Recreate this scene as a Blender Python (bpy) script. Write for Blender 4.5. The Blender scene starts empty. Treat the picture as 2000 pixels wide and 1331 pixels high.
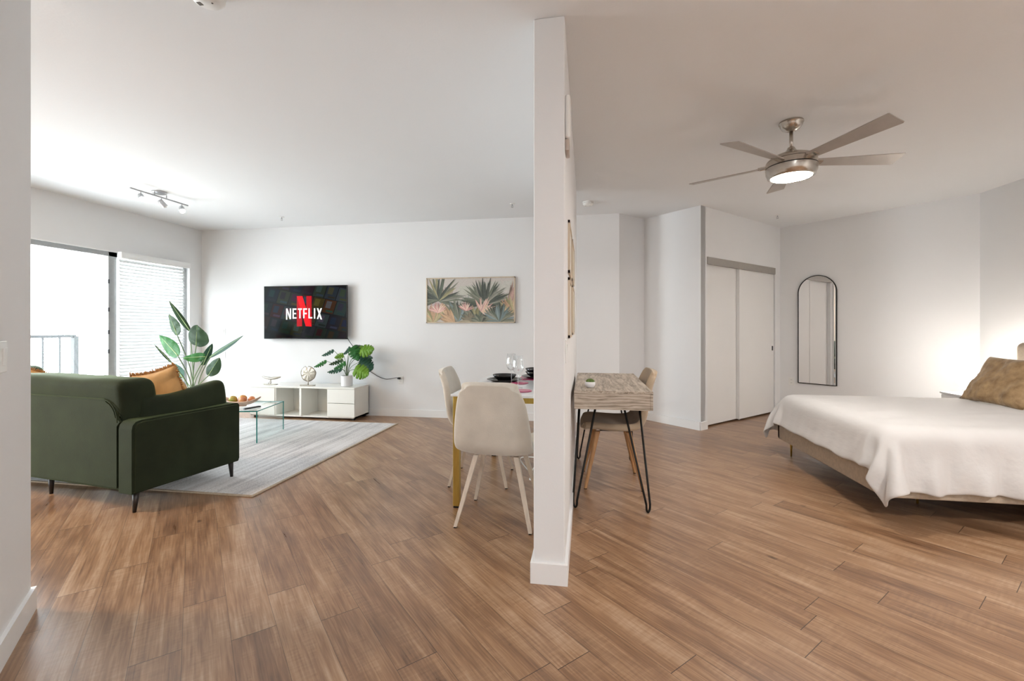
import bpy, bmesh, math, random
from mathutils import Vector, Matrix, noise
PI = math.pi
random.seed(7)
scene = bpy.context.scene
COL = scene.collection

# ---------------------------------------------------------------- camera
cam_data = bpy.data.cameras.new('camera')
cam_data.sensor_width = 36.0
cam_data.lens = 870.0 / 2000.0 * 36.0
cam_data.shift_y = -(665.5 - 643.5) / 2000.0
cam_data.clip_start = 0.05
cam = bpy.data.objects.new('camera', cam_data)
COL.objects.link(cam)
cam.location = (0, 0, 1.23)
cam.rotation_euler = (PI / 2, 0, math.radians(9.4))
scene.camera = cam

# ---------------------------------------------------------------- colour management
vs = scene.view_settings
scene.display_settings.display_device = 'sRGB'
vs.view_transform = 'Standard'
vs.look = 'None'
vs.gamma = 1.0
vs.use_curve_mapping = False
vs.exposure = 1.18

# ---------------------------------------------------------------- world (overcast daylight) and lights of the place
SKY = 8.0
world = bpy.data.worlds.new('world')
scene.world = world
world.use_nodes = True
wn = world.node_tree.nodes
wl = world.node_tree.links
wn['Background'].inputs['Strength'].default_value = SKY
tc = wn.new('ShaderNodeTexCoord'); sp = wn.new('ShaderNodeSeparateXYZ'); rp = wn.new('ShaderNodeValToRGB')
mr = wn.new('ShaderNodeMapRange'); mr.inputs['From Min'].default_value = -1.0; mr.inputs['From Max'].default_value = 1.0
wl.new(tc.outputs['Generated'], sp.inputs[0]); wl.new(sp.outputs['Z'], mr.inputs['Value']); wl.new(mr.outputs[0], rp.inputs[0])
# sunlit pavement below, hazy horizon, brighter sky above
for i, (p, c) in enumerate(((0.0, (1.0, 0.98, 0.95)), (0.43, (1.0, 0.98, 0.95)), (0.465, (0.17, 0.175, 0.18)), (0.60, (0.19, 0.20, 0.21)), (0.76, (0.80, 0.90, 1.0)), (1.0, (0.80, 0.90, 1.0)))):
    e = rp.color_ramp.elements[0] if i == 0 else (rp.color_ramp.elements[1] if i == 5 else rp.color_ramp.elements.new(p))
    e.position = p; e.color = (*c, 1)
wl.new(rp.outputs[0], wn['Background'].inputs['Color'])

def area(name, loc, rot, sx, sy, power, col=(1, 1, 1), portal=False, shape='RECTANGLE'):
    d = bpy.data.lights.new(name, 'AREA'); d.shape = shape; d.size = sx
    if shape in ('RECTANGLE', 'ELLIPSE'): d.size_y = sy
    d.energy = power; d.color = col
    if portal: d.cycles.is_portal = True
    o = bpy.data.objects.new(name, d); COL.objects.link(o); o.location = loc; o.rotation_euler = rot
    return o
area('daylight_portal', (-5.95, 4.4, 1.12), (0, -PI / 2, 0), 2.2, 2.7, 100, portal=True)
area('daylight_portal', (-5.95, 1.05, 1.12), (0, -PI / 2, 0), 2.2, 1.5, 100, portal=True)

# ---------------------------------------------------------------- mesh helpers
def box(bm, x0, x1, y0, y1, z0, z1, bev=0.0, seg=2, M=None):
    r = bmesh.ops.create_cube(bm, size=1.0)
    v = r['verts']
    for q in v:
        q.co = Vector(((x0 + x1) / 2 + q.co.x * (x1 - x0), (y0 + y1) / 2 + q.co.y * (y1 - y0), (z0 + z1) / 2 + q.co.z * (z1 - z0)))
    if M is not None:
        for q in v: q.co = M @ q.co
    if bev > 0:
        es = list({e for q in v for e in q.link_edges})
        bmesh.ops.bevel(bm, geom=es, offset=bev, segments=seg, affect='EDGES', profile=0.5)

def tube(bm, pts, r, n=8, radii=None, cap=True, up=Vector((0.13, 0.21, 0.97))):
    pts = [Vector(p) for p in pts]
    rings = []; t0 = None; nrm = None
    for i, p in enumerate(pts):
        a = pts[max(i - 1, 0)]; b = pts[min(i + 1, len(pts) - 1)]
        t = (b - a).normalized()
        if nrm is None:
            nrm = t.cross(up)
            if nrm.length < 1e-3: nrm = t.cross(Vector((1, 0, 0)))
            nrm.normalize()
        else:
            nrm = (nrm - t * nrm.dot(t)).normalized()
        bn = t.cross(nrm)
        rr = radii[i] if radii else r
        rings.append([bm.verts.new(p + (nrm * math.cos(2 * PI * k / n) + bn * math.sin(2 * PI * k / n)) * rr) for k in range(n)])
    for i in range(len(rings) - 1):
        for k in range(n):
            bm.faces.new((rings[i][k], rings[i][(k + 1) % n], rings[i + 1][(k + 1) % n], rings[i + 1][k]))
    if cap:
        bm.faces.new(list(reversed(rings[0]))); bm.faces.new(rings[-1])

def lathe(bm, prof, n=32, c=(0, 0, 0), M=None, cap0=True, cap1=True):
    c = Vector(c); rings = []
    for r, z in prof:
        ring = []
        for k in range(n):
            a = 2 * PI * k / n
            q = Vector((max(r, 1e-4) * math.cos(a), max(r, 1e-4) * math.sin(a), z))
            if M is not None: q = M @ q
            ring.append(bm.verts.new(q + c))
        rings.append(ring)
    for i in range(len(rings) - 1):
        for k in range(n):
            bm.faces.new((rings[i][k], rings[i][(k + 1) % n], rings[i + 1][(k + 1) % n], rings[i + 1][k]))
    if cap0: bm.faces.new(list(reversed(rings[0])))
    if cap1: bm.faces.new(rings[-1])

def prism(bm, poly, z0, z1, M=None):
    lo = [Vector((p[0], p[1], z0)) for p in poly]; hi = [Vector((p[0], p[1], z1)) for p in poly]
    if M is not None: lo = [M @ p for p in lo]; hi = [M @ p for p in hi]
    lo = [bm.verts.new(p) for p in lo]; hi = [bm.verts.new(p) for p in hi]
    n = len(poly)
    bm.faces.new(list(reversed(lo))); bm.faces.new(hi)
    for i in range(n): bm.faces.new((lo[i], lo[(i + 1) % n], hi[(i + 1) % n], hi[i]))

def grid(bm, nu, nv, f):
    vv = [[bm.verts.new(f(i / nu, j / nv)) for i in range(nu + 1)] for j in range(nv + 1)]
    fs = []
    for j in range(nv):
        for i in range(nu):
            fs.append(bm.faces.new((vv[j][i], vv[j][i + 1], vv[j + 1][i + 1], vv[j + 1][i])))
    return fs

def taper(bm, p0, p1, a0, a1, square=True, rot=0.0):
    """tapered leg from p0 (top) to p1 (bottom)"""
    n = 4 if square else 14
    rings = []
    for p, a in ((p0, a0), (p1, a1)):
        rings.append([bm.verts.new(Vector(p) + Vector((math.cos(2 * PI * k / n + PI / 4 + rot), math.sin(2 * PI * k / n + PI / 4 + rot), 0)) * a) for k in range(n)])
    for k in range(n): bm.faces.new((rings[1][k], rings[1][(k + 1) % n], rings[0][(k + 1) % n], rings[0][k]))
    bm.faces.new(rings[0]); bm.faces.new(list(reversed(rings[1])))

def NB(): return bmesh.new()

def finish(name, bm, mat, parent=None, smooth=False, M=None, mods=()):
    bmesh.ops.recalc_face_normals(bm, faces=bm.faces[:])
    if smooth:
        for f in bm.faces: f.smooth = True
    me = bpy.data.meshes.new(name); bm.to_mesh(me); bm.free()
    if M is not None: me.transform(M)
    o = bpy.data.objects.new(name, me); COL.objects.link(o)
    for m in (mat if isinstance(mat, (list, tuple)) else [mat]): me.materials.append(m)
    if parent is not None: o.parent = parent
    if smooth == 'auto':
        for p in me.polygons: p.use_smooth = True
        try: me.set_sharp_from_angle(angle=math.radians(38))
        except Exception: pass
    for kind, kw in mods:
        md = o.modifiers.new(kind.lower(), kind)
        for k, v in kw.items(): setattr(md, k, v)
    return o

def struct_(name, bm, mat, smooth=False):
    o = finish(name, bm, mat, None, smooth); o['kind'] = 'structure'; return o

def tag(o, label, cat, group=None):
    o['label'] = label; o['category'] = cat
    if group: o['group'] = group
    return o

class Thing:
    """an Empty at the base of the thing; parts may be given in world or local coordinates"""
    def __init__(self, name, label, cat, loc, rz=0.0, group=None):
        self.o = bpy.data.objects.new(name, None); COL.objects.link(self.o)
        self.o.empty_display_size = 0.1
        self.o.location = loc; self.o.rotation_euler = (0, 0, rz)
        tag(self.o, label, cat, group)
        self.inv = Matrix.LocRotScale(Vector(loc), Matrix.Rotation(rz, 3, 'Z').to_euler(), None).inverted()
    def part(self, name, bm, mat, smooth=False, world=False, parent=None, mods=(), label=None):
        o = finish(name, bm, mat, parent or self.o, smooth, self.inv if world else None, mods)
        if label: o['label'] = label
        return o

SUB = lambda n: ('SUBSURF', {'levels': n, 'render_levels': n})
def copy_tree(root, loc, rz, label, group=None):
    r = root.copy(); COL.objects.link(r); r.location = loc; r.rotation_euler = (0, 0, rz)
    r['label'] = label
    if group: r['group'] = group
    def kids(src, dst):
        for ch in [q for q in COL.objects if q.parent is src]:
            c = ch.copy(); COL.objects.link(c); c.parent = dst
            kids(ch, c)
    kids(root, r)
    return r

# ---------------------------------------------------------------- materials
def pm(name, col, rough=0.5, metal=0.0, var=0.04, scale=12.0, bump=0.0, bscale=None, stretch=None, emit=None, estr=0.0, sheen=0.0, coat=0.0, col2=None, spec=None, sss=0.0):
    m = bpy.data.materials.new(name); m.use_nodes = True
    nt = m.node_tree; N = nt.nodes; L = nt.links; b = N['Principled BSDF']
    b.inputs['Roughness'].default_value = rough; b.inputs['Metallic'].default_value = metal
    if spec is not None: b.inputs['Specular IOR Level'].default_value = spec
    if sheen:
        b.inputs['Sheen Weight'].default_value = sheen; b.inputs['Sheen Roughness'].default_value = 0.4
    if coat: b.inputs['Coat Weight'].default_value = coat
    t = N.new('ShaderNodeTexCoord'); mp = N.new('ShaderNodeMapping'); L.new(t.outputs['Object'], mp.inputs[0])
    if stretch: mp.inputs['Scale'].default_value = stretch
    n = N.new('ShaderNodeTexNoise'); n.inputs['Scale'].default_value = scale; n.inputs['Detail'].default_value = 4
    L.new(mp.outputs[0], n.inputs['Vector'])
    r = N.new('ShaderNodeValToRGB')
    c = Vector(col[:3]); c2 = Vector(col2[:3]) if col2 else None
    a = c * (1 - var) ; d = c * (1 + var) if c2 is None else c2
    r.color_ramp.elements[0].position = 0.3; r.color_ramp.elements[1].position = 0.7
    r.color_ramp.elements[0].color = (*[min(1, k) for k in a], 1); r.color_ramp.elements[1].color = (*[min(1, k) for k in d], 1)
    L.new(n.outputs['Fac'], r.inputs[0]); L.new(r.outputs[0], b.inputs['Base Color'])
    if bump:
        n2 = N.new('ShaderNodeTexNoise'); n2.inputs['Scale'].default_value = bscale or scale * 4; n2.inputs['Detail'].default_value = 3
        L.new(mp.outputs[0], n2.inputs['Vector'])
        bp = N.new('ShaderNodeBump'); bp.inputs['Strength'].default_value = bump; bp.inputs['Distance'].default_value = 0.01
        L.new(n2.outputs['Fac'], bp.inputs['Height']); L.new(bp.outputs[0], b.inputs['Normal'])
    if emit:
        b.inputs['Emission Color'].default_value = (*emit, 1); b.inputs['Emission Strength'].default_value = estr
    return m

def glassy(name, tint=(1, 1, 1), fac=0.12, rough=0.02, glosscol=(1, 1, 1)):
    m = bpy.data.materials.new(name); m.use_nodes = True
    nt = m.node_tree; N = nt.nodes; L = nt.links; N.remove(N['Principled BSDF'])
    tr = N.new('ShaderNodeBsdfTransparent'); tr.inputs[0].default_value = (*tint, 1)
    gl = N.new('ShaderNodeBsdfGlossy'); gl.inputs['Roughness'].default_value = rough; gl.inputs[0].default_value = (*glosscol, 1)
    lw = N.new('ShaderNodeLayerWeight'); lw.inputs['Blend'].default_value = 0.5
    pw = N.new('ShaderNodeMath'); pw.operation = 'POWER'; pw.inputs[1].default_value = 4.0; L.new(lw.outputs['Facing'], pw.inputs[0])
    ma = N.new('ShaderNodeMath'); ma.operation = 'MULTIPLY_ADD'; ma.inputs[1].default_value = 0.6; ma.inputs[2].default_value = fac * 0.35; L.new(pw.outputs[0], ma.inputs[0])
    ns = N.new('ShaderNodeTexNoise'); ns.inputs['Scale'].default_value = 3.0
    mx = N.new('ShaderNodeMixShader'); L.new(ma.outputs[0], mx.inputs[0]); L.new(tr.outputs[0], mx.inputs[1]); L.new(gl.outputs[0], mx.inputs[2])
    L.new(mx.outputs[0], N['Material Output'].inputs[0])
    return m

def emitter(name, col, s):
    m = bpy.data.materials.new(name); m.use_nodes = True
    N = m.node_tree.nodes; L = m.node_tree.links; b = N['Principled BSDF']
    b.inputs['Base Color'].default_value = (0.9, 0.9, 0.88, 1)
    b.inputs['Emission Color'].default_value = (*col, 1); b.inputs['Emission Strength'].default_value = s
    return m

def attr_mat(name, rough=0.6, emit=0.0, sat=1.0):
    m = bpy.data.materials.new(name); m.use_nodes = True
    N = m.node_tree.nodes; L = m.node_tree.links; b = N['Principled BSDF']
    a = N.new('ShaderNodeAttribute'); a.attribute_name = 'Col'
    n = N.new('ShaderNodeTexNoise'); n.inputs['Scale'].default_value = 60; n.inputs['Detail'].default_value = 3
    mx = N.new('ShaderNodeMixRGB'); mx.blend_type = 'MULTIPLY'; mx.inputs[0].default_value = 0.35
    L.new(a.outputs['Color'], mx.inputs[1]); L.new(n.outputs['Fac'], mx.inputs[2])
    hs = N.new('ShaderNodeHueSaturation'); hs.inputs['Value'].default_value = 1.2; hs.inputs['Saturation'].default_value = sat; L.new(mx.outputs[0], hs.inputs['Color'])
    if emit:
        b.inputs['Base Color'].default_value = (0.002, 0.002, 0.002, 1)
        L.new(hs.outputs[0], b.inputs['Emission Color']); b.inputs['Emission Strength'].default_value = emit
    else:
        L.new(hs.outputs[0], b.inputs['Base Color'])
    b.inputs['Roughness'].default_value = rough
    b.inputs['Specular IOR Level'].default_value = 0.03 if emit else 0.4
    return m

WALL = pm('painted_wall', (0.79, 0.795, 0.80), 0.75, var=0.008, scale=1.5, bump=0.05, bscale=90)
CEIL = pm('painted_ceiling', (0.81, 0.82, 0.828), 0.8, var=0.008, scale=1.0, bump=0.06, bscale=70)
TRIM = pm('white_trim_paint', (0.83, 0.835, 0.835), 0.4, var=0.008, scale=3)
DOORW = pm('closet_door_paint', (0.79, 0.785, 0.775), 0.5, var=0.008, scale=3)
GREYM = pm('grey_anodised_metal', (0.36, 0.37, 0.37), 0.45, metal=0.4, var=0.04, scale=30)
FASCIA = pm('grey_metal_fascia', (0.36, 0.34, 0.31), 0.5, metal=0.2, var=0.03, scale=20)
PLASTIC = pm('white_plastic', (0.82, 0.82, 0.80), 0.35, var=0.01, scale=5)
BLACKP = pm('black_plastic', (0.012, 0.012, 0.013), 0.35, var=0.1, scale=30)
NICKEL = pm('brushed_nickel', (0.52, 0.48, 0.43), 0.24, metal=1.0, var=0.06, scale=60, stretch=(1, 1, 8))
BLADE = pm('champagne_blade', (0.42, 0.39, 0.36), 0.4, metal=0.2, var=0.05, scale=10)
STEEL = pm('satin_steel', (0.45, 0.45, 0.46), 0.35, metal=1.0, var=0.05, scale=40)
VELVET = pm('green_velvet', (0.015, 0.022, 0.0095), 0.8, var=0.25, scale=5, bump=0.10, bscale=160, sheen=0.19, spec=0.25)
VELVET.node_tree.nodes['Principled BSDF'].inputs['Sheen Tint'].default_value = (0.72, 0.90, 0.38, 1)
DWOOD = pm('dark_stained_wood', (0.016, 0.011, 0.009), 0.4, var=0.2, scale=20)
OCHRE = pm('ochre_cotton', (0.58, 0.335, 0.13), 0.85, var=0.12, scale=8, bump=0.25, bscale=220, sheen=0.2)
FRINGE = pm('brown_ochre_fringe', (0.42, 0.20, 0.06), 0.9, var=0.3, scale=60, bump=0.4, bscale=300)
CREAM = pm('cream_suede', (0.62, 0.56, 0.48), 0.85, var=0.10, scale=6, bump=0.12, bscale=160, sheen=0.35)
TAN = pm('tan_suede', (0.42, 0.33, 0.235), 0.85, var=0.12, scale=6, bump=0.12, bscale=160, sheen=0.25)
BEIGEWOOD = pm('whitewashed_wood', (0.66, 0.56, 0.46), 0.5, var=0.10, scale=6, stretch=(8, 8, 0.6))
OAK = pm('oak_wood', (0.46, 0.25, 0.11), 0.45, var=0.16, scale=8, stretch=(9, 9, 0.7))
GOLD = pm('brushed_gold', (0.56, 0.39, 0.10), 0.36, metal=0.85, var=0.08, scale=20, stretch=(3, 3, 0.5))
MARBLE = pm('white_marble_top', (0.85, 0.85, 0.85), 0.12, var=0.0, col2=(0.72, 0.72, 0.73), scale=2.5, bump=0.0)
BLKMET = pm('black_steel_rod', (0.012, 0.011, 0.010), 0.42, metal=0.5, var=0.1, scale=30)
LAQ = pm('cream_white_lacquer', (0.80, 0.785, 0.73), 0.18, var=0.01, scale=4)
BLKCER = pm('black_stoneware', (0.010, 0.009, 0.010), 0.16, var=0.2, scale=14)
PINK = pm('pink_lacquer', (0.50, 0.07, 0.16), 0.25, var=0.08, scale=20)
POTW = pm('white_ceramic_pot', (0.78, 0.78, 0.80), 0.3, var=0.015, scale=14, stretch=(1, 1, 0.1), bump=0.1, bscale=60)
SOIL = pm('potting_soil', (0.05, 0.035, 0.02), 0.95, var=0.4, scale=80, bump=0.6, bscale=120)
STEMG = pm('green_stem', (0.11, 0.17, 0.07), 0.5, var=0.2, scale=20)
SILVERD = pm('champagne_silver', (0.40, 0.36, 0.30), 0.30, metal=0.8, var=0.18, scale=30, bump=0.35, bscale=40)
DUVETM = pm('white_cotton_duvet', (0.72, 0.71, 0.70), 0.85, var=0.012, scale=6, bump=0.55, bscale=13, stretch=(1.0, 0.28, 1.0), sheen=0.1)
SHEET = pm('white_sheet', (0.78, 0.77, 0.75), 0.85, var=0.02, scale=10, bump=0.1, bscale=50)
BEDFAB = pm('beige_upholstery', (0.52, 0.435, 0.335), 0.9, var=0.10, scale=40, bump=0.2, bscale=250, sheen=0.2)
JACQ = pm('gold_jacquard', (0.33, 0.195, 0.080), 0.55, var=0.3, col2=(0.48, 0.33, 0.17), scale=16, bump=0.8, bscale=26, sheen=0.3)
WICKER = pm('woven_basket', (0.42, 0.30, 0.17), 0.8, var=0.3, scale=60, stretch=(1, 1, 4), bump=0.5, bscale=90)
BOWLW = pm('pinkish_carved_wood', (0.60, 0.42, 0.32), 0.6, var=0.2, scale=25, stretch=(1, 1, 3))
FRAMEW = pm('light_oak_frame', (0.58, 0.48, 0.36), 0.5, var=0.14, scale=12, stretch=(1, 1, 0.2))
CONCRETE = pm('balcony_concrete', (0.62, 0.62, 0.61), 0.9, var=0.05, scale=6)
RAIL = pm('grey_painted_railing', (0.014, 0.016, 0.017), 0.5, var=0.05, scale=20)
GLASS = glassy('window_glass', (0.97, 0.99, 0.99), 0.08)
TGLASS = glassy('clear_glass_sheet', (0.955, 0.985, 0.98), 0.16)
TEDGE = pm('green_glass_edge', (0.03, 0.24, 0.22), 0.12, var=0.1, scale=8, emit=None)
WGLASS = glassy('wine_glass', (0.97, 0.975, 0.975), 0.42, 0.03)
WARM = (1.0, 0.80, 0.58)

def leaf_mat(name, c1, c2, rough=0.4):
    return pm(name, c1, rough, var=0.15, col2=c2, scale=9, bump=0.25, bscale=45, stretch=(1, 1, 1), spec=0.18)
LEAFD = leaf_mat('dark_leaf', (0.028, 0.062, 0.028), (0.045, 0.085, 0.042))
LEAFG = leaf_mat('bright_leaf', (0.018, 0.105, 0.022), (0.035, 0.15, 0.03))
LEAFY = leaf_mat('yellow_green_leaf', (0.09, 0.21, 0.015), (0.16, 0.30, 0.03))
LEAFB = leaf_mat('blue_green_leaf', (0.020, 0.072, 0.045), (0.04, 0.10, 0.065))
RIB = pm('pale_midrib', (0.35, 0.46, 0.20), 0.5, var=0.1, scale=10)

# blinds: thin white slats that let some light through
BLIND = pm('white_blind_slat', (0.66, 0.67, 0.67), 0.5, var=0.01, scale=4)
def _tl():
    N = BLIND.node_tree.nodes; L = BLIND.node_tree.links
    t = N.new('ShaderNodeBsdfTranslucent'); t.inputs[0].default_value = (0.45, 0.45, 0.46, 1)
    mx = N.new('ShaderNodeMixShader'); mx.inputs[0].default_value = 0.05
    L.new(N['Principled BSDF'].outputs[0], mx.inputs[1]); L.new(t.outputs[0], mx.inputs[2]); L.new(mx.outputs[0], N['Material Output'].inputs[0])
_tl()

def wood_floor():
    m = bpy.data.materials.new('diagonal_wood_planks'); m.use_nodes = True
    nt = m.node_tree; N = nt.nodes; L = nt.links; b = N['Principled BSDF']
    def math_(op, a, bb=None, c=None):
        q = N.new('ShaderNodeMath'); q.operation = op
        for i, x in enumerate((a, bb, c)):
            if x is None: continue
            if isinstance(x, (int, float)): q.inputs[i].default_value = x
            else: L.new(x, q.inputs[i])
        return q.outputs[0]
    g = N.new('ShaderNodeNewGeometry')
    mp = N.new('ShaderNodeMapping'); mp.vector_type = 'POINT'; mp.inputs['Rotation'].default_value = (0, 0, PI / 4)
    mp.inputs['Location'].default_value = (0.31, 0.035, 0)
    L.new(g.outputs['Position'], mp.inputs[0])
    s = N.new('ShaderNodeSeparateXYZ'); L.new(mp.outputs[0], s.inputs[0])
    # after rotating by +45 deg: Y grows along (-x,+y)?  planks run along local X or Y
    U = s.outputs['Y' if PLANK_AXIS == 'Y' else 'X']; V = s.outputs['X' if PLANK_AXIS == 'Y' else 'Y']
    Wd, Ln = 0.158, 1.22
    v = math_('DIVIDE', V, Wd); row = math_('FLOOR', v); fv = math_('SUBTRACT', v, row)
    wn1 = N.new('ShaderNodeTexWhiteNoise'); wn1.noise_dimensions = '1D'; L.new(row, wn1.inputs['W'])
    u = math_('ADD', math_('DIVIDE', U, Ln), math_('MULTIPLY', wn1.outputs['Value'], 3.0))
    colm = math_('FLOOR', u); fu = math_('SUBTRACT', u, colm)
    cmb = N.new('ShaderNodeCombineXYZ'); L.new(row, cmb.inputs[0]); L.new(colm, cmb.inputs[1])
    wn2 = N.new('ShaderNodeTexWhiteNoise'); wn2.noise_dimensions = '3D'; L.new(cmb.outputs[0], wn2.inputs['Vector'])
    pid = wn2.outputs['Value']
    # grain coordinates, shifted per plank
    gc = N.new('ShaderNodeCombineXYZ')
    L.new(math_('ADD', math_('MULTIPLY', U, 0.9), math_('MULTIPLY', pid, 37.0)), gc.inputs[0])
    L.new(math_('ADD', math_('MULTIPLY', V, 13.0), math_('MULTIPLY', pid, 91.0)), gc.inputs[1])
    n1 = N.new('ShaderNodeTexNoise'); n1.inputs['Scale'].default_value = 1.6; n1.inputs['Detail'].default_value = 8; n1.inputs['Roughness'].default_value = 0.62; n1.inputs['Distortion'].default_value = 0.6
    L.new(gc.outputs[0], n1.inputs['Vector'])
    gc2 = N.new('ShaderNodeCombineXYZ')
    L.new(math_('ADD', math_('MULTIPLY', U, 4.0), math_('MULTIPLY', pid, 11.0)), gc2.inputs[0])
    L.new(math_('ADD', math_('MULTIPLY', V, 95.0), math_('MULTIPLY', pid, 57.0)), gc2.inputs[1])
    n2 = N.new('ShaderNodeTexNoise'); n2.inputs['Scale'].default_value = 1.3; n2.inputs['Detail'].default_value = 4
    L.new(gc2.outputs[0], n2.inputs['Vector'])
    # broad blotches
    n3 = N.new('ShaderNodeTexNoise'); n3.inputs['Scale'].default_value = 1.0; n3.inputs['Detail'].default_value = 3
    gc3 = N.new('ShaderNodeCombineXYZ'); L.new(math_('ADD', math_('MULTIPLY', U, 2.6), math_('MULTIPLY', pid, 23.0)), gc3.inputs[0]); L.new(math_('ADD', math_('MULTIPLY', V, 9.0), math_('MULTIPLY', pid, 41.0)), gc3.inputs[1])
    L.new(gc3.outputs[0], n3.inputs['Vector'])
    # saw chatter marks across the plank
    gc4 = N.new('ShaderNodeCombineXYZ'); L.new(math_('MULTIPLY', U, 70.0), gc4.inputs[0]); L.new(math_('MULTIPLY', V, 9.0), gc4.inputs[1])
    n4 = N.new('ShaderNodeTexNoise'); n4.inputs['Scale'].default_value = 1.0; n4.inputs['Detail'].default_value = 2
    L.new(gc4.outputs[0], n4.inputs['Vector'])
    f = math_('ADD', math_('MULTIPLY', n1.outputs['Fac'], 0.42), math_('MULTIPLY', n3.outputs['Fac'], 0.28))
    f = math_('ADD', f, math_('MULTIPLY', n2.outputs['Fac'], 0.30))
    chat = math_('MULTIPLY', math_('SUBTRACT', n4.outputs['Fac'], 0.5), math_('MULTIPLY', math_('GREATER_THAN', n3.outputs['Fac'], 0.5), 0.13))
    f = math_('ADD', f, chat)
    f = math_('ADD', f, math_('MULTIPLY', math_('SUBTRACT', pid, 0.5), 0.10))
    rr = N.new('ShaderNodeValToRGB'); L.new(f, rr.inputs[0])
    cr = rr.color_ramp
    cr.elements[0].position = 0.35; cr.elements[0].color = (*FL[0], 1)
    cr.elements[1].position = 0.66; cr.elements[1].color = (*FL[3], 1)
    e = cr.elements.new(0.46); e.color = (*FL[1], 1)
    e = cr.elements.new(0.54); e.color = (*FL[2], 1)
    # grey wash over some planks
    mx = N.new('ShaderNodeMixRGB'); mx.inputs[2].default_value = (0.34, 0.235, 0.165, 1)
    L.new(math_('MULTIPLY', n3.outputs['Fac'], 0.34), mx.inputs[0]); L.new(rr.outputs[0], mx.inputs[1])
    # knots
    vo = N.new('ShaderNodeTexVoronoi'); vo.inputs['Scale'].default_value = 1.0
    gc5 = N.new('ShaderNodeCombineXYZ'); L.new(math_('MULTIPLY', U, 1.9), gc5.inputs[0]); L.new(math_('MULTIPLY', V, 3.6), gc5.inputs[1])
    L.new(gc5.outputs[0], vo.inputs['Vector'])
    kn = math_('SMOOTH_MIN', math_('MULTIPLY', vo.outputs['Distance'], 16.0), 1.0, 0.2)
    mk = N.new('ShaderNodeMixRGB'); mk.inputs[1].default_value = (0.07, 0.035, 0.02, 1)
    L.new(kn, mk.inputs[0]); L.new(mx.outputs[0], mk.inputs[2])
    # seams
    ev = math_('MULTIPLY', math_('MINIMUM', fv, math_('SUBTRACT', 1.0, fv)), Wd)
    eu = math_('MULTIPLY', math_('MINIMUM', fu, math_('SUBTRACT', 1.0, fu)), Ln)
    sv = math_('MULTIPLY', math_('LESS_THAN', ev, 0.0011), 0.6)
    su = math_('MULTIPLY', math_('LESS_THAN', eu, 0.0016), 0.9)
    sm = math_('MAXIMUM', sv, su)
    b.inputs['Specular IOR Level'].default_value = 0.62
    ms = N.new('ShaderNodeMixRGB'); ms.inputs[2].default_value = (0.04, 0.022, 0.014, 1)
    L.new(sm, ms.inputs[0]); L.new(mk.outputs[0], ms.inputs[1])
    L.new(ms.outputs[0], b.inputs['Base Color'])
    L.new(math_('ADD', 0.20, math_('MULTIPLY', f, 0.22)), b.inputs['Roughness'])
    bp = N.new('ShaderNodeBump'); bp.inputs['Strength'].default_value = 0.25; bp.inputs['Distance'].default_value = 0.003
    L.new(math_('SUBTRACT', f, sm), bp.inputs['Height']); L.new(bp.outputs[0], b.inputs['Normal'])
    return m
PLANK_AXIS = 'X'
FL = [(0.110, 0.048, 0.020), (0.235, 0.118, 0.055), (0.345, 0.195, 0.100), (0.50, 0.345, 0.225)]
FLOORM = wood_floor()

def grey_oak(name, sc=(1, 1, 1)):
    m = bpy.data.materials.new(name); m.use_nodes = True
    N = m.node_tree.nodes; L = m.node_tree.links; b = N['Principled BSDF']
    t = N.new('ShaderNodeTexCoord'); mp = N.new('ShaderNodeMapping'); mp.inputs['Scale'].default_value = sc
    L.new(t.outputs['Object'], mp.inputs[0])
    n = N.new('ShaderNodeTexNoise'); n.inputs['Scale'].default_value = 3.2; n.inputs['Detail'].default_value = 7; n.inputs['Distortion'].default_value = 1.2
    L.new(mp.outputs[0], n.inputs['Vector'])
    w = N.new('ShaderNodeTexWave'); w.wave_type = 'BANDS'; w.bands_direction = 'Z'; w.inputs['Scale'].default_value = 1.1; w.inputs['Distortion'].default_value = 9; w.inputs['Detail'].default_value = 3; w.inputs['Detail Scale'].default_value = 1.4
    L.new(mp.outputs[0], w.inputs['Vector'])
    ad = N.new('ShaderNodeMath'); ad.operation = 'ADD'; mu = N.new('ShaderNodeMath'); mu.operation = 'MULTIPLY'; mu.inputs[1].default_value = 0.35
    L.new(w.outputs['Fac'], mu.inputs[0]); L.new(mu.outputs[0], ad.inputs[0]); L.new(n.outputs['Fac'], ad.inputs[1])
    r = N.new('ShaderNodeValToRGB'); r.color_ramp.elements[0].position = 0.35; r.color_ramp.elements[0].color = (0.20, 0.16, 0.12, 1)
    r.color_ramp.elements[1].position = 0.95; r.color_ramp.elements[1].color = (0.56, 0.49, 0.41, 1)
    e = r.color_ramp.elements.new(0.62); e.color = (0.41, 0.345, 0.275, 1)
    L.new(ad.outputs[0], r.inputs[0]); L.new(r.outputs[0], b.inputs['Base Color'])
    b.inputs['Roughness'].default_value = 0.5
    return m
GOAK_TOP = grey_oak('grey_oak_top', (14, 1.6, 14))
GOAK_SIDE = grey_oak('grey_oak_side', (2.2, 2.2, 14))

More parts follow.
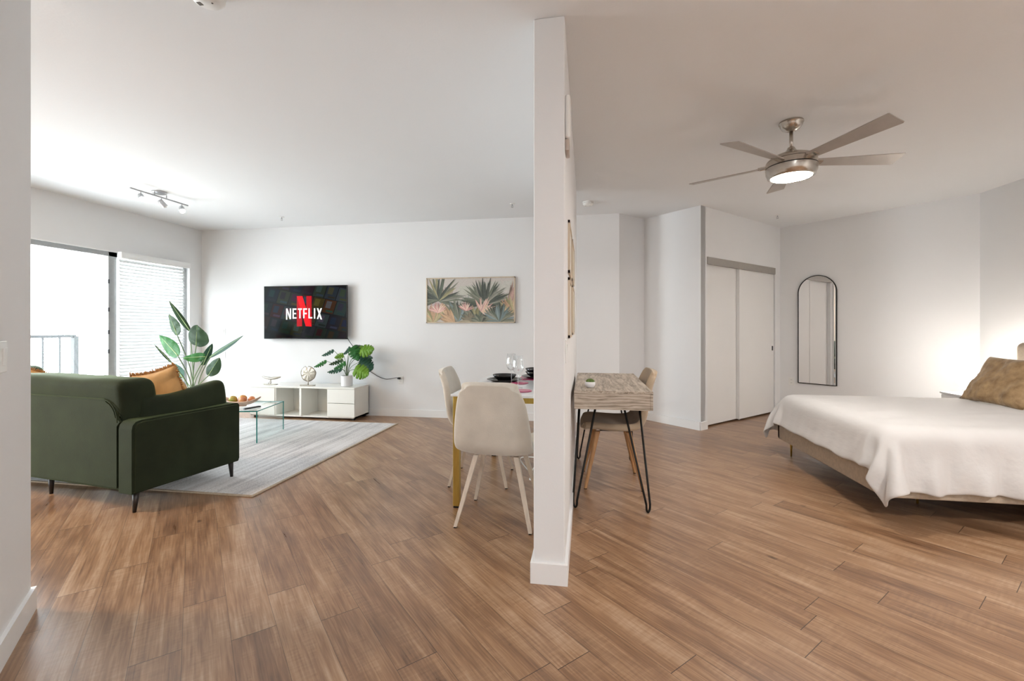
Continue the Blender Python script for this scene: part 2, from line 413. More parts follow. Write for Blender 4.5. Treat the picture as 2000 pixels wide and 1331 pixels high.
def rug_mat():
    m = bpy.data.materials.new('distressed_striped_rug'); m.use_nodes = True
    N = m.node_tree.nodes; L = m.node_tree.links; b = N['Principled BSDF']
    g = N.new('ShaderNodeNewGeometry')
    def ns(sc, scale, det=4, rough=0.6):
        mp = N.new('ShaderNodeMapping'); mp.inputs['Scale'].default_value = sc; L.new(g.outputs['Position'], mp.inputs[0])
        n = N.new('ShaderNodeTexNoise'); n.inputs['Scale'].default_value = scale; n.inputs['Detail'].default_value = det; n.inputs['Roughness'].default_value = rough
        L.new(mp.outputs[0], n.inputs['Vector']); return n.outputs['Fac']
    a = ns((9, 0.35, 1), 1.6, 5, 0.7); c = ns((1, 1, 1), 2.2, 4); d = ns((30, 9, 1), 6, 3, 0.7)
    def mth(op, x, y):
        q = N.new('ShaderNodeMath'); q.operation = op
        for i, k in enumerate((x, y)):
            if isinstance(k, float): q.inputs[i].default_value = k
            else: L.new(k, q.inputs[i])
        return q.outputs[0]
    f = mth('ADD', mth('MULTIPLY', a, 0.46), mth('ADD', mth('MULTIPLY', c, 0.16), mth('MULTIPLY', d, 0.38)))
    r = N.new('ShaderNodeValToRGB'); cr = r.color_ramp
    cr.elements[0].position = 0.39; cr.elements[0].color = (0.16, 0.155, 0.17, 1)
    cr.elements[1].position = 0.58; cr.elements[1].color = (0.68, 0.67, 0.675, 1)
    e = cr.elements.new(0.45); e.color = (0.38, 0.365, 0.375, 1)
    e = cr.elements.new(0.51); e.color = (0.55, 0.525, 0.51, 1)
    L.new(f, r.inputs[0]); L.new(r.outputs[0], b.inputs['Base Color'])
    b.inputs['Roughness'].default_value = 0.95; b.inputs['Sheen Weight'].default_value = 0.3
    bp = N.new('ShaderNodeBump'); bp.inputs['Strength'].default_value = 0.6; bp.inputs['Distance'].default_value = 0.006
    L.new(ns((1, 1, 1), 160, 2), bp.inputs['Height']); L.new(bp.outputs[0], b.inputs['Normal'])
    return m
RUGM = rug_mat()
RUGB = pm('beige_rug_binding', (0.42, 0.33, 0.24), 0.9, var=0.12, scale=60)
LIGHT_HALL = 180.0
FILL_REAR = 74.0
FILL_BED = 112.0

# ================================================================= THE SETTING
H = 2.74
TVY = 5.95
S2 = math.sqrt(0.5)
C0 = (1.38, 5.72); C1 = (2.855, 7.195); INN = (0.79, 6.31); HALL = (0.43, 5.95); HEADX = 4.32
def seg_box(bm, p0, p1, th, z0, z1, side=1):
    """upright slab on the plan line p0-p1, thickness on its left (side=1) or right (side=-1)"""
    d = Vector((p1[0] - p0[0], p1[1] - p0[1])).normalized(); n = Vector((-d.y, d.x)) * side * th
    prism(bm, [p0, p1, (p1[0] + n.x, p1[1] + n.y), (p0[0] + n.x, p0[1] + n.y)], z0, z1)

bm = NB(); box(bm, -6.0, 4.5, -2.8, 7.6, -0.1, 0); struct_('floor', bm, FLOORM)
bm = NB(); box(bm, -6.0, 4.5, -2.8, 7.6, H, H + 0.1); struct_('ceiling', bm, CEIL)
bm = NB(); box(bm, -5.8, HALL[0], TVY, TVY + 0.12, 0, H); struct_('wall_television', bm, WALL)
bm = NB(); seg_box(bm, HALL, INN, 0.1, 0, H); struct_('wall_hall', bm, WALL)
bm = NB(); seg_box(bm, INN, C0, 0.1, 0, H); struct_('wall_closet_side', bm, WALL)
E_ = (S2, S2)
def cl(s, off=0.0): return (C0[0] + E_[0] * s - E_[1] * off, C0[1] + E_[1] * s + E_[0] * off)
bm = NB()
seg_box(bm, cl(0.004), cl(0.145), 0.12, 0, H); seg_box(bm, cl(0.145), cl(1.93), 0.12, 2.05, H); seg_box(bm, cl(1.93), cl(2.09), 0.12, 0, H)
struct_('wall_closet_front', bm, WALL)
bm = NB(); seg_box(bm, cl(0.1, 0.65), cl(2.09, 0.65), 0.1, 0, H); seg_box(bm, cl(2.09, 0.12), cl(2.09, 0.75), 0.08, 0, H, 1)
struct_('wall_closet_inside', bm, WALL)
bm = NB(); seg_box(bm, C1, (HEADX, 5.73), 0.1, 0, H); struct_('wall_mirror', bm, WALL)
bm = NB(); box(bm, HEADX, HEADX + 0.12, -2.6, 5.80, 0, H); struct_('wall_headboard', bm, WALL)
bm = NB(); box(bm, -5.8, HEADX, -2.72, -2.6, 0, H); struct_('wall_rear', bm, WALL)
# divider wall between living room and bedroom
bm = NB(); box(bm, -0.25, -0.10, 2.155, 4.89, 0, H, 0.004, 1); struct_('wall_divider', bm, WALL)
# short diagonal wall at the left of the camera
NL0 = (-2.385, 1.572); NL1 = (-0.50, -0.313)
bm = NB(); seg_box(bm, NL0, NL1, 0.12, 0, H, -1); struct_('wall_left', bm, WALL)
# window wall with the glazed opening and an unseen one added for daylight
bm = NB()
for y0, y1, z0, z1 in ((-2.6, 0.3, 0, H), (0.3, 1.8, 2.2, H), (1.8, 3.05, 0, H), (3.05, 5.74, 2.2, H), (5.74, TVY, 0, H)):
    box(bm, -5.94, -5.8, y0, y1, z0, z1)
struct_('wall_window', bm, WALL)

# glazed sliding door beside the blinds
bm = NB()
for y0, y1 in ((3.05, 3.13), (4.64, 4.745), (5.68, 5.74)): box(bm, -5.92, -5.85, y0, y1, 0, 2.2, 0.004, 1)
box(bm, -5.92, -5.85, 3.05, 5.74, 2.14, 2.2); box(bm, -5.92, -5.85, 3.05, 5.74, 0, 0.07)
w1 = struct_('window_1', bm, GREYM)
bm = NB(); box(bm, -5.888, -5.882, 3.13, 4.64, 0.07, 2.14); box(bm, -5.888, -5.882, 4.745, 5.68, 0.07, 2.14)
finish('pane', bm, GLASS, w1)
bm = NB()
for z in (0.93, 1.17, 1.45, 1.80): box(bm, -5.85, -5.835, 4.628, 4.645, z, z + 0.05, 0.002, 1)
finish('roller_catch', bm, BLACKP, w1)
bm = NB(); box(bm, -5.8, -5.79, 3.05, 5.74, 2.19, 2.205); finish('drywall_bead', bm, TRIM, w1)
bm = NB()
for y0, y1 in ((0.3, 0.37), (1.01, 1.09), (1.73, 1.8)): box(bm, -5.92, -5.85, y0, y1, 0, 2.2)
box(bm, -5.92, -5.85, 0.3, 1.8, 2.14, 2.2); box(bm, -5.92, -5.85, 0.3, 1.8, 0, 0.07)
w2 = struct_('added_window', bm, GREYM)  # unseen window, added to bring more daylight into the room
bm = NB(); box(bm, -5.888, -5.882, 0.37, 1.73, 0.07, 2.14); finish('pane', bm, GLASS, w2)

# closet sliding doors
def panel(s0, s1, off, th=0.03, z0=0.022, z1=2.05):
    b = NB(); seg_box(b, cl(s0, off), cl(s1, off), th, z0, z1); return b
d1 = struct_('door_1', panel(0.13, 1.0, 0.055), DOORW)
d2 = struct_('door_2', panel(0.94, 1.92, 0.018), DOORW)
b = NB(); seg_box(b, cl(0.935, 0.012), cl(0.975, 0.012), 0.04, 0.022, 2.05); finish('edge_stile', b, DOORW, d2)
b = NB(); seg_box(b, cl(1.865, 0.012), cl(1.89, 0.012), 0.01, 0.92, 0.985); finish('finger_pull', b, BLACKP, d2)
b = NB(); seg_box(b, cl(0.135, -0.012), cl(1.915, -0.012), 0.03, 2.035, 2.125); struct_('trim_1', b, FASCIA)
b = NB(); seg_box(b, cl(1.0, 0.05), cl(1.02, 0.05), 0.01, 0.0, 0.022); finish('floor_guide', b, PLASTIC, d2)

# baseboards
def bboard(name, segs, side=-1, h=0.10, th=0.015):
    b = NB()
    for p0, p1 in segs: seg_box(b, p0, p1, th, 0, h, side)
    struct_(name, b, TRIM)
bboard('baseboard_television', [((-5.8, TVY), HALL)])
bboard('baseboard_hall', [(HALL, INN)])
bboard('baseboard_closet_side', [(INN, (C0[0] - 0.011, C0[1] - 0.011))])
bboard('baseboard_closet_front', [(cl(-0.015), cl(0.13)), (cl(1.93), cl(2.07))])
bboard('baseboard_mirror', [(C1, (HEADX, 5.73))])
bboard('baseboard_headboard', [((HEADX, 5.73), (HEADX, -2.6))])
bboard('baseboard_window', [((-5.8, 5.74), (-5.8, TVY))])
bboard('baseboard_left', [((NL0[0] - 0.011, NL0[1] + 0.011), (NL1[0], NL1[1])), ], side=1)
b = NB(); seg_box(b, (-2.385 - 0.085, 1.572 - 0.085), NL0, 0.015, 0, 0.10, 1)
o = struct_('baseboard_left_end', b, TRIM)
b = NB()
box(b, -0.265, -0.25, 2.14, 4.905, 0, 0.10); box(b, -0.10, -0.085, 2.14, 4.905, 0, 0.10); box(b, -0.25, -0.10, 2.14, 2.155, 0, 0.10); box(b, -0.25, -0.10, 4.89, 4.905, 0, 0.10)
struct_('baseboard_divider', b, TRIM)

# balcony outside the glass
bm = NB(); box(bm, -7.5, -5.95, 0.0, 6.4, -0.12, -0.02); struct_('balcony_floor', bm, CONCRETE)
T = Thing('balcony_railing', 'grey metal railing with thin upright bars outside the glass door', 'railing', (-7.3, 3.8, -0.02))
bm = NB(); box(bm, -7.325, -7.275, 0.4, 5.33, 1.11, 1.15); T.part('top_rail', bm, RAIL, world=True)
bm = NB(); box(bm, -7.315, -7.285, 0.4, 5.33, 0.05, 0.08); T.part('bottom_rail', bm, RAIL, world=True)
bm = NB(); box(bm, -7.33, -7.27, 5.30, 5.36, -0.02, 1.13); T.part('post', bm, RAIL, world=True)
y = 5.14
bm = NB()
while y > 0.5:
    box(bm, -7.31, -7.29, y - 0.009, y + 0.009, 0.08, 1.11); y -= 0.20
T.part('balusters', bm, RAIL, world=True)

# ---------------------------------------------------------------- blinds
T = Thing('window_blind', 'white horizontal slat blind over the right-hand window pane', 'blind', (-5.80, 5.2, 0.06))
bm = NB(); box(bm, -5.80, -5.735, 4.705, 5.70, 2.125, 2.205, 0.006, 2); T.part('head_rail', bm, TRIM, world=True)
bm = NB(); z = 2.10
while z > 0.12:
    M = Matrix.Translation((-5.825, 0, z)) @ Matrix.Rotation(math.radians(58), 4, 'Y')
    box(bm, -0.025, 0.025, 4.745, 5.665, -0.0012, 0.0012, M=M); z -= 0.0425
T.part('slats', bm, BLIND, world=True)
bm = NB(); box(bm, -5.845, -5.805, 4.745, 5.665, 0.06, 0.085); T.part('bottom_rail', bm, TRIM, world=True)
bm = NB()
for y in (4.86, 5.20, 5.54):
    tube(bm, [(-5.797, y, 2.12), (-5.797, y, 0.08)], 0.0012, 4)
T.part('ladder_cord', bm, TRIM, world=True)
bm = NB(); tube(bm, [(-5.785, 5.60, 2.12), (-5.78, 5.60, 0.95)], 0.0016, 5); tube(bm, [(-5.78, 5.60, 0.95), (-5.78, 5.60, 0.90)], 0.006, 8)
T.part('pull_cord', bm, PLASTIC, world=True)

# ================================================================= LARGE FURNITURE
# ---------------------------------------------------------------- rug
T = Thing('area_rug', 'large pale grey rug with distressed darker stripes under the glass coffee table', 'rug', (-3.6, 4.2, 0))
bm = NB(); box(bm, -4.78, -2.42, 2.92, 5.44, 0.0, 0.010, 0.003, 1); T.part('pile', bm, RUGM, world=True)
bm = NB()
for q in ((-4.80, -2.40, 2.90, 2.925), (-4.80, -2.40, 5.435, 5.46), (-4.80, -4.775, 2.925, 5.435), (-2.425, -2.40, 2.925, 5.435)): box(bm, *q, 0.0, 0.009, 0.002, 1)
T.part('border', bm, RUGB, world=True)

# ---------------------------------------------------------------- soft shapes
def cushion(w, h, t, seed=0, pinch=0.35, n=22, corner=0.9, wr=0.006):
    """pillow in the XZ plane, thickness along Y, centred"""
    bm = NB()
    def f(side):
        def g(u, v):
            x = 2 * u - 1; z = 2 * v - 1
            e = max(0.0, (1 - abs(x) ** 3.2)) * max(0.0, (1 - abs(z) ** 3.2))
            th = t / 2 * (e ** 0.42)
            # edges bow inwards between corners
            px = x * (w / 2) * (1 - 0.05 * pinch * 2 * (1 - abs(z) ** 2)); pz = z * (h / 2) * (1 - 0.05 * pinch * 2 * (1 - abs(x) ** 2))
            q = Vector((px * 7 + seed, pz * 7, seed * 1.7))
            d = noise.noise(q) * wr * 2 + noise.noise(q * 2.7) * wr
            return Vector((px, side * (th + (d if e > 0.02 else 0)), pz))
        return g
    grid(bm, n, n, f(1)); grid(bm, n, n, f(-1))
    bmesh.ops.remove_doubles(bm, verts=bm.verts[:], dist=0.0008)
    return bm

# ---------------------------------------------------------------- green sofa
RZ = math.radians(-7.6)
sofa = Thing('sofa', 'dark green velvet sofa seen from behind, on slim black-brown legs', 'sofa', (-2.945, 2.49, 0), RZ)
LEN = 1.92
def rbox(x0, x1, y0, y1, z0, z1, b=0.03, s=3):
    q = NB(); box(q, x0, x1, y0, y1, z0, z1, b, s); return q
# arm: flat slab with a gently rounded back top corner, in the YZ plane
def arm(x0, x1):
    q = NB()
    pr = [(0.0, 0.135), (0.80, 0.135), (0.81, 0.16), (0.81, 0.60), (0.795, 0.617), (0.78, 0.62), (0.06, 0.62), (0.025, 0.612), (0.006, 0.59), (0.0, 0.56)]
    M = Matrix(((0, 0, 1, 0), (1, 0, 0, 0), (0, 1, 0, 0), (0, 0, 0, 1)))
    prism(q, pr, x0, x1, M)
    bmesh.ops.bevel(q, geom=[e for e in q.edges if abs(e.verts[0].co.x - e.verts[1].co.x) < 1e-5], offset=0.014, segments=3, affect='EDGES')
    return q
sofa.part('arm', arm(-0.15, 0.0), VELVET, 'auto'); sofa.part('arm', arm(-LEN, -LEN + 0.15), VELVET, 'auto')
# back panel with rounded upper corners
q = NB()
pr = [(-LEN + 0.14, 0.14), (-0.15, 0.14), (-0.15, 0.58)]
for k in range(7):
    a = k / 6 * PI / 2; pr.append((-0.30 + 0.14 * math.cos(a), 0.60 + 0.155 * math.sin(a)))
for k in range(7):
    a = PI / 2 + k / 6 * PI / 2; pr.append((-LEN + 0.30 + 0.15 * math.cos(a), 0.60 + 0.155 * math.sin(a)))
pr.append((-LEN + 0.14, 0.58))
M = Matrix(((1, 0, 0, 0), (0, 0, 1, 0), (0, 1, 0, 0), (0, 0, 0, 1)))
prism(q, pr, 0.008, 0.13, M)
bmesh.ops.bevel(q, geom=[e for e in q.edges if abs(e.verts[0].co.y - e.verts[1].co.y) < 1e-5], offset=0.02, segments=3, affect='EDGES')
bk = sofa.part('back_panel', q, VELVET, 'auto')
q = NB(); tube(q, [(-LEN + 0.16, 0.012, 0.60)] + [(x, 0.010, z) for x, z in [(-LEN + 0.30 + 0.146 * math.cos(PI - k / 6 * PI / 2), 0.60 + 0.150 * math.sin(PI - k / 6 * PI / 2)) for k in range(7)]] + [(-0.30 + 0.136 * math.cos(PI / 2 - k / 6 * PI / 2), 0.010, 0.60 + 0.150 * math.sin(PI / 2 - k / 6 * PI / 2)) for k in range(7)] + [(-0.164, 0.010, 0.52)] if False else [(x, 0.010, 0.60 + 0.15 * math.sin(a)) for x, a in [(-LEN + 0.30 + 0.146 * math.cos(PI - k / 6 * PI / 2), PI - k / 6 * PI / 2) for k in range(7)]] + [(-0.30 + 0.136 * math.cos(PI / 2 - k / 6 * PI / 2), 0.010, 0.60 + 0.150 * math.sin(PI / 2 - k / 6 * PI / 2)) for k in range(7)], 0.005, 6)
sofa.part('piping', q, VELVET, True, parent=bk)
sofa.part('seat_base', rbox(-LEN + 0.15, -0.15, 0.02, 0.80, 0.14, 0.30, 0.015), VELVET, 'auto')
for x0, x1 in ((-LEN + 0.16, -LEN / 2 - 0.005), (-LEN / 2 + 0.005, -0.16)):
    q = NB(); box(q, x0, x1, 0.13, 0.84, 0.295, 0.44, 0.05, 4); sofa.part('seat_cushion', q, VELVET, 'auto')
def soft_box(x0, x1, y0, y1, z0, z1, bev, cuts, lean=0.0, crown=0.0, amp=0.010, seed=0.0):
    q = NB(); box(q, x0, x1, y0, y1, z0, z1, bev, 5)
    bmesh.ops.subdivide_edges(q, edges=[e for e in q.edges if e.calc_length() > 0.12], cuts=cuts, use_grid_fill=True)
    cx = (x0 + x1) / 2
    for v in q.verts:
        t = (v.co.z - z0) / (z1 - z0)
        v.co.y += lean * t
        if t > 0.5: v.co.z += crown * (1 - ((v.co.x - cx) / (x1 - x0) * 2) ** 2)
        s_ = v.co + Vector((seed, 0, 0))
        v.co += Vector((noise.noise(s_ * 4), noise.noise(s_ * 4 + Vector((5, 0, 0))), noise.noise(s_ * 5 + Vector((0, 7, 0))))) * amp
    return q
sofa.part('back_cushion', soft_box(-LEN + 0.14, -0.13, 0.055, 0.30, 0.46, 0.885, 0.065, 8, -0.055, 0.006, 0.010), VELVET, True)
def sleg(x, y, sx, sy):
    q = NB(); taper(q, (x, y, 0.14), (x + sx, y + sy, 0.0105 if y > 0.5 else 0.0), 0.021, 0.011, square=False); return q
for x, y, sx, sy in ((-0.05, 0.05, 0.0, -0.01), (-0.05, 0.76, 0.0, 0.01), (-LEN + 0.05, 0.05, 0, -0.01), (-LEN + 0.05, 0.76, 0, 0.01), (-1.02, 0.10, 0, 0)):
    sofa.part('leg', sleg(x, y, sx, sy), DWOOD, True)

def place(o, loc, rot): o.location = loc; o.rotation_euler = rot; return o
# loose green cushion leaning on the arm
q = soft_box(-0.335, 0.335, -0.085, 0.085, -0.175, 0.175, 0.075, 5, 0.0, -0.03, 0.022, 3.0)
for v in q.verts:
    v.co.z += 0.028 * (v.co.x / 0.335)
    v.co.y *= 1.0 + 0.25 * (1 - abs(v.co.x) / 0.335)
o = finish('scatter_cushion', q, VELVET, None, True, mods=[SUB(1)]); tag(o, 'dark green velvet cushion resting along the inside of the sofa arm', 'cushion')
place(o, (-3.05, 2.965, 0.62), (math.radians(-14), 0, math.radians(82)))
# mustard fringed cushion
def fringed(name, label, loc, rot, w, seed):
    T = Thing(name, label, 'cushion', loc); T.o.rotation_euler = rot
    T.part('cover', cushion(w, w, 0.15, seed, 0.9, wr=0.012), OCHRE, True)
    b = NB(); random.seed(seed)
    for side in range(4):
        n = 56
        for k in range(n):
            t = (k + 0.5) / n * 2 - 1
            bow = 1 - 0.09 * (1 - t * t)
            p = [Vector((t, 0, 1)), Vector((t, 0, -1)), Vector((1, 0, t)), Vector((-1, 0, t))][side]
            base = Vector((p.x * w / 2 * (bow if side > 1 else 1), 0, p.z * w / 2 * (bow if side < 2 else 1)))
            out = [Vector((0, 0, 1)), Vector((0, 0, -1)), Vector((1, 0, 0)), Vector((-1, 0, 0))][side]
            tip = base + out * random.uniform(0.016, 0.026) + Vector((random.uniform(-.006, .006), random.uniform(-.008, .008), random.uniform(-.006, .006)))
            tube(b, [base - out * 0.008, (base + tip) / 2, tip], 0.004, 4, radii=[0.0048, 0.0045, 0.002])
    T.part('fringe', b, FRINGE, True)
    return T
fringed('fringed_cushion', 'mustard cushion with a brown fringe, standing on the sofa behind the green one', (-3.25, 2.99, 0.69), (math.radians(14), math.radians(-12), math.radians(-6)), 0.47, 5)

# second seat beside the window, backrest to the glass
T = Thing('armchair', 'dark green armchair by the window, only its rounded back showing past the sofa', 'armchair', (-5.35, 3.38, 0))
T.part('base', rbox(-5.74, -4.96, 2.94, 3.82, 0.14, 0.30, 0.02), VELVET, 'auto', world=True)
T.part('seat_cushion', rbox(-5.55, -4.94, 3.05, 3.71, 0.295, 0.44, 0.05, 4), VELVET, 'auto', world=True)
T.part('arm', rbox(-5.74, -4.96, 2.90, 3.04, 0.14, 0.60, 0.03), VELVET, 'auto', world=True)
T.part('arm', rbox(-5.74, -4.96, 3.72, 3.86, 0.14, 0.60, 0.03), VELVET, 'auto', world=True)
T.part('backrest', rbox(-5.75, -5.52, 3.00, 3.80, 0.30, 0.86, 0.09, 5), VELVET, 'auto', world=True)
for x in (-5.68, -5.02):
    for y in (2.97, 3.79):
        b = NB(); taper(b, (x, y, 0.14), (x, y, 0), 0.025, 0.012, square=False); T.part('leg', b, DWOOD, True, world=True)
fringed('fringed_cushion', 'mustard cushion with a brown fringe, leaning on the armchair by the window', (-5.30, 3.34, 0.70), (math.radians(8), math.radians(28), math.radians(40)), 0.44, 11)

# ---------------------------------------------------------------- glass coffee table
TZ = 0.355
tt = math.radians(14)
T = Thing('coffee_table', 'clear bent-glass coffee table with green edges on the rug', 'coffee table', (-3.47, 4.26, 0.010), tt)
W_, D_, t_ = 1.10, 0.66, 0.010
b = NB(); box(b, -W_, 0, 0, D_, TZ - 0.010 - t_, TZ - 0.010); T.part('tabletop', b, TGLASS)
for x0 in (-W_, -t_):
    b = NB(); box(b, x0, x0 + t_, 0.0, D_, 0, TZ - 0.010 - t_); p = T.part('side_panel', b, TGLASS)
b = NB()
e = 0.0012; zt = TZ - 0.010
box(b, -W_ - e, e, -e, e, zt - t_ - e, zt + e); box(b, -W_ - e, e, D_ - e, D_ + e, zt - t_ - e, zt + e)
for x0 in (-W_, -t_):
    for y0 in (0, D_): box(b, x0 - e, x0 + t_ + e, y0 - e, y0 + e, 0, zt - t_)
box(b, -e, e, 0, D_, zt - t_, zt)
T.part('polished_edge', b, TEDGE)

def w2l(x, y):  # table-local to world
    c, s = math.cos(tt), math.sin(tt); return (-3.47 + c * x - s * y, 4.26 + s * x + c * y)
bx, by = w2l(-0.32, 0.33)
T = Thing('fruit_bowl', 'shallow boat-shaped wooden bowl of fruit on the glass table', 'bowl', (bx, by, TZ + 0.001), tt)
def bowlf(u, v):
    a = 2 * PI * u; r = 0.05 + (1 - 0.05) * v
    x = 0.205 * r * math.cos(a) ; y = 0.095 * r * math.sin(a)
    return Vector((x, y, 0.010 + 0.045 * v ** 2 + 0.045 * (abs(math.cos(a)) ** 3) * v ** 3))
b = NB(); grid(b, 40, 10, bowlf); bmesh.ops.remove_doubles(b, verts=b.verts[:], dist=1e-4)
T.part('bowl', b, BOWLW, True, mods=[('SOLIDIFY', dict(thickness=0.009, offset=-1.0))])
b = NB(); lathe(b, [(0.045, 0), (0.05, 0.012)], 20); T.part('foot', b, BOWLW)
def fruit(name, col, col2, r, sq, label, x, y, z, rz=0.0, tilt=0.3):
    m = pm(name + '_skin', col, 0.42, var=0.05, col2=col2, scale=9, bump=0.12, bscale=60)
    b = NB()
    prof = [(r * math.sin(PI * k / 14) * (1 + 0.04 * math.sin(PI * k / 14)), -r * sq * math.cos(PI * k / 14) * (1 - 0.10 * math.exp(-((k - 14) / 1.5) ** 2))) for k in range(0, 15)]
    lathe(b, prof, 20, cap0=False, cap1=False)
    cx, cy = w2l(-0.32 + x, 0.33 + y)
    TT = Thing(name, label, 'fruit', (cx, cy, TZ + z)); TT.o.rotation_euler = (tilt, 0.2, rz)
    TT.part('flesh', b, m, True)
    b = NB(); tube(b, [(0, 0, r * sq * 0.85), (0.002, 0, r * sq * 1.02)], 0.0022, 6); TT.part('stem', b, DWOOD)
fruit('mango', (0.58, 0.30, 0.06), (0.28, 0.36, 0.07), 0.044, 1.05, 'green and orange mango at the left end of the fruit bowl', -0.100, 0.0, 0.073)
fruit('orange', (0.62, 0.27, 0.05), (0.68, 0.33, 0.09), 0.043, 1.0, 'orange at the top middle of the fruit bowl', -0.008, 0.030, 0.079)
fruit('apple', (0.60, 0.16, 0.07), (0.68, 0.34, 0.14), 0.038, 0.92, 'reddish apple at the front of the fruit bowl', 0.022, -0.038, 0.073)
fruit('peach', (0.62, 0.28, 0.10), (0.62, 0.20, 0.09), 0.035, 0.95, 'small orange-red peach at the right end of the fruit bowl', 0.098, 0.012, 0.075)
rx, ry = w2l(-0.13, 0.16)
T = Thing('remote_control', 'black remote control lying on the glass table', 'remote control', (rx, ry, TZ), tt + math.radians(62))
b = NB(); box(b, -0.095, 0.095, -0.021, 0.021, 0.001, 0.017, 0.005, 2); T.part('body', b, BLACKP, 'auto')
b = NB()
for i in range(7):
    for j in range(3): box(b, -0.07 + i * 0.018, -0.06 + i * 0.018, -0.014 + j * 0.011, -0.007 + j * 0.011, 0.016, 0.0185)
T.part('buttons', b, GREYM)

# ---------------------------------------------------------------- tv stand
SX0, SX1, SY0, SY1, SZ = -4.62, -3.05, 5.53, 5.93, 0.445
T = Thing('tv_stand', 'low white gloss media unit with two drawers each side and open middle', 'media unit', ((SX0 + SX1) / 2, SY0 + 0.2, 0))
b = NB(); box(b, SX0, SX1, SY0, SY1, SZ - 0.022, SZ, 0.002, 1); T.part('top_panel', b, LAQ, world=True)
b = NB(); box(b, SX0, SX0 + 0.018, SY0 + 0.018, SY1, 0.03, SZ - 0.022); box(b, SX1 - 0.018, SX1, SY0 + 0.018, SY1, 0.03, SZ - 0.022)
box(b, SX0 + 0.38, SX0 + 0.398, SY0 + 0.01, SY1, 0.03, SZ - 0.022); box(b, SX1 - 0.403, SX1 - 0.385, SY0 + 0.01, SY1, 0.03, SZ - 0.022)
box(b, SX0, SX1, SY0 + 0.018, SY1, 0.03, 0.05); box(b, SX0, SX1, SY1 - 0.01, SY1, 0.05, SZ - 0.022)
T.part('carcass', b, LAQ, world=True)
b = NB(); box(b, -3.865, -3.835, SY0 + 0.004, SY1 - 0.012, 0.05, SZ - 0.022); T.part('divider_panel', b, LAQ, world=True)
for x0, x1 in ((SX0, SX0 + 0.383), (SX1 - 0.40, SX1)):
    for z0, z1 in ((0.045, 0.228), (0.234, SZ - 0.025)):
        b = NB(); box(b, x0 + 0.001, x1 - 0.001, SY0, SY0 + 0.018, z0, z1, 0.0015, 1); T.part('drawer_front', b, LAQ, world=True)
for x in (SX0 + 0.05, SX1 - 0.05):
    for y in (SY0 + 0.06, SY1 - 0.05):
        b = NB(); box(b, x - 0.02, x + 0.02, y - 0.02, y + 0.02, 0, 0.03); T.part('foot', b, BLACKP, world=True)

# ---------------------------------------------------------------- television
def col_mesh(name, polys, mat, parent, inv):
    """polys: list of (points3d, colour). flat coloured patches as one mesh with a colour attribute"""
    me = bpy.data.meshes.new(name); V = []; F = []; C = []
    for pts, c in polys:
        F.append(list(range(len(V), len(V) + len(pts)))); V += [tuple(p) for p in pts]; C.append(c)
    me.from_pydata(V, [], F); me.update()
    at = me.color_attributes.new('Col', 'FLOAT_COLOR', 'CORNER')
    for p, c in zip(me.polygons, C):
        for li in p.loop_indices: at.data[li].color = (*c, 1)
    if inv is not None: me.transform(inv)
    me.materials.append(mat)
    o = bpy.data.objects.new(name, me); COL.objects.link(o); o.parent = parent
    return o
VX0, VX1, VZ0, VZ1, VY = -4.66, -3.345, 1.088, 1.86, 5.855
T = Thing('television', 'flat television on the wall showing a red N and white NETFLIX lettering', 'television', ((VX0 + VX1) / 2, VY + 0.05, VZ0))
b = NB(); box(b, VX0, VX1, VY, VY + 0.028, VZ0, VZ1, 0.004, 2); box(b, VX0 + 0.25, VX1 - 0.25, VY + 0.028, VY + 0.055, VZ0 + 0.10, VZ1 - 0.2, 0.01, 2)
T.part('casing', b, BLACKP, 'auto', world=True)
b = NB(); box(b, -4.15, -3.85, VY + 0.055, TVY - 0.003, 1.35, 1.60); T.part('wall_bracket', b, BLKMET, world=True)
SW, SH = VX1 - VX0 - 0.016, VZ1 - VZ0 - 0.018
def sp_(x, y, k=0): return (VX0 + 0.008 + x * SW, VY - 0.0006 - k * 0.0003, VZ0 + 0.011 + y * SH)
polys = [([sp_(0, 0), sp_(1, 0), sp_(1, 1), sp_(0, 1)], (0.003, 0.003, 0.004))]
random.seed(21)
pal = [(0.10, 0.012, 0.012), (0.015, 0.035, 0.06), (0.05, 0.07, 0.08), (0.07, 0.055, 0.04), (0.02, 0.05, 0.05), (0.08, 0.08, 0.09), (0.05, 0.02, 0.04), (0.10, 0.07, 0.015), (0.03, 0.03, 0.035)]
def clip(poly):
    for ax, lim, sg in ((0, 0.0, 1), (0, 1.0, -1), (1, 0.0, 1), (1, 1.0, -1)):
        out = []
        for i in range(len(poly)):
            a, c = poly[i], poly[(i + 1) % len(poly)]
            ina = (a[ax] - lim) * sg >= 0; inc = (c[ax] - lim) * sg >= 0
            if ina: out.append(a)
            if ina != inc:
                t = (lim - a[ax]) / (c[ax] - a[ax]); out.append((a[0] + t * (c[0] - a[0]), a[1] + t * (c[1] - a[1])))
        poly = out
        if len(poly) < 3: return []
    return poly
ex, ey = Vector((0.135, -0.045)), Vector((0.055, 0.255))   # slanted tile grid
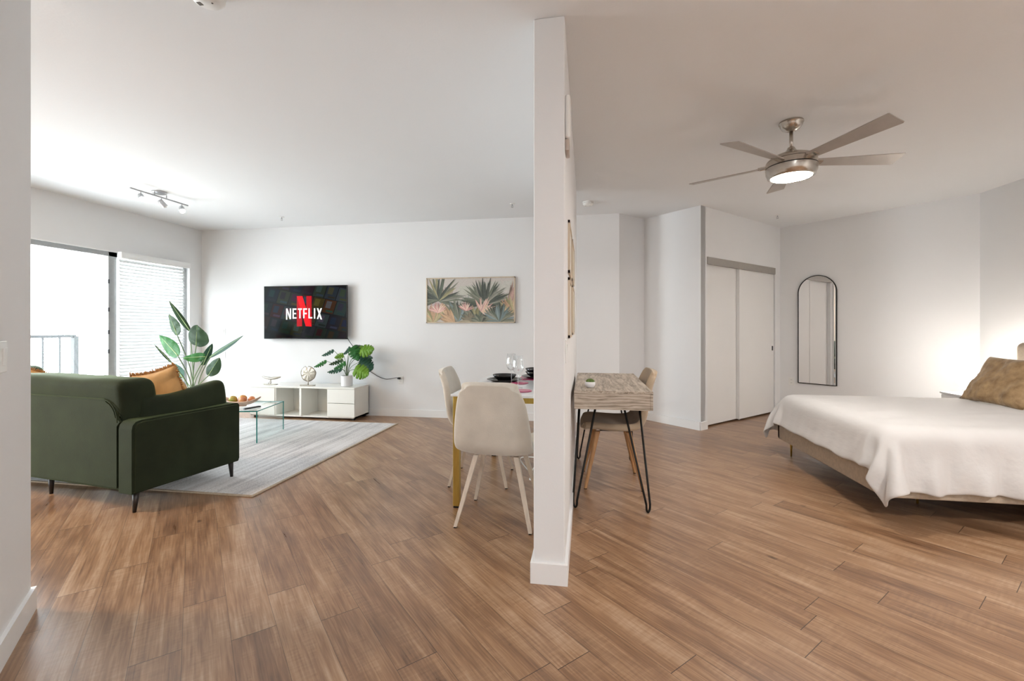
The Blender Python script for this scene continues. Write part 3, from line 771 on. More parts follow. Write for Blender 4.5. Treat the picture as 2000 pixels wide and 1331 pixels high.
for i in range(-4, 11):
    for j in range(-3, 8):
        o_ = ex * i * 1.03 + ey * j * 1.03 + Vector((-0.05 + (j % 2) * 0.03, -0.1))
        fade = max(0.25, min(1.0, 1.25 - abs(o_.y - 0.55) * 1.5))
        for a0, a1, b0, b1, dim in ((0, 0.96, 0, 0.95, 1.0), (0.15, 0.6, 0.35, 0.85, 1.9), (0.3, 0.9, 0.08, 0.22, 1.6)):
            c = random.choice(pal); c = tuple(min(0.07, k * 0.22 * fade * dim * random.uniform(0.5, 1.3)) for k in c)
            pl = clip([tuple(o_ + ex * a + ey * bb) for a, bb in ((a0, b0), (a1, b0), (a1, b1), (a0, b1))])
            if pl: polys.append(([sp_(x, y, 1 if dim == 1.0 else 2) for x, y in pl], c))
RED = (0.80, 0.006, 0.012); DRED = (0.42, 0.004, 0.01); WHT = (0.9, 0.9, 0.88)
nx = lambda x: (x - 150) / 1435; ny = lambda y: 1 - (y - 265) / 905
def P_(pts, c, k): polys.append(([sp_(nx(x), ny(y), k) for x, y in pts], c))
P_([(730, 965), (822, 960), (822, 437), (730, 437)], DRED, 3); P_([(898, 960), (988, 965), (988, 437), (898, 437)], DRED, 3)
P_([(730, 437), (828, 437), (988, 965), (888, 960)], RED, 4)
def bar(x0, x1, y0, y1): P_([(x0, y1), (x1, y1), (x1, y0), (x0, y0)], WHT, 6)
def bot(x): return 822 + 24 * ((x - 855) / 315) ** 2
bar(540, 563, 650, bot(545)); bar(607, 630, 650, bot(620)); P_([(540, 650), (566, 650), (630, bot(628)), (604, bot(604))], WHT, 7)
bar(655, 678, 650, bot(668)); bar(678, 725, 650, 676); bar(678, 718, 728, 752); bar(678, 725, bot(700) - 24, bot(700))
bar(748, 822, 650, 676); bar(774, 797, 676, bot(785))
bar(843, 866, 650, bot(855)); bar(866, 912, 650, 676); bar(866, 906, 728, 752)
bar(935, 958, 650, bot(945)); bar(958, 1002, bot(980) - 24, bot(980))
bar(1030, 1053, 650, bot(1040))
P_([(1080, 650), (1107, 650), (1172, bot(1165)), (1144, bot(1145))], WHT, 6); P_([(1145, 650), (1170, 650), (1105, bot(1100)), (1080, bot(1085))], WHT, 7)
SCREEN = attr_mat('television_screen', 0.18, 0.62)
col_mesh('screen', polys, SCREEN, T.o, T.inv)

# cord from the television to the wall outlet
def outlet(name, label, x, z, wallM):
    T = Thing(name, label, 'outlet', (0, 0, 0)); T.o.matrix_world = wallM @ Matrix.Translation((x, 0, z))
    T.o.matrix_basis = wallM @ Matrix.Translation((x, 0, z))
    b = NB(); box(b, -0.036, 0.036, -0.006, 0.0, -0.058, 0.058, 0.002, 1); p = T.part('cover_plate', b, PLASTIC)
    b = NB()
    for zz in (0.022, -0.022): box(b, -0.017, 0.017, -0.0085, -0.005, zz - 0.014, zz + 0.014, 0.002, 1)
    s = T.part('socket', b, PLASTIC)
    for zz in (0.022, -0.022):
        for xx in (-0.007, 0.007):
            b = NB(); box(b, xx - 0.0012, xx + 0.0012, -0.0088, -0.008, zz - 0.002, zz + 0.008); T.part('slot', b, BLACKP, parent=s)
TVW = Matrix.Translation((0, TVY, 0))
outlet('wall_outlet', 'white outlet on the living room wall right of the media unit, black plug in it', -2.577, 0.515, TVW)
b = NB(); pts = [(-3.36, 5.90, 1.10), (-3.33, 5.93, 1.03), (-3.25, 5.935, 0.92), (-3.22, 5.938, 0.80), (-3.14, 5.94, 0.70), (-3.02, 5.938, 0.62), (-2.90, 5.935, 0.555), (-2.80, 5.93, 0.525), (-2.72, 5.92, 0.53), (-2.63, 5.905, 0.548), (-2.60, 5.91, 0.545)]
def smooth(pts, n=6):
    P = [Vector(p) for p in pts]; out = []
    for i in range(len(P) - 1):
        p0 = P[max(i - 1, 0)]; p1 = P[i]; p2 = P[i + 1]; p3 = P[min(i + 2, len(P) - 1)]
        for k in range(n):
            t = k / n
            out.append(0.5 * ((2 * p1) + (p2 - p0) * t + (2 * p0 - 5 * p1 + 4 * p2 - p3) * t * t + (3 * p1 - p0 - 3 * p2 + p3) * t ** 3))
    out.append(P[-1]); return out
T = Thing('power_cord', 'thin dark cord running from the television down to the wall outlet', 'cord', (-2.59, 5.92, 0.54))
tube(b, smooth(pts), 0.0042, 6); T.part('cable', b, BLACKP, True, world=True)
b = NB(); box(b, -2.612, -2.572, 5.905, 5.943, 0.527, 0.553, 0.006, 2); T.part('plug', b, BLACKP, 'auto', world=True)
def switchplate(name, label, x, z, Mw, gangs=1):
    T = Thing(name, label, 'switch', (0, 0, 0)); T.o.matrix_basis = Mw @ Matrix.Translation((x, 0, z))
    w = 0.036 * gangs
    b = NB(); box(b, -w, w, -0.006, 0, -0.058, 0.058, 0.002, 1); T.part('cover_plate', b, PLASTIC)
    for g in range(gangs):
        c = -w + 0.036 + g * 0.072
        b = NB(); M = Matrix.Translation((c, -0.006, 0)) @ Matrix.Rotation(math.radians(5), 4, 'X'); box(b, -0.017, 0.017, -0.004, 0.002, -0.033, 0.033, 0.001, 1, M=M); T.part('rocker', b, PLASTIC)
switchplate('light_switch', 'small white switch plate on the living room wall between plant and television', -5.42, 1.19, TVW)
outlet('wall_outlet', 'small white outlet plate low on the living room wall beside the tall plant', -5.42, 0.84, TVW)
dv = Vector((1, -1)).normalized()
MW = Matrix.Translation((C1[0], C1[1], 0)) @ Matrix.Rotation(-PI / 4, 4, 'Z')
outlet('wall_outlet', 'beige-white outlet on the bedroom wall left of the arched mirror', 0.155, 0.47, MW)
ML = Matrix.Translation((NL0[0], NL0[1], 0)) @ Matrix.Rotation(-PI / 4, 4, 'Z') @ Matrix.Rotation(PI, 4, 'Z')
switchplate('light_switch', 'white light switch at the left edge on the near grey wall', -0.40, 1.128, ML, 2)
MD = Matrix.Translation((-0.10, 0, 0)) @ Matrix.Rotation(PI / 2, 4, 'Z')
switchplate('light_switch', 'white switch plate on the bedroom side of the dividing wall', 2.24, 1.12, MD)

# ---------------------------------------------------------------- wall picture
AX0, AX1, AZ0, AZ1, AY = -2.19, -0.938, 1.316, 1.942, 5.918
T = Thing('framed_picture', 'wide framed picture of green and pink agave plants on cream', 'picture', ((AX0 + AX1) / 2, AY + 0.016, AZ0))
b = NB()
for q in ((AX0, AX1, AZ0, AZ0 + 0.014), (AX0, AX1, AZ1 - 0.014, AZ1), (AX0, AX0 + 0.014, AZ0, AZ1), (AX1 - 0.014, AX1, AZ0, AZ1)): box(b, q[0], q[1], AY, AY + 0.032, q[2], q[3])
T.part('frame', b, FRAMEW, world=True)
b = NB(); box(b, AX0 + 0.012, AX1 - 0.012, AY + 0.010, AY + 0.03, AZ0 + 0.012, AZ1 - 0.012); T.part('backing', b, FRAMEW, world=True)
aw, ah = AX1 - AX0 - 0.028, AZ1 - AZ0 - 0.028
polys = []; kk = [0]
def ap(x, y): return (AX0 + 0.014 + x * aw, AY + 0.009 - kk[0] * 0.000016, AZ0 + 0.014 + y * ah)
def addp(pts, c):
    pl = clip([tuple(p) for p in pts])
    if pl: kk[0] += 1; polys.append(([ap(x, y) for x, y in pl], c))
addp([(0, 0), (1, 0), (1, 1), (0, 1)], (0.60, 0.54, 0.49))
random.seed(5)
for k in range(14): 
    x = random.random(); y = random.uniform(0.3, 0.9); addp([(x - .14, y - .1), (x + .14, y - .12), (x + .1, y + .12), (x - .1, y + .1)], tuple(c + random.uniform(-.025, .025) for c in (0.60, 0.545, 0.50)))
def blade(cx, cy, ang, ln, w, c, bend=0.0):
    a = math.radians(ang); L = []; R = []
    n = 8
    for k in range(n + 1):
        t = k / n; aa = a + bend * t
        x = cx + ln * t * math.cos(aa) * 0.5; y = cy + ln * t * math.sin(aa)
        ww = w * math.sin(PI * (0.12 + 0.88 * t) ** 0.8) * (1 if t < 1 else 0)
        L.append((x - math.sin(aa) * ww * 0.5, y + math.cos(aa) * ww)); R.append((x + math.sin(aa) * ww * 0.5, y - math.cos(aa) * ww))
    addp(L + R[::-1], c)
    c2 = tuple(min(1, k * 1.35) for k in c)
    addp([(p[0] * .5 + q[0] * .5, p[1] * .5 + q[1] * .5) for p, q in zip(L, R)] + R[::-1], c2)
def fan(cx, cy, n, ln, a0, a1, w, cols, bend=0.15):
    for k in range(n):
        ang = a0 + (a1 - a0) * k / (n - 1) + random.uniform(-3, 3); c = random.choice(cols)
        blade(cx, cy, ang, ln * random.uniform(0.85, 1.1), w * random.uniform(0.8, 1.15), c, random.uniform(-bend, bend))
G = [(0.10, 0.125, 0.09), (0.15, 0.17, 0.12), (0.20, 0.21, 0.15), (0.075, 0.09, 0.075), (0.24, 0.24, 0.19)]
OL = [(0.30, 0.27, 0.12), (0.38, 0.32, 0.15), (0.24, 0.22, 0.09)]; PK = [(0.50, 0.20, 0.17), (0.60, 0.33, 0.26), (0.62, 0.42, 0.33)]; OR = [(0.48, 0.28, 0.12), (0.56, 0.38, 0.20), (0.40, 0.22, 0.10)]; BL = [(0.20, 0.27, 0.28), (0.14, 0.20, 0.20)]
for x in (0.42, 0.50, 0.58, 0.35): fan(x, 0.12, 8, 0.55, 60, 150, 0.03, [(0.42, 0.42, 0.36), (0.36, 0.37, 0.32)])
fan(0.22, 0.48, 7, 0.34, 60, 110, 0.05, [(0.26, 0.20, 0.15), (0.32, 0.24, 0.2)])
for k in range(3): fan(0.13, 0.50, 13, 0.62, -15, 195, 0.032, G + OL[:1])
for k in range(3): fan(0.67, 0.42, 15, 0.58, -12, 190, 0.034, G)
fan(0.92, 0.30, 9, 0.60, 62, 78, 0.035, [(0.28, 0.16, 0.12), (0.20, 0.13, 0.10), (0.42, 0.24, 0.19)])
fan(0.97, 0.18, 9, 0.45, 60, 150, 0.05, OR + OL)
for k in range(2): fan(0.35, 0.02, 11, 0.48, 40, 150, 0.05, BL + G)
fan(0.55, 0.02, 10, 0.42, 20, 150, 0.05, OL + G); fan(0.05, 0.0, 10, 0.45, 30, 150, 0.06, OL + OR)
for k in range(4): blade(0.16 + k * .02, 0.42 - k * .05, -48, 0.55, 0.07, OR[k % 3], -0.3)
for k in range(2): fan(0.12, 0.22, 10, 0.24, 20, 160, 0.022, PK)
fan(0.45, 0.26, 9, 0.22, 20, 150, 0.02, PK); fan(0.63, 0.24, 14, 0.34, -20, 120, 0.025, PK); fan(0.63, 0.24, 9, 0.26, -30, 60, 0.025, OR[1:2] + PK[1:])
fan(0.30, -0.02, 8, 0.36, 100, 165, 0.05, OR)
for k in range(3): fan(0.82, 0.0, 15, 0.42, 0, 180, 0.04, G + BL)
fan(0.50, 0.0, 8, 0.26, 0, 180, 0.05, [(0.30, 0.25, 0.16), (0.20, 0.17, 0.11)]); fan(0.60, -0.02, 8, 0.22, 20, 160, 0.05, G)
ART = attr_mat('printed_canvas', 0.7, sat=0.75)
col_mesh('canvas', polys, ART, T.o, T.inv)
DUVET_N = (66, 68)
# duvet vertices in millimetres, each the step from the one before
DUVET = [
1859,3129,95,-3,-22,24,-14,-17,24,-10,-19,24,11,-22,22,18,-20,19,32,3,7,24,22,-1,30,14,3,-5,32,-7,6,32,-5,31,10,-1,33,3,-1,33,0,0,32,1,0,33,0,0,33,0,0,33,0,0,33,0,0,32,0,0,
33,0,0,33,0,0,33,0,0,32,0,0,33,0,0,33,1,0,33,0,1,33,-1,0,32,0,0,33,0,0,33,-1,0,33,2,0,32,-4,0,33,1,0,33,1,0,33,0,0,32,2,0,33,1,0,33,-2,0,33,0,0,
33,2,0,32,-2,1,33,-1,0,33,-1,0,33,0,0,32,0,0,33,-3,0,33,5,0,32,0,0,33,-1,0,33,3,0,33,-1,0,32,0,0,33,0,0,33,-2,0,33,2,0,32,0,0,33,1,0,33,0,0,33,0,0,
32,0,0,33,-2,0,33,1,0,33,0,0,32,-3,0,33,4,0,33,-2,0,-1930,3,-85,17,-20,20,-15,-17,25,-11,-19,24,-1,-22,24,14,-21,20,30,-8,13,26,21,0,31,11,3,1,32,-6,4,32,-5,32,8,-1,33,-1,0,
33,3,-1,32,-1,0,33,-2,0,33,0,0,33,2,0,33,-1,0,32,0,0,33,0,0,33,1,0,33,0,0,32,0,0,33,0,0,33,-1,1,33,-1,0,33,1,0,32,2,0,33,-1,0,33,-1,0,33,-1,0,32,0,0,
33,0,0,33,-1,0,33,3,0,32,0,0,33,0,0,33,0,0,33,1,1,33,0,0,32,-2,0,33,1,0,33,0,0,33,-3,0,32,2,0,33,-3,0,32,4,0,33,-1,0,33,-1,0,33,3,0,33,-2,1,32,1,-1,
33,0,0,33,0,0,33,1,0,32,-1,0,33,0,0,33,0,0,33,0,0,32,0,0,33,1,0,33,-1,0,33,0,0,32,0,0,33,1,0,33,-4,0,-1945,18,-91,22,-14,19,16,-21,21,-18,-13,24,-10,-19,25,7,-23,22,
23,-17,17,30,13,3,30,11,3,2,33,-6,9,31,-5,32,6,0,33,-1,0,33,-2,-1,32,-1,0,33,-1,0,33,3,0,33,-1,0,33,0,0,32,0,0,33,0,0,33,1,0,33,-1,1,32,0,0,33,1,0,33,-2,0,
33,1,0,33,2,0,32,-3,0,33,0,0,33,1,0,32,2,0,33,0,0,33,-3,0,33,3,0,33,-2,0,32,2,0,33,-1,0,33,-1,1,33,1,0,32,0,0,33,-1,0,33,2,0,33,0,0,32,-4,0,33,4,0,
33,-3,0,32,3,0,33,-2,1,33,0,0,33,1,0,33,1,0,32,-2,0,33,2,-1,33,-2,0,33,2,0,32,-2,0,33,0,0,33,1,0,33,0,0,32,1,0,33,0,0,33,-2,0,33,1,0,32,-1,0,33,1,0,
33,1,0,-1966,16,-99,26,-5,20,21,-15,21,17,-19,20,-21,-9,25,-4,-21,24,15,-21,20,32,-2,9,30,13,2,9,31,-5,7,32,-5,32,1,0,33,-2,0,33,-1,0,32,0,0,33,2,-1,33,-2,0,33,0,1,33,2,-1,
32,-1,1,33,0,0,33,1,0,33,-2,0,32,0,0,33,2,0,33,-1,0,33,0,0,32,1,0,33,-1,0,33,-1,0,33,0,0,33,1,0,32,0,0,33,0,0,33,0,0,33,0,0,32,-1,1,33,1,0,33,0,0,
33,0,0,32,1,0,33,-1,0,33,0,0,33,0,0,32,0,0,33,0,0,33,0,0,33,0,0,32,0,1,33,0,0,33,0,0,33,0,0,32,0,0,33,1,0,33,-2,0,33,2,0,32,-1,0,33,0,0,33,0,0,
33,0,0,32,0,0,33,0,-1,33,0,1,33,0,-1,32,0,0,33,0,0,33,1,0,-1986,17,-106,26,-2,20,26,-5,20,23,-12,19,12,-22,23,-21,-6,24,4,-23,23,28,-11,13,32,8,5,14,30,-4,8,31,-5,32,0,0,
33,-3,0,33,2,-1,32,0,0,33,-2,0,33,1,0,33,3,0,33,-4,1,32,1,-1,33,2,0,33,-2,1,32,-1,0,33,3,-1,33,-1,1,33,0,0,33,0,0,32,0,0,33,0,0,33,-1,0,33,3,0,32,-2,0,
33,0,0,33,0,0,33,0,0,32,0,0,33,1,0,33,-1,0,33,0,0,33,0,1,32,0,0,33,0,0,33,0,0,33,0,0,32,0,0,33,0,0,33,0,0,33,0,0,32,0,0,33,1,0,33,-2,1,33,2,-1,
32,-1,0,33,0,0,33,0,0,33,-1,0,32,1,0,33,1,0,33,1,0,32,-2,0,33,0,0,33,0,0,33,1,0,33,-1,0,32,0,0,33,0,0,33,0,0,-2006,13,-112,25,-3,20,26,-2,20,23,-15,18,27,3,19,
7,-20,24,-18,-10,25,21,-18,18,32,2,7,21,24,-3,8,32,-4,33,3,-1,32,-4,0,33,3,-1,33,-1,0,32,-4,1,33,3,0,33,0,0,32,0,0,33,1,0,33,1,0,33,-2,0,32,1,0,33,1,0,33,-3,0,
33,2,0,32,-1,0,33,0,0,33,0,0,33,1,0,33,0,0,32,0,0,33,0,0,33,0,1,33,0,0,32,0,0,33,0,0,33,0,0,33,0,0,32,-1,0,33,1,0,33,1,0,33,0,0,33,-3,1,32,2,-1,
33,-1,1,33,0,0,33,0,0,32,1,0,33,0,0,33,-1,0,33,1,0,32,-4,0,33,4,0,33,-4,0,32,4,0,33,1,-1,33,0,0,33,-1,1,33,1,-1,32,-1,1,33,-1,0,33,0,0,33,2,0,32,-1,0,
33,-1,0,33,1,0,-2010,28,-122,9,-22,23,26,-7,19,25,-7,20,26,-5,19,28,11,14,-8,-16,28,4,-21,24,29,-7,12,27,19,-1,10,31,-4,33,1,-1,33,-2,0,32,5,-1,32,-5,0,33,2,0,33,-1,1,33,1,-1,
32,0,0,33,-2,1,33,3,-1,33,-1,0,32,-1,1,33,2,-1,33,-1,1,33,0,0,32,0,0,33,0,0,33,0,0,33,0,0,33,0,0,32,2,0,33,1,0,33,-3,0,33,1,0,32,0,0,33,-1,0,33,1,0,
33,0,1,32,0,0,33,-1,0,33,0,0,33,1,0,33,0,0,32,-2,0,33,1,0,33,0,0,32,1,0,33,-2,1,33,2,-1,33,-2,1,33,1,-1,32,-3,1,33,3,-1,33,0,0,32,1,0,33,0,0,33,0,0,
33,0,0,32,-1,0,33,0,0,33,0,1,33,0,-1,33,2,0,32,-1,0,33,-1,0,33,0,0,-2001,48,-133,-3,-22,24,13,-19,23,24,-11,20,26,-5,19,26,14,14,26,-4,20,-7,-19,26,18,-19,20,31,10,4,13,30,-4,
33,-1,-1,33,3,-1,32,3,0,32,-6,0,33,3,0,33,-1,0,33,2,0,32,-2,0,33,2,0,33,-1,0,32,0,0,33,-1,0,33,3,0,33,-3,1,33,3,-1,32,-4,1,33,2,0,33,0,0,33,1,0,33,-1,0,
32,1,0,33,-1,0,33,0,0,33,1,0,32,-1,0,33,0,0,33,-2,1,33,2,-1,32,1,0,33,-1,1,33,2,0,33,-3,0,33,2,0,32,-1,0,33,0,0,33,-2,0,32,2,0,33,-2,1,33,3,-1,33,-3,1,
33,2,-1,32,-3,1,33,3,-1,33,1,0,32,0,0,33,0,0,33,0,0,33,-2,0,33,1,0,32,0,0,33,-2,0,33,3,0,33,0,0,33,-1,0,32,-1,0,33,1,0,-1972,26,-163,-4,6,32,-10,-3,31,6,-19,26,
22,-13,21,28,1,16,25,15,14,21,-12,23,0,-21,25,31,-4,10,20,26,-2,33,-5,-1,32,4,-1,32,6,0,32,-6,0,33,2,0,33,2,0,32,-1,0,33,-1,0,33,1,0,33,0,0,32,0,0,33,0,0,33,1,0,
33,-1,0,32,0,0,33,-1,1,33,2,0,33,-1,0,33,-1,0,33,2,0,32,2,0,33,-1,0,33,-2,0,33,0,0,32,0,0,33,0,0,33,1,0,33,-1,0,32,0,0,33,0,0,33,0,1,33,0,0,32,0,0,
33,0,0,33,0,0,33,0,0,32,0,0,33,-1,0,33,2,0,33,-1,0,33,0,0,32,0,0,33,0,0,33,2,0,32,-2,0,33,2,0,33,-2,0,33,2,0,33,-2,0,32,0,0,33,0,0,33,0,0,33,2,0,
32,-2,0,33,-1,0,33,1,0,-1940,18,-187,-10,-11,29,-6,7,32,-2,14,30,-5,-10,31,17,-16,23,29,1,16,24,17,14,11,-18,25,21,-16,19,29,15,1,32,-7,0,31,11,-3,33,-2,1,32,0,0,33,0,0,32,0,0,
33,0,0,33,0,0,33,0,0,32,1,0,33,0,0,33,0,0,33,-1,0,33,1,0,32,-1,0,33,0,1,33,1,0,33,0,0,33,0,0,32,0,0,33,0,0,33,0,0,33,0,0,32,0,0,33,0,0,33,0,0,
33,0,0,33,0,0,32,0,0,33,0,1,33,0,0,33,0,0,32,0,0,33,0,0,33,0,0,33,0,0,33,0,0,32,0,0,33,0,0,33,0,0,32,0,0,33,0,0,33,0,0,33,0,0,32,0,0,33,0,0,
33,0,0,33,0,0,33,0,0,33,0,0,32,0,0,33,0,0,33,-1,0,33,1,0,32,0,0,33,0,0,-1952,44,-213,9,-9,30,18,-11,26,0,-4,32,-6,2,32,-8,6,32,6,-15,29,28,-3,18,25,14,13,25,-14,16,
23,-14,18,30,10,-4,33,-3,2,32,2,0,33,1,-1,33,0,1,32,0,0,33,0,0,33,0,0,33,0,0,32,-1,0,33,0,0,33,0,0,33,0,0,33,1,0,32,0,0,33,0,0,33,0,1,33,0,0,33,0,0,
32,0,0,33,-1,0,33,0,0,33,0,0,32,0,0,33,0,0,33,1,0,33,0,0,33,0,0,32,0,0,33,0,0,33,0,0,33,0,1,33,0,0,32,0,0,33,0,0,33,0,0,33,0,0,32,0,0,33,0,0,
33,0,0,32,0,0,33,0,0,33,0,0,32,0,0,33,0,0,33,0,0,33,0,0,33,0,0,32,0,0,34,0,0,32,0,0,33,0,0,33,-1,0,32,0,0,34,0,0,32,1,-1,-1955,69,-232,18,-9,26,-2,-15,29,
22,1,24,8,-6,32,1,-6,32,-2,-5,32,-7,-3,32,23,-7,22,29,-3,16,30,-3,12,33,2,2,32,1,-1,33,0,1,32,0,0,33,0,0,33,1,0,33,-1,0,33,1,0,32,-1,0,33,1,0,33,0,0,33,0,0,
33,-1,1,32,1,0,33,0,0,33,0,0,33,0,0,33,0,0,33,0,0,32,0,0,33,0,0,33,0,0,33,0,0,32,0,0,33,0,0,33,0,0,33,0,0,33,0,0,32,0,1,33,0,0,33,0,0,33,0,0,
33,0,0,32,0,0,33,1,0,33,-1,0,33,1,0,33,0,0,32,0,0,33,0,0,32,0,0,33,0,0,33,0,0,33,-1,0,32,0,0,33,0,0,33,0,0,32,0,0,33,0,0,33,0,0,33,0,0,33,0,0,
33,0,0,33,0,0,32,1,0,33,0,0,-1956,70,-234,-10,-28,15,22,18,17,16,-3,29,15,-3,29,8,-5,32,3,-6,32,-8,-3,31,19,-8,27,21,-6,25,32,-3,12,33,1,3,34,1,-1,33,0,1,33,0,0,33,0,0,
33,0,0,33,0,0,32,0,0,33,0,0,33,0,0,33,0,0,33,0,0,33,1,0,32,0,0,33,0,0,33,0,0,33,0,0,33,0,1,32,0,0,33,0,0,33,0,-1,33,0,0,33,0,0,32,0,0,33,0,0,
33,0,0,33,0,0,32,0,0,33,0,1,33,0,0,33,0,0,32,0,0,33,0,0,33,0,0,33,1,0,33,0,0,33,0,0,32,1,0,34,-1,0,32,1,0,32,-1,0,33,0,0,33,0,0,32,0,0,33,0,0,
33,-1,0,33,1,0,33,0,0,33,-1,0,32,1,0,33,-1,0,33,1,0,32,0,0,33,0,0,33,0,0,33,0,0,-1985,45,-268,2,-2,33,11,-2,30,17,3,28,22,8,23,11,-3,31,12,-2,31,10,-4,31,4,-7,31,
26,-5,21,31,-2,12,34,0,4,33,1,-1,34,0,0,33,0,0,33,0,0,32,1,0,33,0,0,33,0,0,33,0,0,33,0,0,33,0,0,33,0,0,33,0,0,32,0,0,33,0,0,33,0,0,33,0,0,32,0,1,
33,0,0,33,0,0,33,0,0,33,0,-1,33,0,0,32,0,0,33,0,0,33,0,0,33,1,0,33,0,0,32,0,0,33,0,0,33,0,0,33,0,1,32,0,-1,33,0,1,33,0,0,33,1,-1,32,0,1,34,0,0,
32,0,0,33,0,0,32,0,0,33,0,0,33,0,-1,32,-1,1,33,0,0,33,0,-1,33,0,1,32,0,-1,34,0,1,32,0,0,33,0,0,33,0,0,32,1,-1,33,-1,1,33,1,-1,33,-1,1,-1990,46,-273,16,-3,29,
17,-4,28,-2,6,32,7,1,32,12,-2,31,12,-3,31,13,-2,30,25,-3,20,22,-3,25,31,-2,11,32,0,4,34,0,-1,33,1,0,32,0,0,34,0,0,32,0,0,33,0,0,33,0,0,33,0,0,33,0,0,33,0,0,
32,0,0,33,0,-1,33,0,0,33,0,0,33,0,0,33,0,1,32,0,0,33,0,0,33,1,0,33,-1,0,33,0,0,33,1,0,32,0,-1,33,0,0,33,0,1,33,0,0,32,0,0,33,0,0,33,0,0,33,0,0,
32,0,-2,33,0,2,33,1,-2,33,0,2,33,0,0,32,0,-2,34,1,2,32,0,0,33,-1,0,33,0,0,32,0,0,33,0,0,32,-1,0,33,0,0,33,0,-2,32,0,0,34,0,2,32,0,-2,33,0,2,32,1,-2,
33,0,2,34,0,0,32,0,0,33,-1,0,32,0,-2,-1967,36,-280,14,-1,31,10,1,31,1,4,33,11,-2,30,8,1,32,15,-4,29,9,0,32,5,0,32,27,-2,19,31,-1,11,33,0,3,33,0,-1,33,0,0,33,0,0,
33,0,0,32,0,0,33,0,0,33,0,0,33,0,0,33,0,0,33,0,0,33,0,0,32,0,-1,33,0,-1,33,0,0,33,0,0,33,0,1,32,1,1,33,-1,0,33,1,0,33,-1,0,33,1,0,32,0,0,33,0,-1,
33,0,-1,33,0,2,33,0,0,32,0,0,33,0,0,33,0,0,33,0,0,32,0,0,33,0,-5,33,0,0,33,0,-2,32,0,0,33,0,-2,33,0,-5,33,0,1,32,0,1,33,0,3,33,0,1,33,0,1,32,0,3,
33,0,1,33,0,1,32,0,-1,33,0,-2,33,0,1,33,0,0,32,0,0,33,0,-4,33,0,-1,33,0,2,32,0,1,33,0,1,-1953,33,-282,11,0,31,11,0,31,8,1,32,8,0,31,8,1,32,2,0,33,-3,-1,33,
20,-1,26,21,0,26,31,-1,10,33,0,2,33,0,0,33,0,0,33,0,0,33,0,0,32,0,0,33,0,0,33,0,0,33,0,0,33,0,0,33,0,0,33,0,0,32,0,-2,33,1,0,33,0,0,33,0,0,33,0,0,
32,0,0,33,0,1,33,0,1,33,0,0,33,0,0,32,0,-1,33,0,0,33,0,-1,33,0,0,33,0,2,32,0,0,33,0,0,33,0,0,33,0,-1,32,0,1,33,0,-3,33,0,-1,33,0,-3,32,0,-4,33,0,-1,
33,0,0,33,0,-1,32,0,1,33,0,1,33,0,3,33,0,2,32,0,2,33,0,1,33,0,2,32,0,-2,33,0,3,33,0,-4,33,0,-1,32,0,1,33,0,-2,33,0,0,33,0,1,32,0,-1,33,0,2,-1948,32,-285,
10,1,31,10,0,31,8,1,32,5,0,33,2,0,32,1,0,33,12,-1,30,9,0,32,25,0,21,31,-1,12,32,0,2,33,0,0,33,0,0,33,0,0,33,0,0,32,0,0,33,0,0,33,0,0,33,0,0,33,0,0,
33,0,0,33,1,0,32,0,-1,33,0,0,33,0,1,33,0,0,33,0,-2,32,0,0,33,0,0,33,0,0,33,0,1,33,0,1,32,0,-1,33,0,-1,33,0,0,33,0,0,33,0,0,32,0,2,33,0,0,33,0,0,
33,1,0,33,-1,-2,32,0,-1,33,0,-6,33,0,0,32,0,-3,33,0,0,33,0,0,33,0,0,32,0,-1,33,0,1,33,0,2,33,0,4,32,0,3,33,0,-1,33,0,1,32,0,1,33,0,3,33,0,-4,33,0,2,
32,0,0,33,0,-4,33,0,1,33,0,-2,32,0,2,33,0,-1,-1947,32,-285,9,1,32,10,0,31,1,0,33,6,1,32,5,0,32,13,-1,30,2,0,33,11,0,31,24,0,22,31,-1,12,33,0,2,32,0,0,33,0,0,
33,0,0,33,0,0,33,0,0,32,1,0,33,-1,0,33,1,0,33,0,0,33,0,0,33,0,-1,32,0,0,33,0,1,33,0,0,33,0,0,33,0,0,32,0,0,33,0,-2,33,0,0,33,0,1,33,0,0,32,0,1,
33,0,-1,33,0,0,33,0,-1,33,0,2,32,0,-2,33,0,0,33,0,0,33,0,1,32,1,0,33,0,-6,33,0,-1,33,0,0,32,0,-3,33,0,-2,33,0,-1,33,0,2,32,0,1,33,0,2,33,0,-1,33,0,4,
32,0,1,33,0,4,33,0,0,32,0,1,33,0,1,33,0,-2,33,0,2,32,0,-4,33,0,-1,33,0,1,33,0,-3,32,0,0,33,0,2,-1946,31,-287,8,1,32,4,0,32,12,0,31,8,0,32,8,0,32,3,0,32,
2,0,33,12,0,30,24,0,23,30,0,13,33,0,1,33,0,0,32,0,0,33,0,0,33,0,0,33,0,0,32,0,0,33,0,0,33,0,0,33,0,0,33,0,0,33,0,-1,32,0,-1,33,0,2,33,0,0,33,0,0,
33,0,0,32,0,0,33,0,-2,33,0,1,33,0,-1,33,0,2,32,0,0,33,0,0,33,0,0,33,0,0,33,0,0,32,0,0,33,0,-2,33,1,0,33,0,0,33,0,0,32,0,-3,33,0,-1,33,0,-1,32,0,-5,
33,0,0,33,0,-1,33,0,0,32,0,2,33,0,3,33,0,0,33,0,5,32,0,2,33,0,3,33,0,0,32,0,-1,33,0,2,33,0,-1,33,0,-3,32,0,1,33,0,-3,33,0,0,33,0,-1,32,0,-3,33,0,-1,
-1946,32,-283,5,0,32,12,0,31,9,0,31,9,0,32,5,0,32,3,0,33,1,0,33,14,0,30,23,0,23,30,0,12,33,0,2,33,0,0,32,0,0,33,0,0,33,0,0,33,0,0,32,0,0,33,0,0,33,0,0,
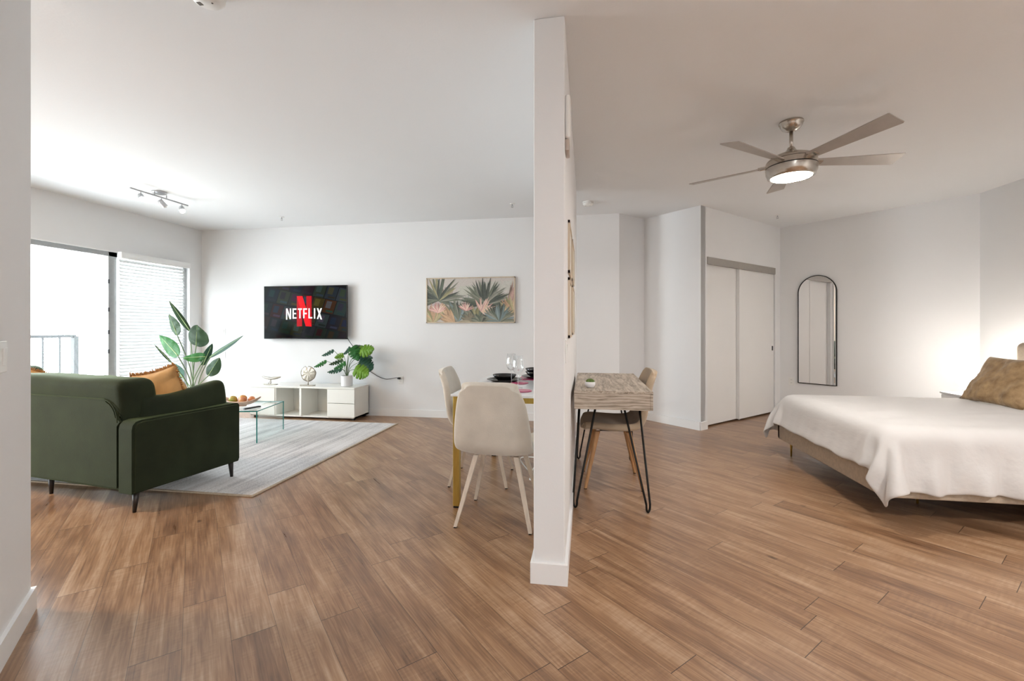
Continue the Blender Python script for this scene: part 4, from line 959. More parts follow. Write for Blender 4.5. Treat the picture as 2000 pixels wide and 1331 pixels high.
33,0,0,33,0,0,33,0,0,32,0,0,33,0,0,33,0,0,33,0,0,33,0,0,32,0,0,33,0,0,33,0,-1,33,0,1,33,0,0,32,0,0,33,0,0,33,1,0,33,-1,0,33,0,0,32,1,0,33,0,-1,
33,0,0,33,0,-1,32,0,0,33,0,-4,33,0,-2,33,0,-1,32,0,-2,33,0,0,33,0,2,33,0,-2,32,0,1,33,0,1,33,0,4,33,0,2,32,0,0,33,0,5,33,0,-2,32,0,1,33,0,0,33,0,2,
33,0,-4,32,0,1,33,0,-4,33,0,-2,33,0,-2,32,0,2,33,0,-3,-1946,32,-283,7,0,32,11,0,31,10,0,32,6,0,32,5,0,32,2,0,33,4,0,32,13,0,31,23,0,23,30,0,12,33,0,2,33,0,0,
32,0,0,33,0,0,33,0,0,33,0,0,33,0,0,32,0,0,33,0,0,33,0,0,33,0,-1,33,0,1,32,0,0,33,0,0,33,0,0,33,0,0,33,0,0,32,0,0,33,0,0,33,0,-1,33,0,1,33,0,0,
32,0,0,33,0,0,33,1,0,33,0,0,33,0,0,32,0,0,33,0,0,33,0,0,33,0,-1,33,0,0,32,0,-5,33,0,-1,33,0,1,32,0,0,33,0,-4,33,0,-1,33,0,2,32,0,2,33,0,2,33,0,-2,
33,0,4,32,0,2,33,0,4,33,0,0,32,0,0,33,0,2,33,0,-2,33,0,-1,32,0,-2,33,0,-2,33,0,-3,33,0,-1,32,0,-3,33,0,0,-1946,32,-283,7,0,32,12,0,31,9,0,31,7,0,32,4,0,33,
4,0,32,2,1,33,13,0,30,23,-1,24,30,0,12,33,0,2,33,0,0,32,0,0,33,0,0,33,0,0,33,0,0,33,0,0,32,0,0,33,0,0,33,0,0,33,0,-1,33,0,0,32,0,1,33,0,0,33,0,0,
33,0,0,32,0,0,33,0,0,33,1,-1,33,0,1,33,0,0,32,0,0,33,0,0,33,0,0,33,0,0,33,0,0,33,0,0,32,0,0,33,0,0,33,0,0,33,0,-1,33,0,0,32,0,-4,33,0,2,33,0,-2,
32,0,0,33,0,-4,33,0,0,33,0,0,32,0,1,33,0,4,33,0,-2,33,0,4,32,0,3,33,0,-1,33,0,1,32,0,0,33,0,0,33,0,1,33,0,-2,32,0,-3,33,0,-1,33,0,-3,33,0,-1,32,0,-3,
33,0,-1,-1946,32,-280,7,0,32,12,0,31,10,0,31,6,0,32,4,1,33,3,0,32,3,0,33,13,0,30,23,0,24,30,-1,12,33,0,1,33,0,0,32,0,-1,33,0,1,33,0,1,33,0,0,33,0,0,32,0,0,
33,0,-1,33,1,-1,33,0,0,33,0,0,32,0,2,33,0,0,33,-1,0,33,1,0,33,0,0,32,0,-2,33,0,2,33,0,0,33,0,0,33,0,0,32,0,0,33,0,0,33,0,0,33,0,0,33,0,0,32,0,0,
33,0,0,33,0,0,33,0,-1,32,0,-1,33,0,0,33,0,0,33,0,-2,32,0,-2,33,0,2,33,0,0,33,0,-2,32,0,-1,33,0,3,33,0,-1,33,0,1,32,0,3,33,0,1,33,0,2,32,0,-2,33,0,3,
33,0,-3,33,0,-1,32,0,-4,33,0,-1,33,0,-2,33,0,0,32,0,-5,33,0,-1,-1946,32,-278,7,0,32,13,0,30,9,0,32,6,1,32,4,0,33,3,0,32,3,0,33,13,0,30,23,0,24,30,0,12,33,0,1,
33,0,0,33,0,-1,32,0,0,33,-1,0,33,1,1,33,0,0,32,0,0,33,0,-1,33,0,0,33,0,0,33,0,0,32,0,2,33,0,0,33,0,0,33,0,-1,33,0,1,32,0,-2,33,0,2,33,0,0,33,0,0,
33,0,0,32,0,0,33,0,0,33,0,0,33,0,0,32,0,0,33,0,0,33,0,0,33,0,0,33,0,-2,32,0,2,33,0,-2,33,0,2,33,0,0,32,0,-2,33,0,0,33,0,-2,33,0,-3,32,0,1,33,0,0,
33,0,2,33,0,1,32,0,3,33,0,-2,33,0,4,32,0,-3,33,0,2,33,0,-3,33,0,0,32,0,-2,33,0,-4,33,0,-1,33,0,-1,32,0,-3,33,0,-1,-1946,32,-278,7,0,32,14,0,30,8,1,32,5,0,32,
5,0,33,3,0,32,3,0,33,13,0,30,23,0,24,30,0,12,33,0,2,33,0,-1,33,0,0,32,0,-1,33,0,0,33,0,0,33,0,0,32,0,1,33,0,0,33,0,1,33,0,-1,33,0,-1,32,0,0,33,0,1,
33,0,0,33,0,-1,33,0,0,32,0,1,33,0,1,33,0,0,33,0,0,32,0,0,33,0,0,33,0,0,33,0,0,33,0,0,32,0,0,33,0,0,33,0,0,33,0,0,33,0,-1,33,0,1,32,0,2,33,0,-3,
33,0,2,32,0,-2,33,0,-1,33,0,-3,33,0,-1,32,0,2,33,0,-2,33,0,3,33,0,1,32,0,-1,33,0,1,33,0,1,32,0,0,33,0,1,33,0,0,33,0,-4,32,0,-2,33,0,-2,33,0,-3,33,0,-1,
32,0,-2,33,0,2,-1946,33,-280,7,0,32,13,0,30,9,0,32,4,0,32,6,0,32,3,0,33,3,0,33,13,0,30,23,0,24,30,0,12,33,0,2,33,0,0,33,0,-1,32,0,-1,33,0,0,33,0,0,33,0,0,
32,0,2,33,0,0,33,0,0,33,0,0,33,0,0,32,0,-1,33,0,0,33,0,-1,33,0,0,33,0,0,32,0,2,33,0,0,33,0,0,33,0,0,33,0,0,32,0,0,33,0,0,33,0,0,33,0,0,33,0,0,
32,0,0,33,0,0,33,0,-1,33,0,-1,33,0,2,32,0,1,33,0,1,33,0,-3,32,0,2,33,0,-3,33,0,-2,33,0,0,32,0,-2,33,0,0,33,0,0,33,0,0,32,0,1,33,0,0,33,0,3,32,0,-1,
33,0,0,33,0,0,33,0,-3,32,0,-1,33,0,-1,33,0,-2,33,0,0,32,0,-2,33,0,-1,-1946,33,-279,7,0,32,13,0,30,8,0,32,6,0,32,5,0,32,3,0,33,3,0,33,13,0,30,23,0,24,30,0,12,
33,0,2,33,0,0,33,0,0,32,0,0,33,0,-2,33,0,2,33,0,0,32,0,0,33,0,0,33,0,0,33,0,0,33,0,0,32,0,0,33,0,0,33,0,0,33,0,-2,33,0,1,32,0,1,33,0,0,33,0,0,
33,0,0,33,0,0,32,0,0,33,0,0,33,0,0,33,0,0,32,0,0,33,0,0,33,0,0,33,0,-1,33,0,1,33,0,0,32,0,1,33,0,3,33,0,-2,32,0,0,33,0,-4,33,0,-2,33,0,0,32,0,-1,
33,0,-2,33,0,-2,33,0,2,32,0,2,33,0,1,33,0,-3,32,0,2,33,0,2,33,0,0,33,0,-2,32,0,-3,33,0,0,33,0,-1,33,0,-1,32,0,-1,33,0,-2,-1946,33,-279,7,0,32,13,0,30,8,0,32,
6,0,32,5,0,32,3,0,33,3,0,33,12,0,31,24,0,23,30,0,12,33,0,3,33,0,-1,32,0,0,33,0,0,33,0,-2,33,0,1,33,0,1,32,0,0,33,0,0,33,0,0,33,1,0,33,-1,0,32,1,0,
33,-1,0,33,0,0,33,0,0,33,0,-1,32,0,1,33,0,0,33,0,0,33,0,0,32,1,0,33,0,0,33,0,0,33,-1,0,33,1,0,33,0,0,32,0,0,33,0,0,33,0,-1,33,0,0,33,0,2,32,-1,3,
33,0,-2,33,0,0,32,0,-3,33,0,2,33,0,-2,33,0,-6,32,0,1,33,0,0,33,0,-3,33,0,-1,32,0,3,33,0,0,33,0,0,32,0,0,33,0,1,33,0,2,33,0,-1,32,0,-1,33,0,0,33,0,-3,
33,0,1,32,0,-1,33,0,-3,-1946,33,-280,7,0,32,12,0,30,9,0,32,6,0,32,4,0,32,3,0,33,4,0,33,13,0,31,23,0,23,30,0,12,33,0,2,33,0,0,32,1,0,33,0,-1,33,-1,-1,33,0,2,
33,1,0,33,-1,0,32,0,0,33,1,0,33,0,0,33,0,0,32,0,0,33,0,0,33,0,0,33,0,0,33,0,0,32,0,-2,33,0,2,33,0,0,33,0,0,33,0,0,32,0,0,33,0,0,33,0,0,33,0,0,
33,0,0,32,0,0,33,0,-2,33,0,2,33,0,0,33,0,0,32,0,3,33,0,-1,33,0,-1,32,0,-2,33,0,-1,33,0,-1,33,0,-3,32,0,-3,33,0,0,33,0,1,33,0,-4,32,0,2,33,0,3,33,0,-1,
32,0,0,33,0,1,33,0,3,33,0,-1,32,0,-2,33,0,0,33,0,0,33,0,0,32,0,-1,33,0,-1,-1946,32,-283,7,0,32,12,0,30,9,0,32,5,0,32,5,1,33,4,0,32,3,0,33,12,0,30,24,0,24,
30,0,12,33,0,2,33,0,0,32,0,0,33,0,-1,33,0,0,33,0,1,33,0,0,32,0,0,33,0,0,33,0,0,33,0,0,32,0,0,33,0,0,33,0,0,33,0,0,33,0,0,33,0,-1,32,0,0,33,0,-1,
33,0,2,33,0,-1,33,0,1,32,0,0,33,0,0,33,0,0,33,0,0,33,0,0,32,0,0,33,0,-2,33,0,2,33,0,0,33,0,0,32,0,3,33,0,0,33,0,-2,32,0,-2,33,0,-2,33,0,-2,33,0,-4,
32,0,-1,33,0,-1,33,0,-2,33,0,1,32,0,2,33,0,-2,33,0,3,32,0,4,33,0,1,33,0,-2,33,0,4,32,0,0,33,0,-2,33,0,-2,33,0,0,32,0,-2,33,0,1,-1946,32,-285,7,0,32,12,0,30,
8,1,32,6,0,32,4,0,33,4,0,32,4,0,33,13,0,30,23,0,24,30,0,12,33,0,2,33,0,-1,32,0,0,33,0,0,33,0,1,33,0,0,33,0,0,32,0,0,33,0,0,33,0,0,33,0,0,33,0,0,
32,0,0,33,0,0,33,0,0,33,0,0,33,0,-2,32,0,0,33,0,0,33,0,0,33,0,1,33,0,-1,32,0,0,33,0,2,33,0,0,33,0,0,33,0,-1,32,0,-1,33,0,0,33,0,1,33,0,0,33,0,1,
32,0,2,33,0,0,33,0,-2,32,0,-2,33,0,0,33,0,-4,33,0,-3,32,0,-1,33,0,-1,33,0,-1,33,0,-2,32,0,4,33,0,-2,33,0,4,32,0,0,33,0,1,33,0,2,33,0,2,32,0,-1,33,0,0,
33,0,1,33,0,-1,32,0,-2,33,0,0,-1946,33,-286,7,0,32,11,0,30,8,0,32,6,0,32,5,0,33,4,0,32,4,0,33,13,0,30,23,0,24,30,0,12,33,0,2,33,0,0,33,0,-2,32,0,1,33,0,1,
33,0,0,33,0,0,32,0,0,33,0,0,33,0,0,33,0,0,33,0,0,32,0,0,33,0,0,33,0,0,33,0,0,33,0,-1,32,0,-1,33,0,0,33,0,1,33,0,0,33,0,-1,32,0,0,33,0,0,33,0,0,
33,0,2,33,0,0,32,0,-2,33,0,0,33,0,0,33,0,0,33,0,1,32,0,-1,33,0,1,33,0,-1,32,0,1,33,0,-6,33,0,-1,33,0,-3,32,0,-1,33,0,-1,33,0,-1,33,0,0,32,0,1,33,0,4,
33,0,2,32,0,1,33,0,2,33,0,0,33,0,4,32,0,-3,33,0,2,33,0,0,33,0,-1,32,0,1,33,0,-3,-1946,33,-289,7,0,33,11,0,30,9,0,32,6,0,32,4,0,33,4,0,32,4,0,33,13,0,30,
23,0,24,30,0,12,33,0,1,33,0,0,32,0,0,33,0,0,33,0,1,33,0,0,33,0,0,32,0,0,33,0,0,33,0,0,33,0,0,33,0,0,32,0,0,33,0,0,33,0,0,33,0,-1,33,0,1,33,0,0,
32,0,0,33,0,0,33,0,0,33,0,-1,32,0,-1,33,0,0,33,0,1,33,0,0,33,0,1,32,0,0,33,0,0,33,0,-2,32,0,0,34,0,0,32,0,2,33,0,-1,33,0,-1,32,0,0,33,0,-2,33,0,-5,
33,0,1,32,0,-2,33,0,-4,33,0,0,33,0,3,32,0,1,33,0,-2,33,0,5,32,0,3,33,0,0,33,0,1,33,0,2,32,0,1,33,0,2,33,0,-1,33,0,-3,32,0,1,33,0,-1,-1946,33,-291,7,0,32,
11,0,31,9,0,32,5,0,32,5,0,33,4,0,32,5,0,33,12,0,30,23,0,24,30,0,12,33,0,2,33,0,-1,33,1,-1,32,0,1,33,-1,1,33,0,0,33,0,0,32,0,0,33,0,0,33,0,0,33,0,0,
33,0,0,32,0,0,33,0,0,33,0,0,33,0,0,33,0,-1,32,1,1,33,0,0,33,-1,0,33,0,0,33,0,-1,32,0,-1,33,0,0,33,0,1,33,0,1,33,0,0,32,0,0,33,0,0,33,0,0,33,0,0,
32,0,-2,33,0,-3,33,0,3,33,0,-1,32,0,-1,33,0,-1,33,0,-2,33,0,-3,32,0,1,33,0,-1,33,0,-1,33,0,0,32,0,-1,33,0,2,33,0,3,32,0,4,33,0,-1,33,0,5,33,0,2,32,0,-3,
33,0,3,33,0,-1,33,0,-3,32,0,0,33,0,-3,-1946,33,-289,7,0,32,11,0,31,8,0,32,6,0,32,5,0,33,4,0,32,5,0,33,12,0,30,23,0,24,30,0,12,33,1,2,33,0,-1,33,0,1,32,0,0,
33,0,0,33,0,0,33,0,0,32,0,0,33,0,0,33,0,0,33,0,0,33,0,0,32,0,0,33,0,0,33,0,0,33,0,0,33,0,0,32,0,0,33,0,0,33,0,0,33,0,0,33,0,-1,32,0,-1,33,0,1,
33,-1,1,33,0,0,33,1,0,33,-1,0,32,1,0,33,-1,0,33,0,0,33,1,1,32,-1,-8,33,0,2,33,0,1,32,0,-1,33,0,-2,33,0,1,33,0,-1,32,0,-2,33,0,-3,33,0,1,33,0,-1,32,0,3,
33,0,2,33,0,2,32,0,2,33,0,2,33,0,2,33,0,0,32,0,1,33,0,-1,33,0,1,33,0,-1,32,0,-1,33,0,-4,-1946,33,-289,7,0,32,11,0,31,8,0,32,7,0,32,4,0,33,4,1,32,5,0,33,
12,0,30,23,0,24,30,0,12,33,0,2,33,0,0,33,0,0,32,0,0,33,0,0,33,0,0,33,0,0,32,0,0,33,0,0,33,0,0,33,0,0,33,0,0,32,0,0,33,0,0,33,0,-1,33,0,1,33,0,0,
33,0,0,32,0,0,33,0,0,33,0,0,33,0,0,33,0,-1,32,0,1,33,0,0,33,0,0,33,0,0,33,0,0,32,0,0,33,0,0,33,-1,0,33,0,0,32,0,-6,33,0,2,33,0,-2,32,0,2,33,0,-1,
33,0,-2,33,0,0,32,0,-1,33,0,0,33,0,-3,33,0,2,32,0,1,33,0,0,33,0,5,32,0,-1,33,0,4,33,0,2,33,0,2,32,0,-2,33,0,1,33,0,-2,33,0,0,32,0,-5,33,0,0,-1946,33,-289,
7,0,32,11,0,31,8,0,32,8,1,32,3,0,33,4,0,32,5,0,33,12,0,30,23,0,24,30,0,12,33,0,2,33,0,0,32,0,0,33,0,0,33,0,0,33,0,0,33,0,0,33,0,0,32,0,0,33,0,0,
33,0,0,33,0,0,32,0,0,33,0,0,33,0,-2,33,0,0,33,0,2,32,0,0,33,0,0,33,0,0,33,0,0,32,0,0,34,0,-1,32,0,1,33,0,0,33,0,0,33,0,0,33,0,0,32,0,0,33,0,0,
33,0,0,33,0,0,32,-1,-8,33,0,1,33,0,3,32,0,1,33,0,-3,33,0,3,33,0,-3,32,0,0,33,0,-3,33,0,2,33,0,0,32,0,-2,33,0,2,33,0,2,32,0,5,33,0,-1,33,0,3,33,0,-1,
32,0,1,33,0,0,33,0,-3,33,0,-1,32,0,0,33,0,-4,-1946,34,-287,7,0,32,11,0,31,10,0,32,5,0,32,4,0,32,4,0,33,5,0,33,12,0,30,23,0,24,30,0,12,33,0,2,33,0,0,33,0,-1,
32,0,0,33,0,-1,33,0,1,33,0,0,32,0,1,33,0,0,33,0,0,33,0,0,33,0,0,32,0,0,33,0,-1,33,0,-1,33,0,0,33,0,2,32,0,0,33,0,0,33,0,0,33,0,0,33,0,-1,32,0,1,
33,0,0,33,0,0,33,0,0,33,0,0,33,0,0,32,0,0,33,0,0,33,0,0,33,0,0,32,-1,-5,33,0,1,33,0,-1,32,0,2,33,0,1,33,0,-3,33,0,0,32,0,0,33,0,1,33,0,-4,33,0,2,
32,0,-2,33,0,2,33,0,4,32,0,2,33,0,-2,33,0,2,33,0,0,32,0,2,33,0,-1,33,0,1,33,0,-4,32,0,-2,33,0,-1,-1946,34,-288,7,0,32,12,0,31,8,0,32,6,0,32,4,0,32,4,0,33,
5,0,33,11,0,30,23,0,24,31,0,12,33,0,2,33,0,-1,33,0,0,32,0,-1,33,0,0,33,0,0,33,0,0,32,1,0,33,0,2,33,-1,0,33,0,0,33,0,0,32,0,-1,33,0,-1,33,0,0,33,0,0,
33,0,2,32,0,0,33,0,0,33,0,0,33,0,0,32,0,0,33,0,0,33,0,0,33,0,0,33,0,0,33,0,0,32,0,0,33,0,0,33,0,0,33,0,0,32,0,0,33,-1,-5,33,0,2,33,0,2,32,0,1,
33,0,-2,33,0,0,33,0,-1,32,0,0,33,0,-2,33,0,1,33,0,-2,32,0,2,33,0,-1,33,0,0,32,0,2,33,0,0,33,0,3,33,0,1,32,0,-1,33,0,1,33,0,-3,33,0,0,32,0,-4,33,0,-2,
-1946,34,-285,7,0,32,12,0,31,8,0,32,7,0,32,4,0,32,3,0,33,5,0,33,12,0,30,22,0,24,31,0,12,33,0,2,33,1,0,33,0,-1,32,0,0,33,0,-1,33,0,0,33,0,1,32,0,-1,33,0,0,
33,0,2,33,0,-2,33,0,1,32,0,0,33,-1,0,33,0,-1,33,0,1,33,0,-1,32,0,1,33,0,-1,33,0,1,33,0,0,33,0,1,32,0,0,33,0,0,33,0,0,33,0,0,33,0,0,32,0,0,33,0,0,
33,0,0,33,0,0,32,0,0,33,0,-5,33,0,1,33,0,2,32,0,1,33,0,-1,33,0,2,33,0,-1,32,0,0,33,0,0,33,0,-1,33,0,-3,32,0,-1,33,0,-1,33,0,4,32,0,0,33,0,1,33,0,2,
33,0,-2,32,0,0,33,0,-1,33,0,-1,33,0,2,32,0,-5,33,0,-1,-1946,33,-285,7,0,33,12,0,30,8,0,32,7,0,32,4,0,32,3,0,33,5,0,33,12,0,30,22,1,24,31,-1,12,33,1,2,33,0,-1,
32,0,-1,34,0,2,32,0,0,33,0,-1,33,0,0,32,0,0,33,0,-1,33,0,0,33,0,1,33,0,1,33,0,0,32,0,-1,33,-1,1,33,1,-1,33,0,0,32,-1,0,33,1,0,33,0,-1,33,-1,1,33,0,1,
32,0,0,33,1,0,33,-1,0,33,0,0,33,0,0,32,0,0,33,0,0,33,0,0,33,0,0,33,0,0,32,0,-3,33,0,1,33,0,3,32,0,-1,33,0,2,33,0,0,33,0,-1,32,0,-3,33,0,0,33,0,-2,
33,0,1,32,0,-1,33,0,-1,33,0,-1,32,0,0,33,0,0,33,0,1,33,0,1,32,0,1,33,0,-2,33,0,0,33,0,-1,32,0,0,33,0,-1,-1946,33,-286,7,0,32,13,0,31,7,0,32,6,0,32,4,0,32,
4,0,33,4,0,32,13,1,31,23,0,24,30,0,12,33,0,2,33,0,0,33,0,0,32,0,0,33,0,0,33,0,0,33,0,0,32,0,-1,33,0,0,33,0,-1,33,0,2,33,0,0,33,0,0,32,0,0,33,0,0,
33,0,0,33,0,0,32,0,-1,33,0,0,33,0,0,33,0,0,33,0,1,32,0,0,33,0,0,33,0,0,33,-1,0,33,0,0,32,0,0,33,0,0,33,0,0,33,0,0,33,0,0,32,0,-4,33,0,4,33,0,2,
32,0,-2,33,0,2,33,0,-1,33,0,-1,32,0,2,33,0,-2,33,0,-4,33,0,1,32,0,-3,33,0,0,33,0,1,32,0,0,33,0,-3,33,0,4,33,0,-2,32,0,1,33,0,0,33,0,2,33,0,-4,32,0,2,
33,0,-5,-1946,33,-283,7,0,32,11,0,31,9,0,32,6,0,32,4,1,32,4,0,33,5,0,33,12,0,30,23,0,24,30,0,12,33,0,2,33,0,0,33,0,0,32,0,0,33,0,0,33,0,0,33,0,0,32,0,0,
33,0,-1,33,0,0,33,0,1,33,0,0,32,0,0,33,0,0,33,0,0,33,0,0,33,0,0,33,0,0,32,0,0,33,0,-1,33,0,0,33,0,0,32,0,1,33,0,0,33,0,0,33,0,0,33,0,0,32,-1,0,
33,0,0,33,0,0,33,0,1,33,0,-3,32,0,0,33,0,2,33,0,-1,32,0,5,33,0,-1,33,0,-2,33,0,3,32,0,-2,33,0,-2,33,0,-4,33,0,0,32,0,-5,33,0,2,33,0,-2,32,0,2,33,0,0,
33,0,1,33,0,0,32,0,-1,33,0,4,33,0,-3,33,0,2,32,0,-2,33,0,0,-1946,33,-287,7,0,32,11,0,31,8,1,32,6,0,32,5,0,32,4,0,33,5,0,32,12,0,31,23,0,24,30,0,12,33,0,1,
33,0,0,32,0,1,33,0,0,33,0,0,33,0,0,33,0,0,32,0,0,33,0,-2,33,0,2,33,0,0,33,0,0,33,0,0,32,0,0,33,0,0,33,0,0,33,0,0,33,0,0,32,0,0,33,0,0,33,0,-1,
33,0,0,33,0,0,32,0,1,33,0,0,33,0,0,33,0,0,32,0,0,33,0,0,33,-1,0,33,0,0,32,0,0,33,0,-4,33,0,3,33,0,3,32,0,-1,33,0,4,33,0,-4,33,0,1,32,0,-1,33,0,-3,
33,0,-3,33,0,-3,32,0,-2,33,0,1,33,0,-1,32,0,-1,33,0,2,33,0,-1,33,0,2,32,0,0,33,0,1,33,0,0,33,0,2,32,0,0,33,0,-2,-1946,34,-286,7,0,32,11,0,31,9,0,32,4,0,32,
7,0,32,3,0,33,5,0,32,12,0,31,22,0,24,31,0,12,33,1,1,33,-1,0,33,0,1,32,1,0,33,0,0,33,0,0,33,0,0,32,0,-1,33,-1,1,33,0,0,33,1,0,33,-1,0,33,1,0,32,0,0,
33,-1,0,33,0,0,33,0,0,33,0,0,32,0,0,33,0,-1,33,0,0,33,0,-1,32,0,1,33,0,1,33,0,0,33,0,0,33,0,0,32,0,0,33,0,0,33,0,0,33,0,0,33,-1,0,32,0,-1,33,0,2,
33,0,-1,32,0,1,33,0,1,33,0,1,33,0,-3,32,0,-1,33,0,-2,33,0,-1,33,0,-5,32,0,-1,33,0,-1,33,0,-2,32,0,3,33,0,-2,33,0,3,33,0,1,32,0,0,33,0,1,33,0,1,33,0,4,
32,0,-1,33,0,-3,-1946,34,-287,7,0,32,11,0,31,8,0,32,7,0,32,3,0,32,5,0,33,5,0,33,11,0,30,24,0,24,30,0,12,33,1,1,33,0,-1,32,0,1,33,0,1,33,0,0,33,0,0,33,0,-2,
32,0,1,33,0,1,33,0,0,33,0,0,33,0,0,33,0,0,32,0,0,33,0,0,33,0,0,33,0,0,32,0,0,33,-1,0,33,0,0,33,0,-2,33,0,0,33,0,0,32,0,1,33,0,-1,33,0,2,33,0,0,
32,0,0,33,0,0,33,0,0,33,0,0,32,-1,-2,33,0,0,33,0,3,33,0,-2,32,0,3,33,0,1,33,0,-2,33,0,0,32,0,-3,33,0,-4,33,0,-1,33,0,0,32,0,-4,33,0,-1,33,0,-2,32,0,2,
33,0,2,33,0,1,33,0,0,32,0,1,33,0,2,33,0,3,33,0,0,32,0,-2,33,0,2,-1946,34,-290,7,0,32,12,0,31,8,0,32,5,0,32,5,0,32,4,0,33,5,0,32,12,0,31,23,1,23,30,0,13,
33,0,2,33,0,-2,33,0,1,32,0,0,33,0,0,33,0,0,33,0,0,33,0,0,32,0,1,33,0,0,33,0,0,33,0,0,33,0,0,32,0,0,33,0,0,33,0,0,33,0,0,33,0,0,32,0,0,33,0,0,
33,0,-2,33,-1,0,33,0,0,32,0,0,33,0,0,33,0,0,33,0,1,33,0,0,32,0,0,33,0,1,33,0,0,33,-1,0,32,0,-2,33,0,1,33,0,-2,32,0,4,33,0,-1,33,0,0,33,0,-1,32,0,-1,
33,0,-3,33,0,-3,33,0,-3,32,0,0,33,0,-2,33,0,0,32,0,0,33,0,2,33,0,2,33,0,0,32,0,2,33,0,2,33,0,2,33,0,2,32,0,1,33,0,-3,-1946,34,-290,7,0,32,12,0,31,8,0,31,
7,0,33,3,0,32,4,0,33,5,0,33,12,1,30,23,0,24,30,0,12,33,0,2,33,0,-1,32,0,-1,33,0,1,33,0,0,33,0,0,33,0,-1,33,0,2,32,0,0,33,0,0,33,0,0,33,0,0,33,0,0,
32,0,0,33,0,0,33,0,0,33,0,0,33,0,0,33,0,0,32,0,-2,33,0,0,33,0,0,33,0,2,33,0,0,32,0,0,33,-1,-1,33,0,-1,33,0,1,32,0,-1,33,0,1,33,0,2,33,-1,-3,32,0,-1,
33,0,-1,33,0,2,32,0,1,33,0,-1,33,0,0,33,0,-2,32,0,0,33,0,-2,33,0,-3,33,0,-3,32,0,0,33,0,0,33,0,-2,32,0,3,33,0,0,33,0,2,33,0,2,32,0,1,33,0,4,33,0,0,
33,0,1,32,0,1,33,0,1,-1946,34,-294,7,0,32,12,0,31,7,0,32,7,0,32,5,0,32,2,0,33,6,0,33,12,1,30,22,0,24,31,0,12,33,0,2,33,0,0,33,0,0,32,1,-1,33,-1,0,33,0,-1,
33,0,0,33,0,2,32,0,0,33,0,0,33,0,0,33,0,0,33,0,0,32,0,0,33,0,0,33,0,0,33,0,0,33,0,0,33,0,0,32,0,-1,33,0,0,33,0,0,33,0,1,33,0,0,32,0,0,33,0,-1,
33,-1,-1,33,0,1,33,0,0,32,0,1,33,0,0,33,0,0,32,-1,-7,33,0,0,33,0,2,32,0,0,33,0,3,33,0,-3,33,0,3,32,0,-2,33,0,-1,33,0,-4,33,0,1,32,0,-5,33,0,1,33,0,-2,
32,0,4,33,0,0,33,0,1,33,0,4,32,0,1,33,0,2,33,0,1,33,0,1,32,0,2,33,0,-1,-1946,34,-294,7,0,32,10,0,31,4,0,33,7,0,32,9,0,31,6,1,33,3,0,32,12,0,31,22,0,24,
31,0,12,33,0,2,33,1,0,33,0,0,32,0,0,33,0,-1,33,0,-1,33,0,1,33,0,1,32,-1,0,33,0,0,33,0,0,33,0,0,33,0,0,32,0,0,33,0,0,33,0,0,33,0,0,33,0,0,33,0,0,
33,0,-1,32,0,0,33,0,1,33,0,0,33,0,0,33,0,0,32,0,0,33,0,-1,33,0,0,33,-1,1,33,0,0,32,0,0,33,0,0,32,-1,-8,33,0,2,33,0,-1,32,0,0,33,0,3,33,0,1,33,0,-3,
32,0,2,33,0,-3,33,0,-2,33,0,0,32,0,0,33,0,-3,33,0,0,32,0,3,33,0,0,33,0,1,33,0,4,32,0,1,33,0,0,33,0,6,33,0,0,32,0,-1,33,0,-1,-1947,34,-293,5,0,32,9,0,32,
11,0,31,1,0,32,5,0,33,11,1,31,4,0,33,13,0,30,22,0,24,31,1,12,33,0,2,33,0,0,33,0,0,32,0,0,33,0,0,33,0,-1,33,0,-1,33,0,1,32,0,1,33,0,0,33,0,0,33,0,0,
33,-1,0,33,0,0,32,0,0,33,0,0,33,0,0,33,0,0,33,0,-2,33,0,1,32,0,1,33,0,0,33,0,0,33,0,0,33,0,0,32,0,0,33,0,0,33,0,0,33,0,0,33,0,0,33,-1,0,32,0,0,
32,-1,-9,33,0,1,33,0,0,32,0,1,33,0,2,33,0,2,33,0,-3,32,0,-1,33,0,1,33,0,-1,33,0,1,32,0,-2,33,0,0,33,0,-3,32,0,3,33,0,-2,33,0,3,33,0,1,32,0,3,33,0,1,
33,0,4,33,0,2,32,0,-2,33,0,1,-1947,35,-295,8,-1,32,9,0,31,6,0,32,8,0,32,3,0,33,1,0,33,12,1,31,12,0,31,22,0,23,31,1,12,33,0,2,33,0,0,32,0,0,33,0,0,33,0,0,
33,0,-1,33,0,-1,33,0,0,32,0,1,33,0,1,33,0,0,33,0,0,33,0,0,33,0,0,32,0,0,33,0,0,33,-1,0,33,0,-1,33,0,-1,33,0,1,32,0,1,33,0,0,33,0,0,33,0,0,33,0,0,
33,0,-1,32,0,1,33,0,0,33,0,0,33,0,0,33,-1,0,33,1,1,31,-1,-12,33,0,-1,33,0,3,32,0,3,33,0,1,33,0,-1,33,0,2,32,0,1,33,0,-1,33,0,-3,33,0,1,32,0,-2,33,0,-2,
33,0,3,32,0,1,33,0,-1,33,0,3,33,0,-1,32,0,3,33,0,1,33,0,4,33,0,-2,32,0,2,33,0,0,-1948,34,-294,10,-1,31,11,0,31,7,0,32,4,0,32,4,0,33,6,0,32,2,0,33,15,1,29,
23,0,25,31,1,10,33,0,3,32,0,0,33,0,0,33,0,0,33,0,0,33,0,-1,33,0,0,33,0,-1,32,0,0,33,0,0,33,0,1,33,0,1,33,0,0,33,0,0,32,0,0,33,0,0,33,0,0,33,0,-2,
33,-1,0,33,0,1,32,0,1,33,0,0,33,0,0,33,0,0,33,0,0,33,0,0,32,0,0,33,0,0,33,0,0,33,0,0,33,0,0,33,0,0,31,-1,-12,33,0,1,33,0,2,32,0,2,33,0,2,33,0,-2,
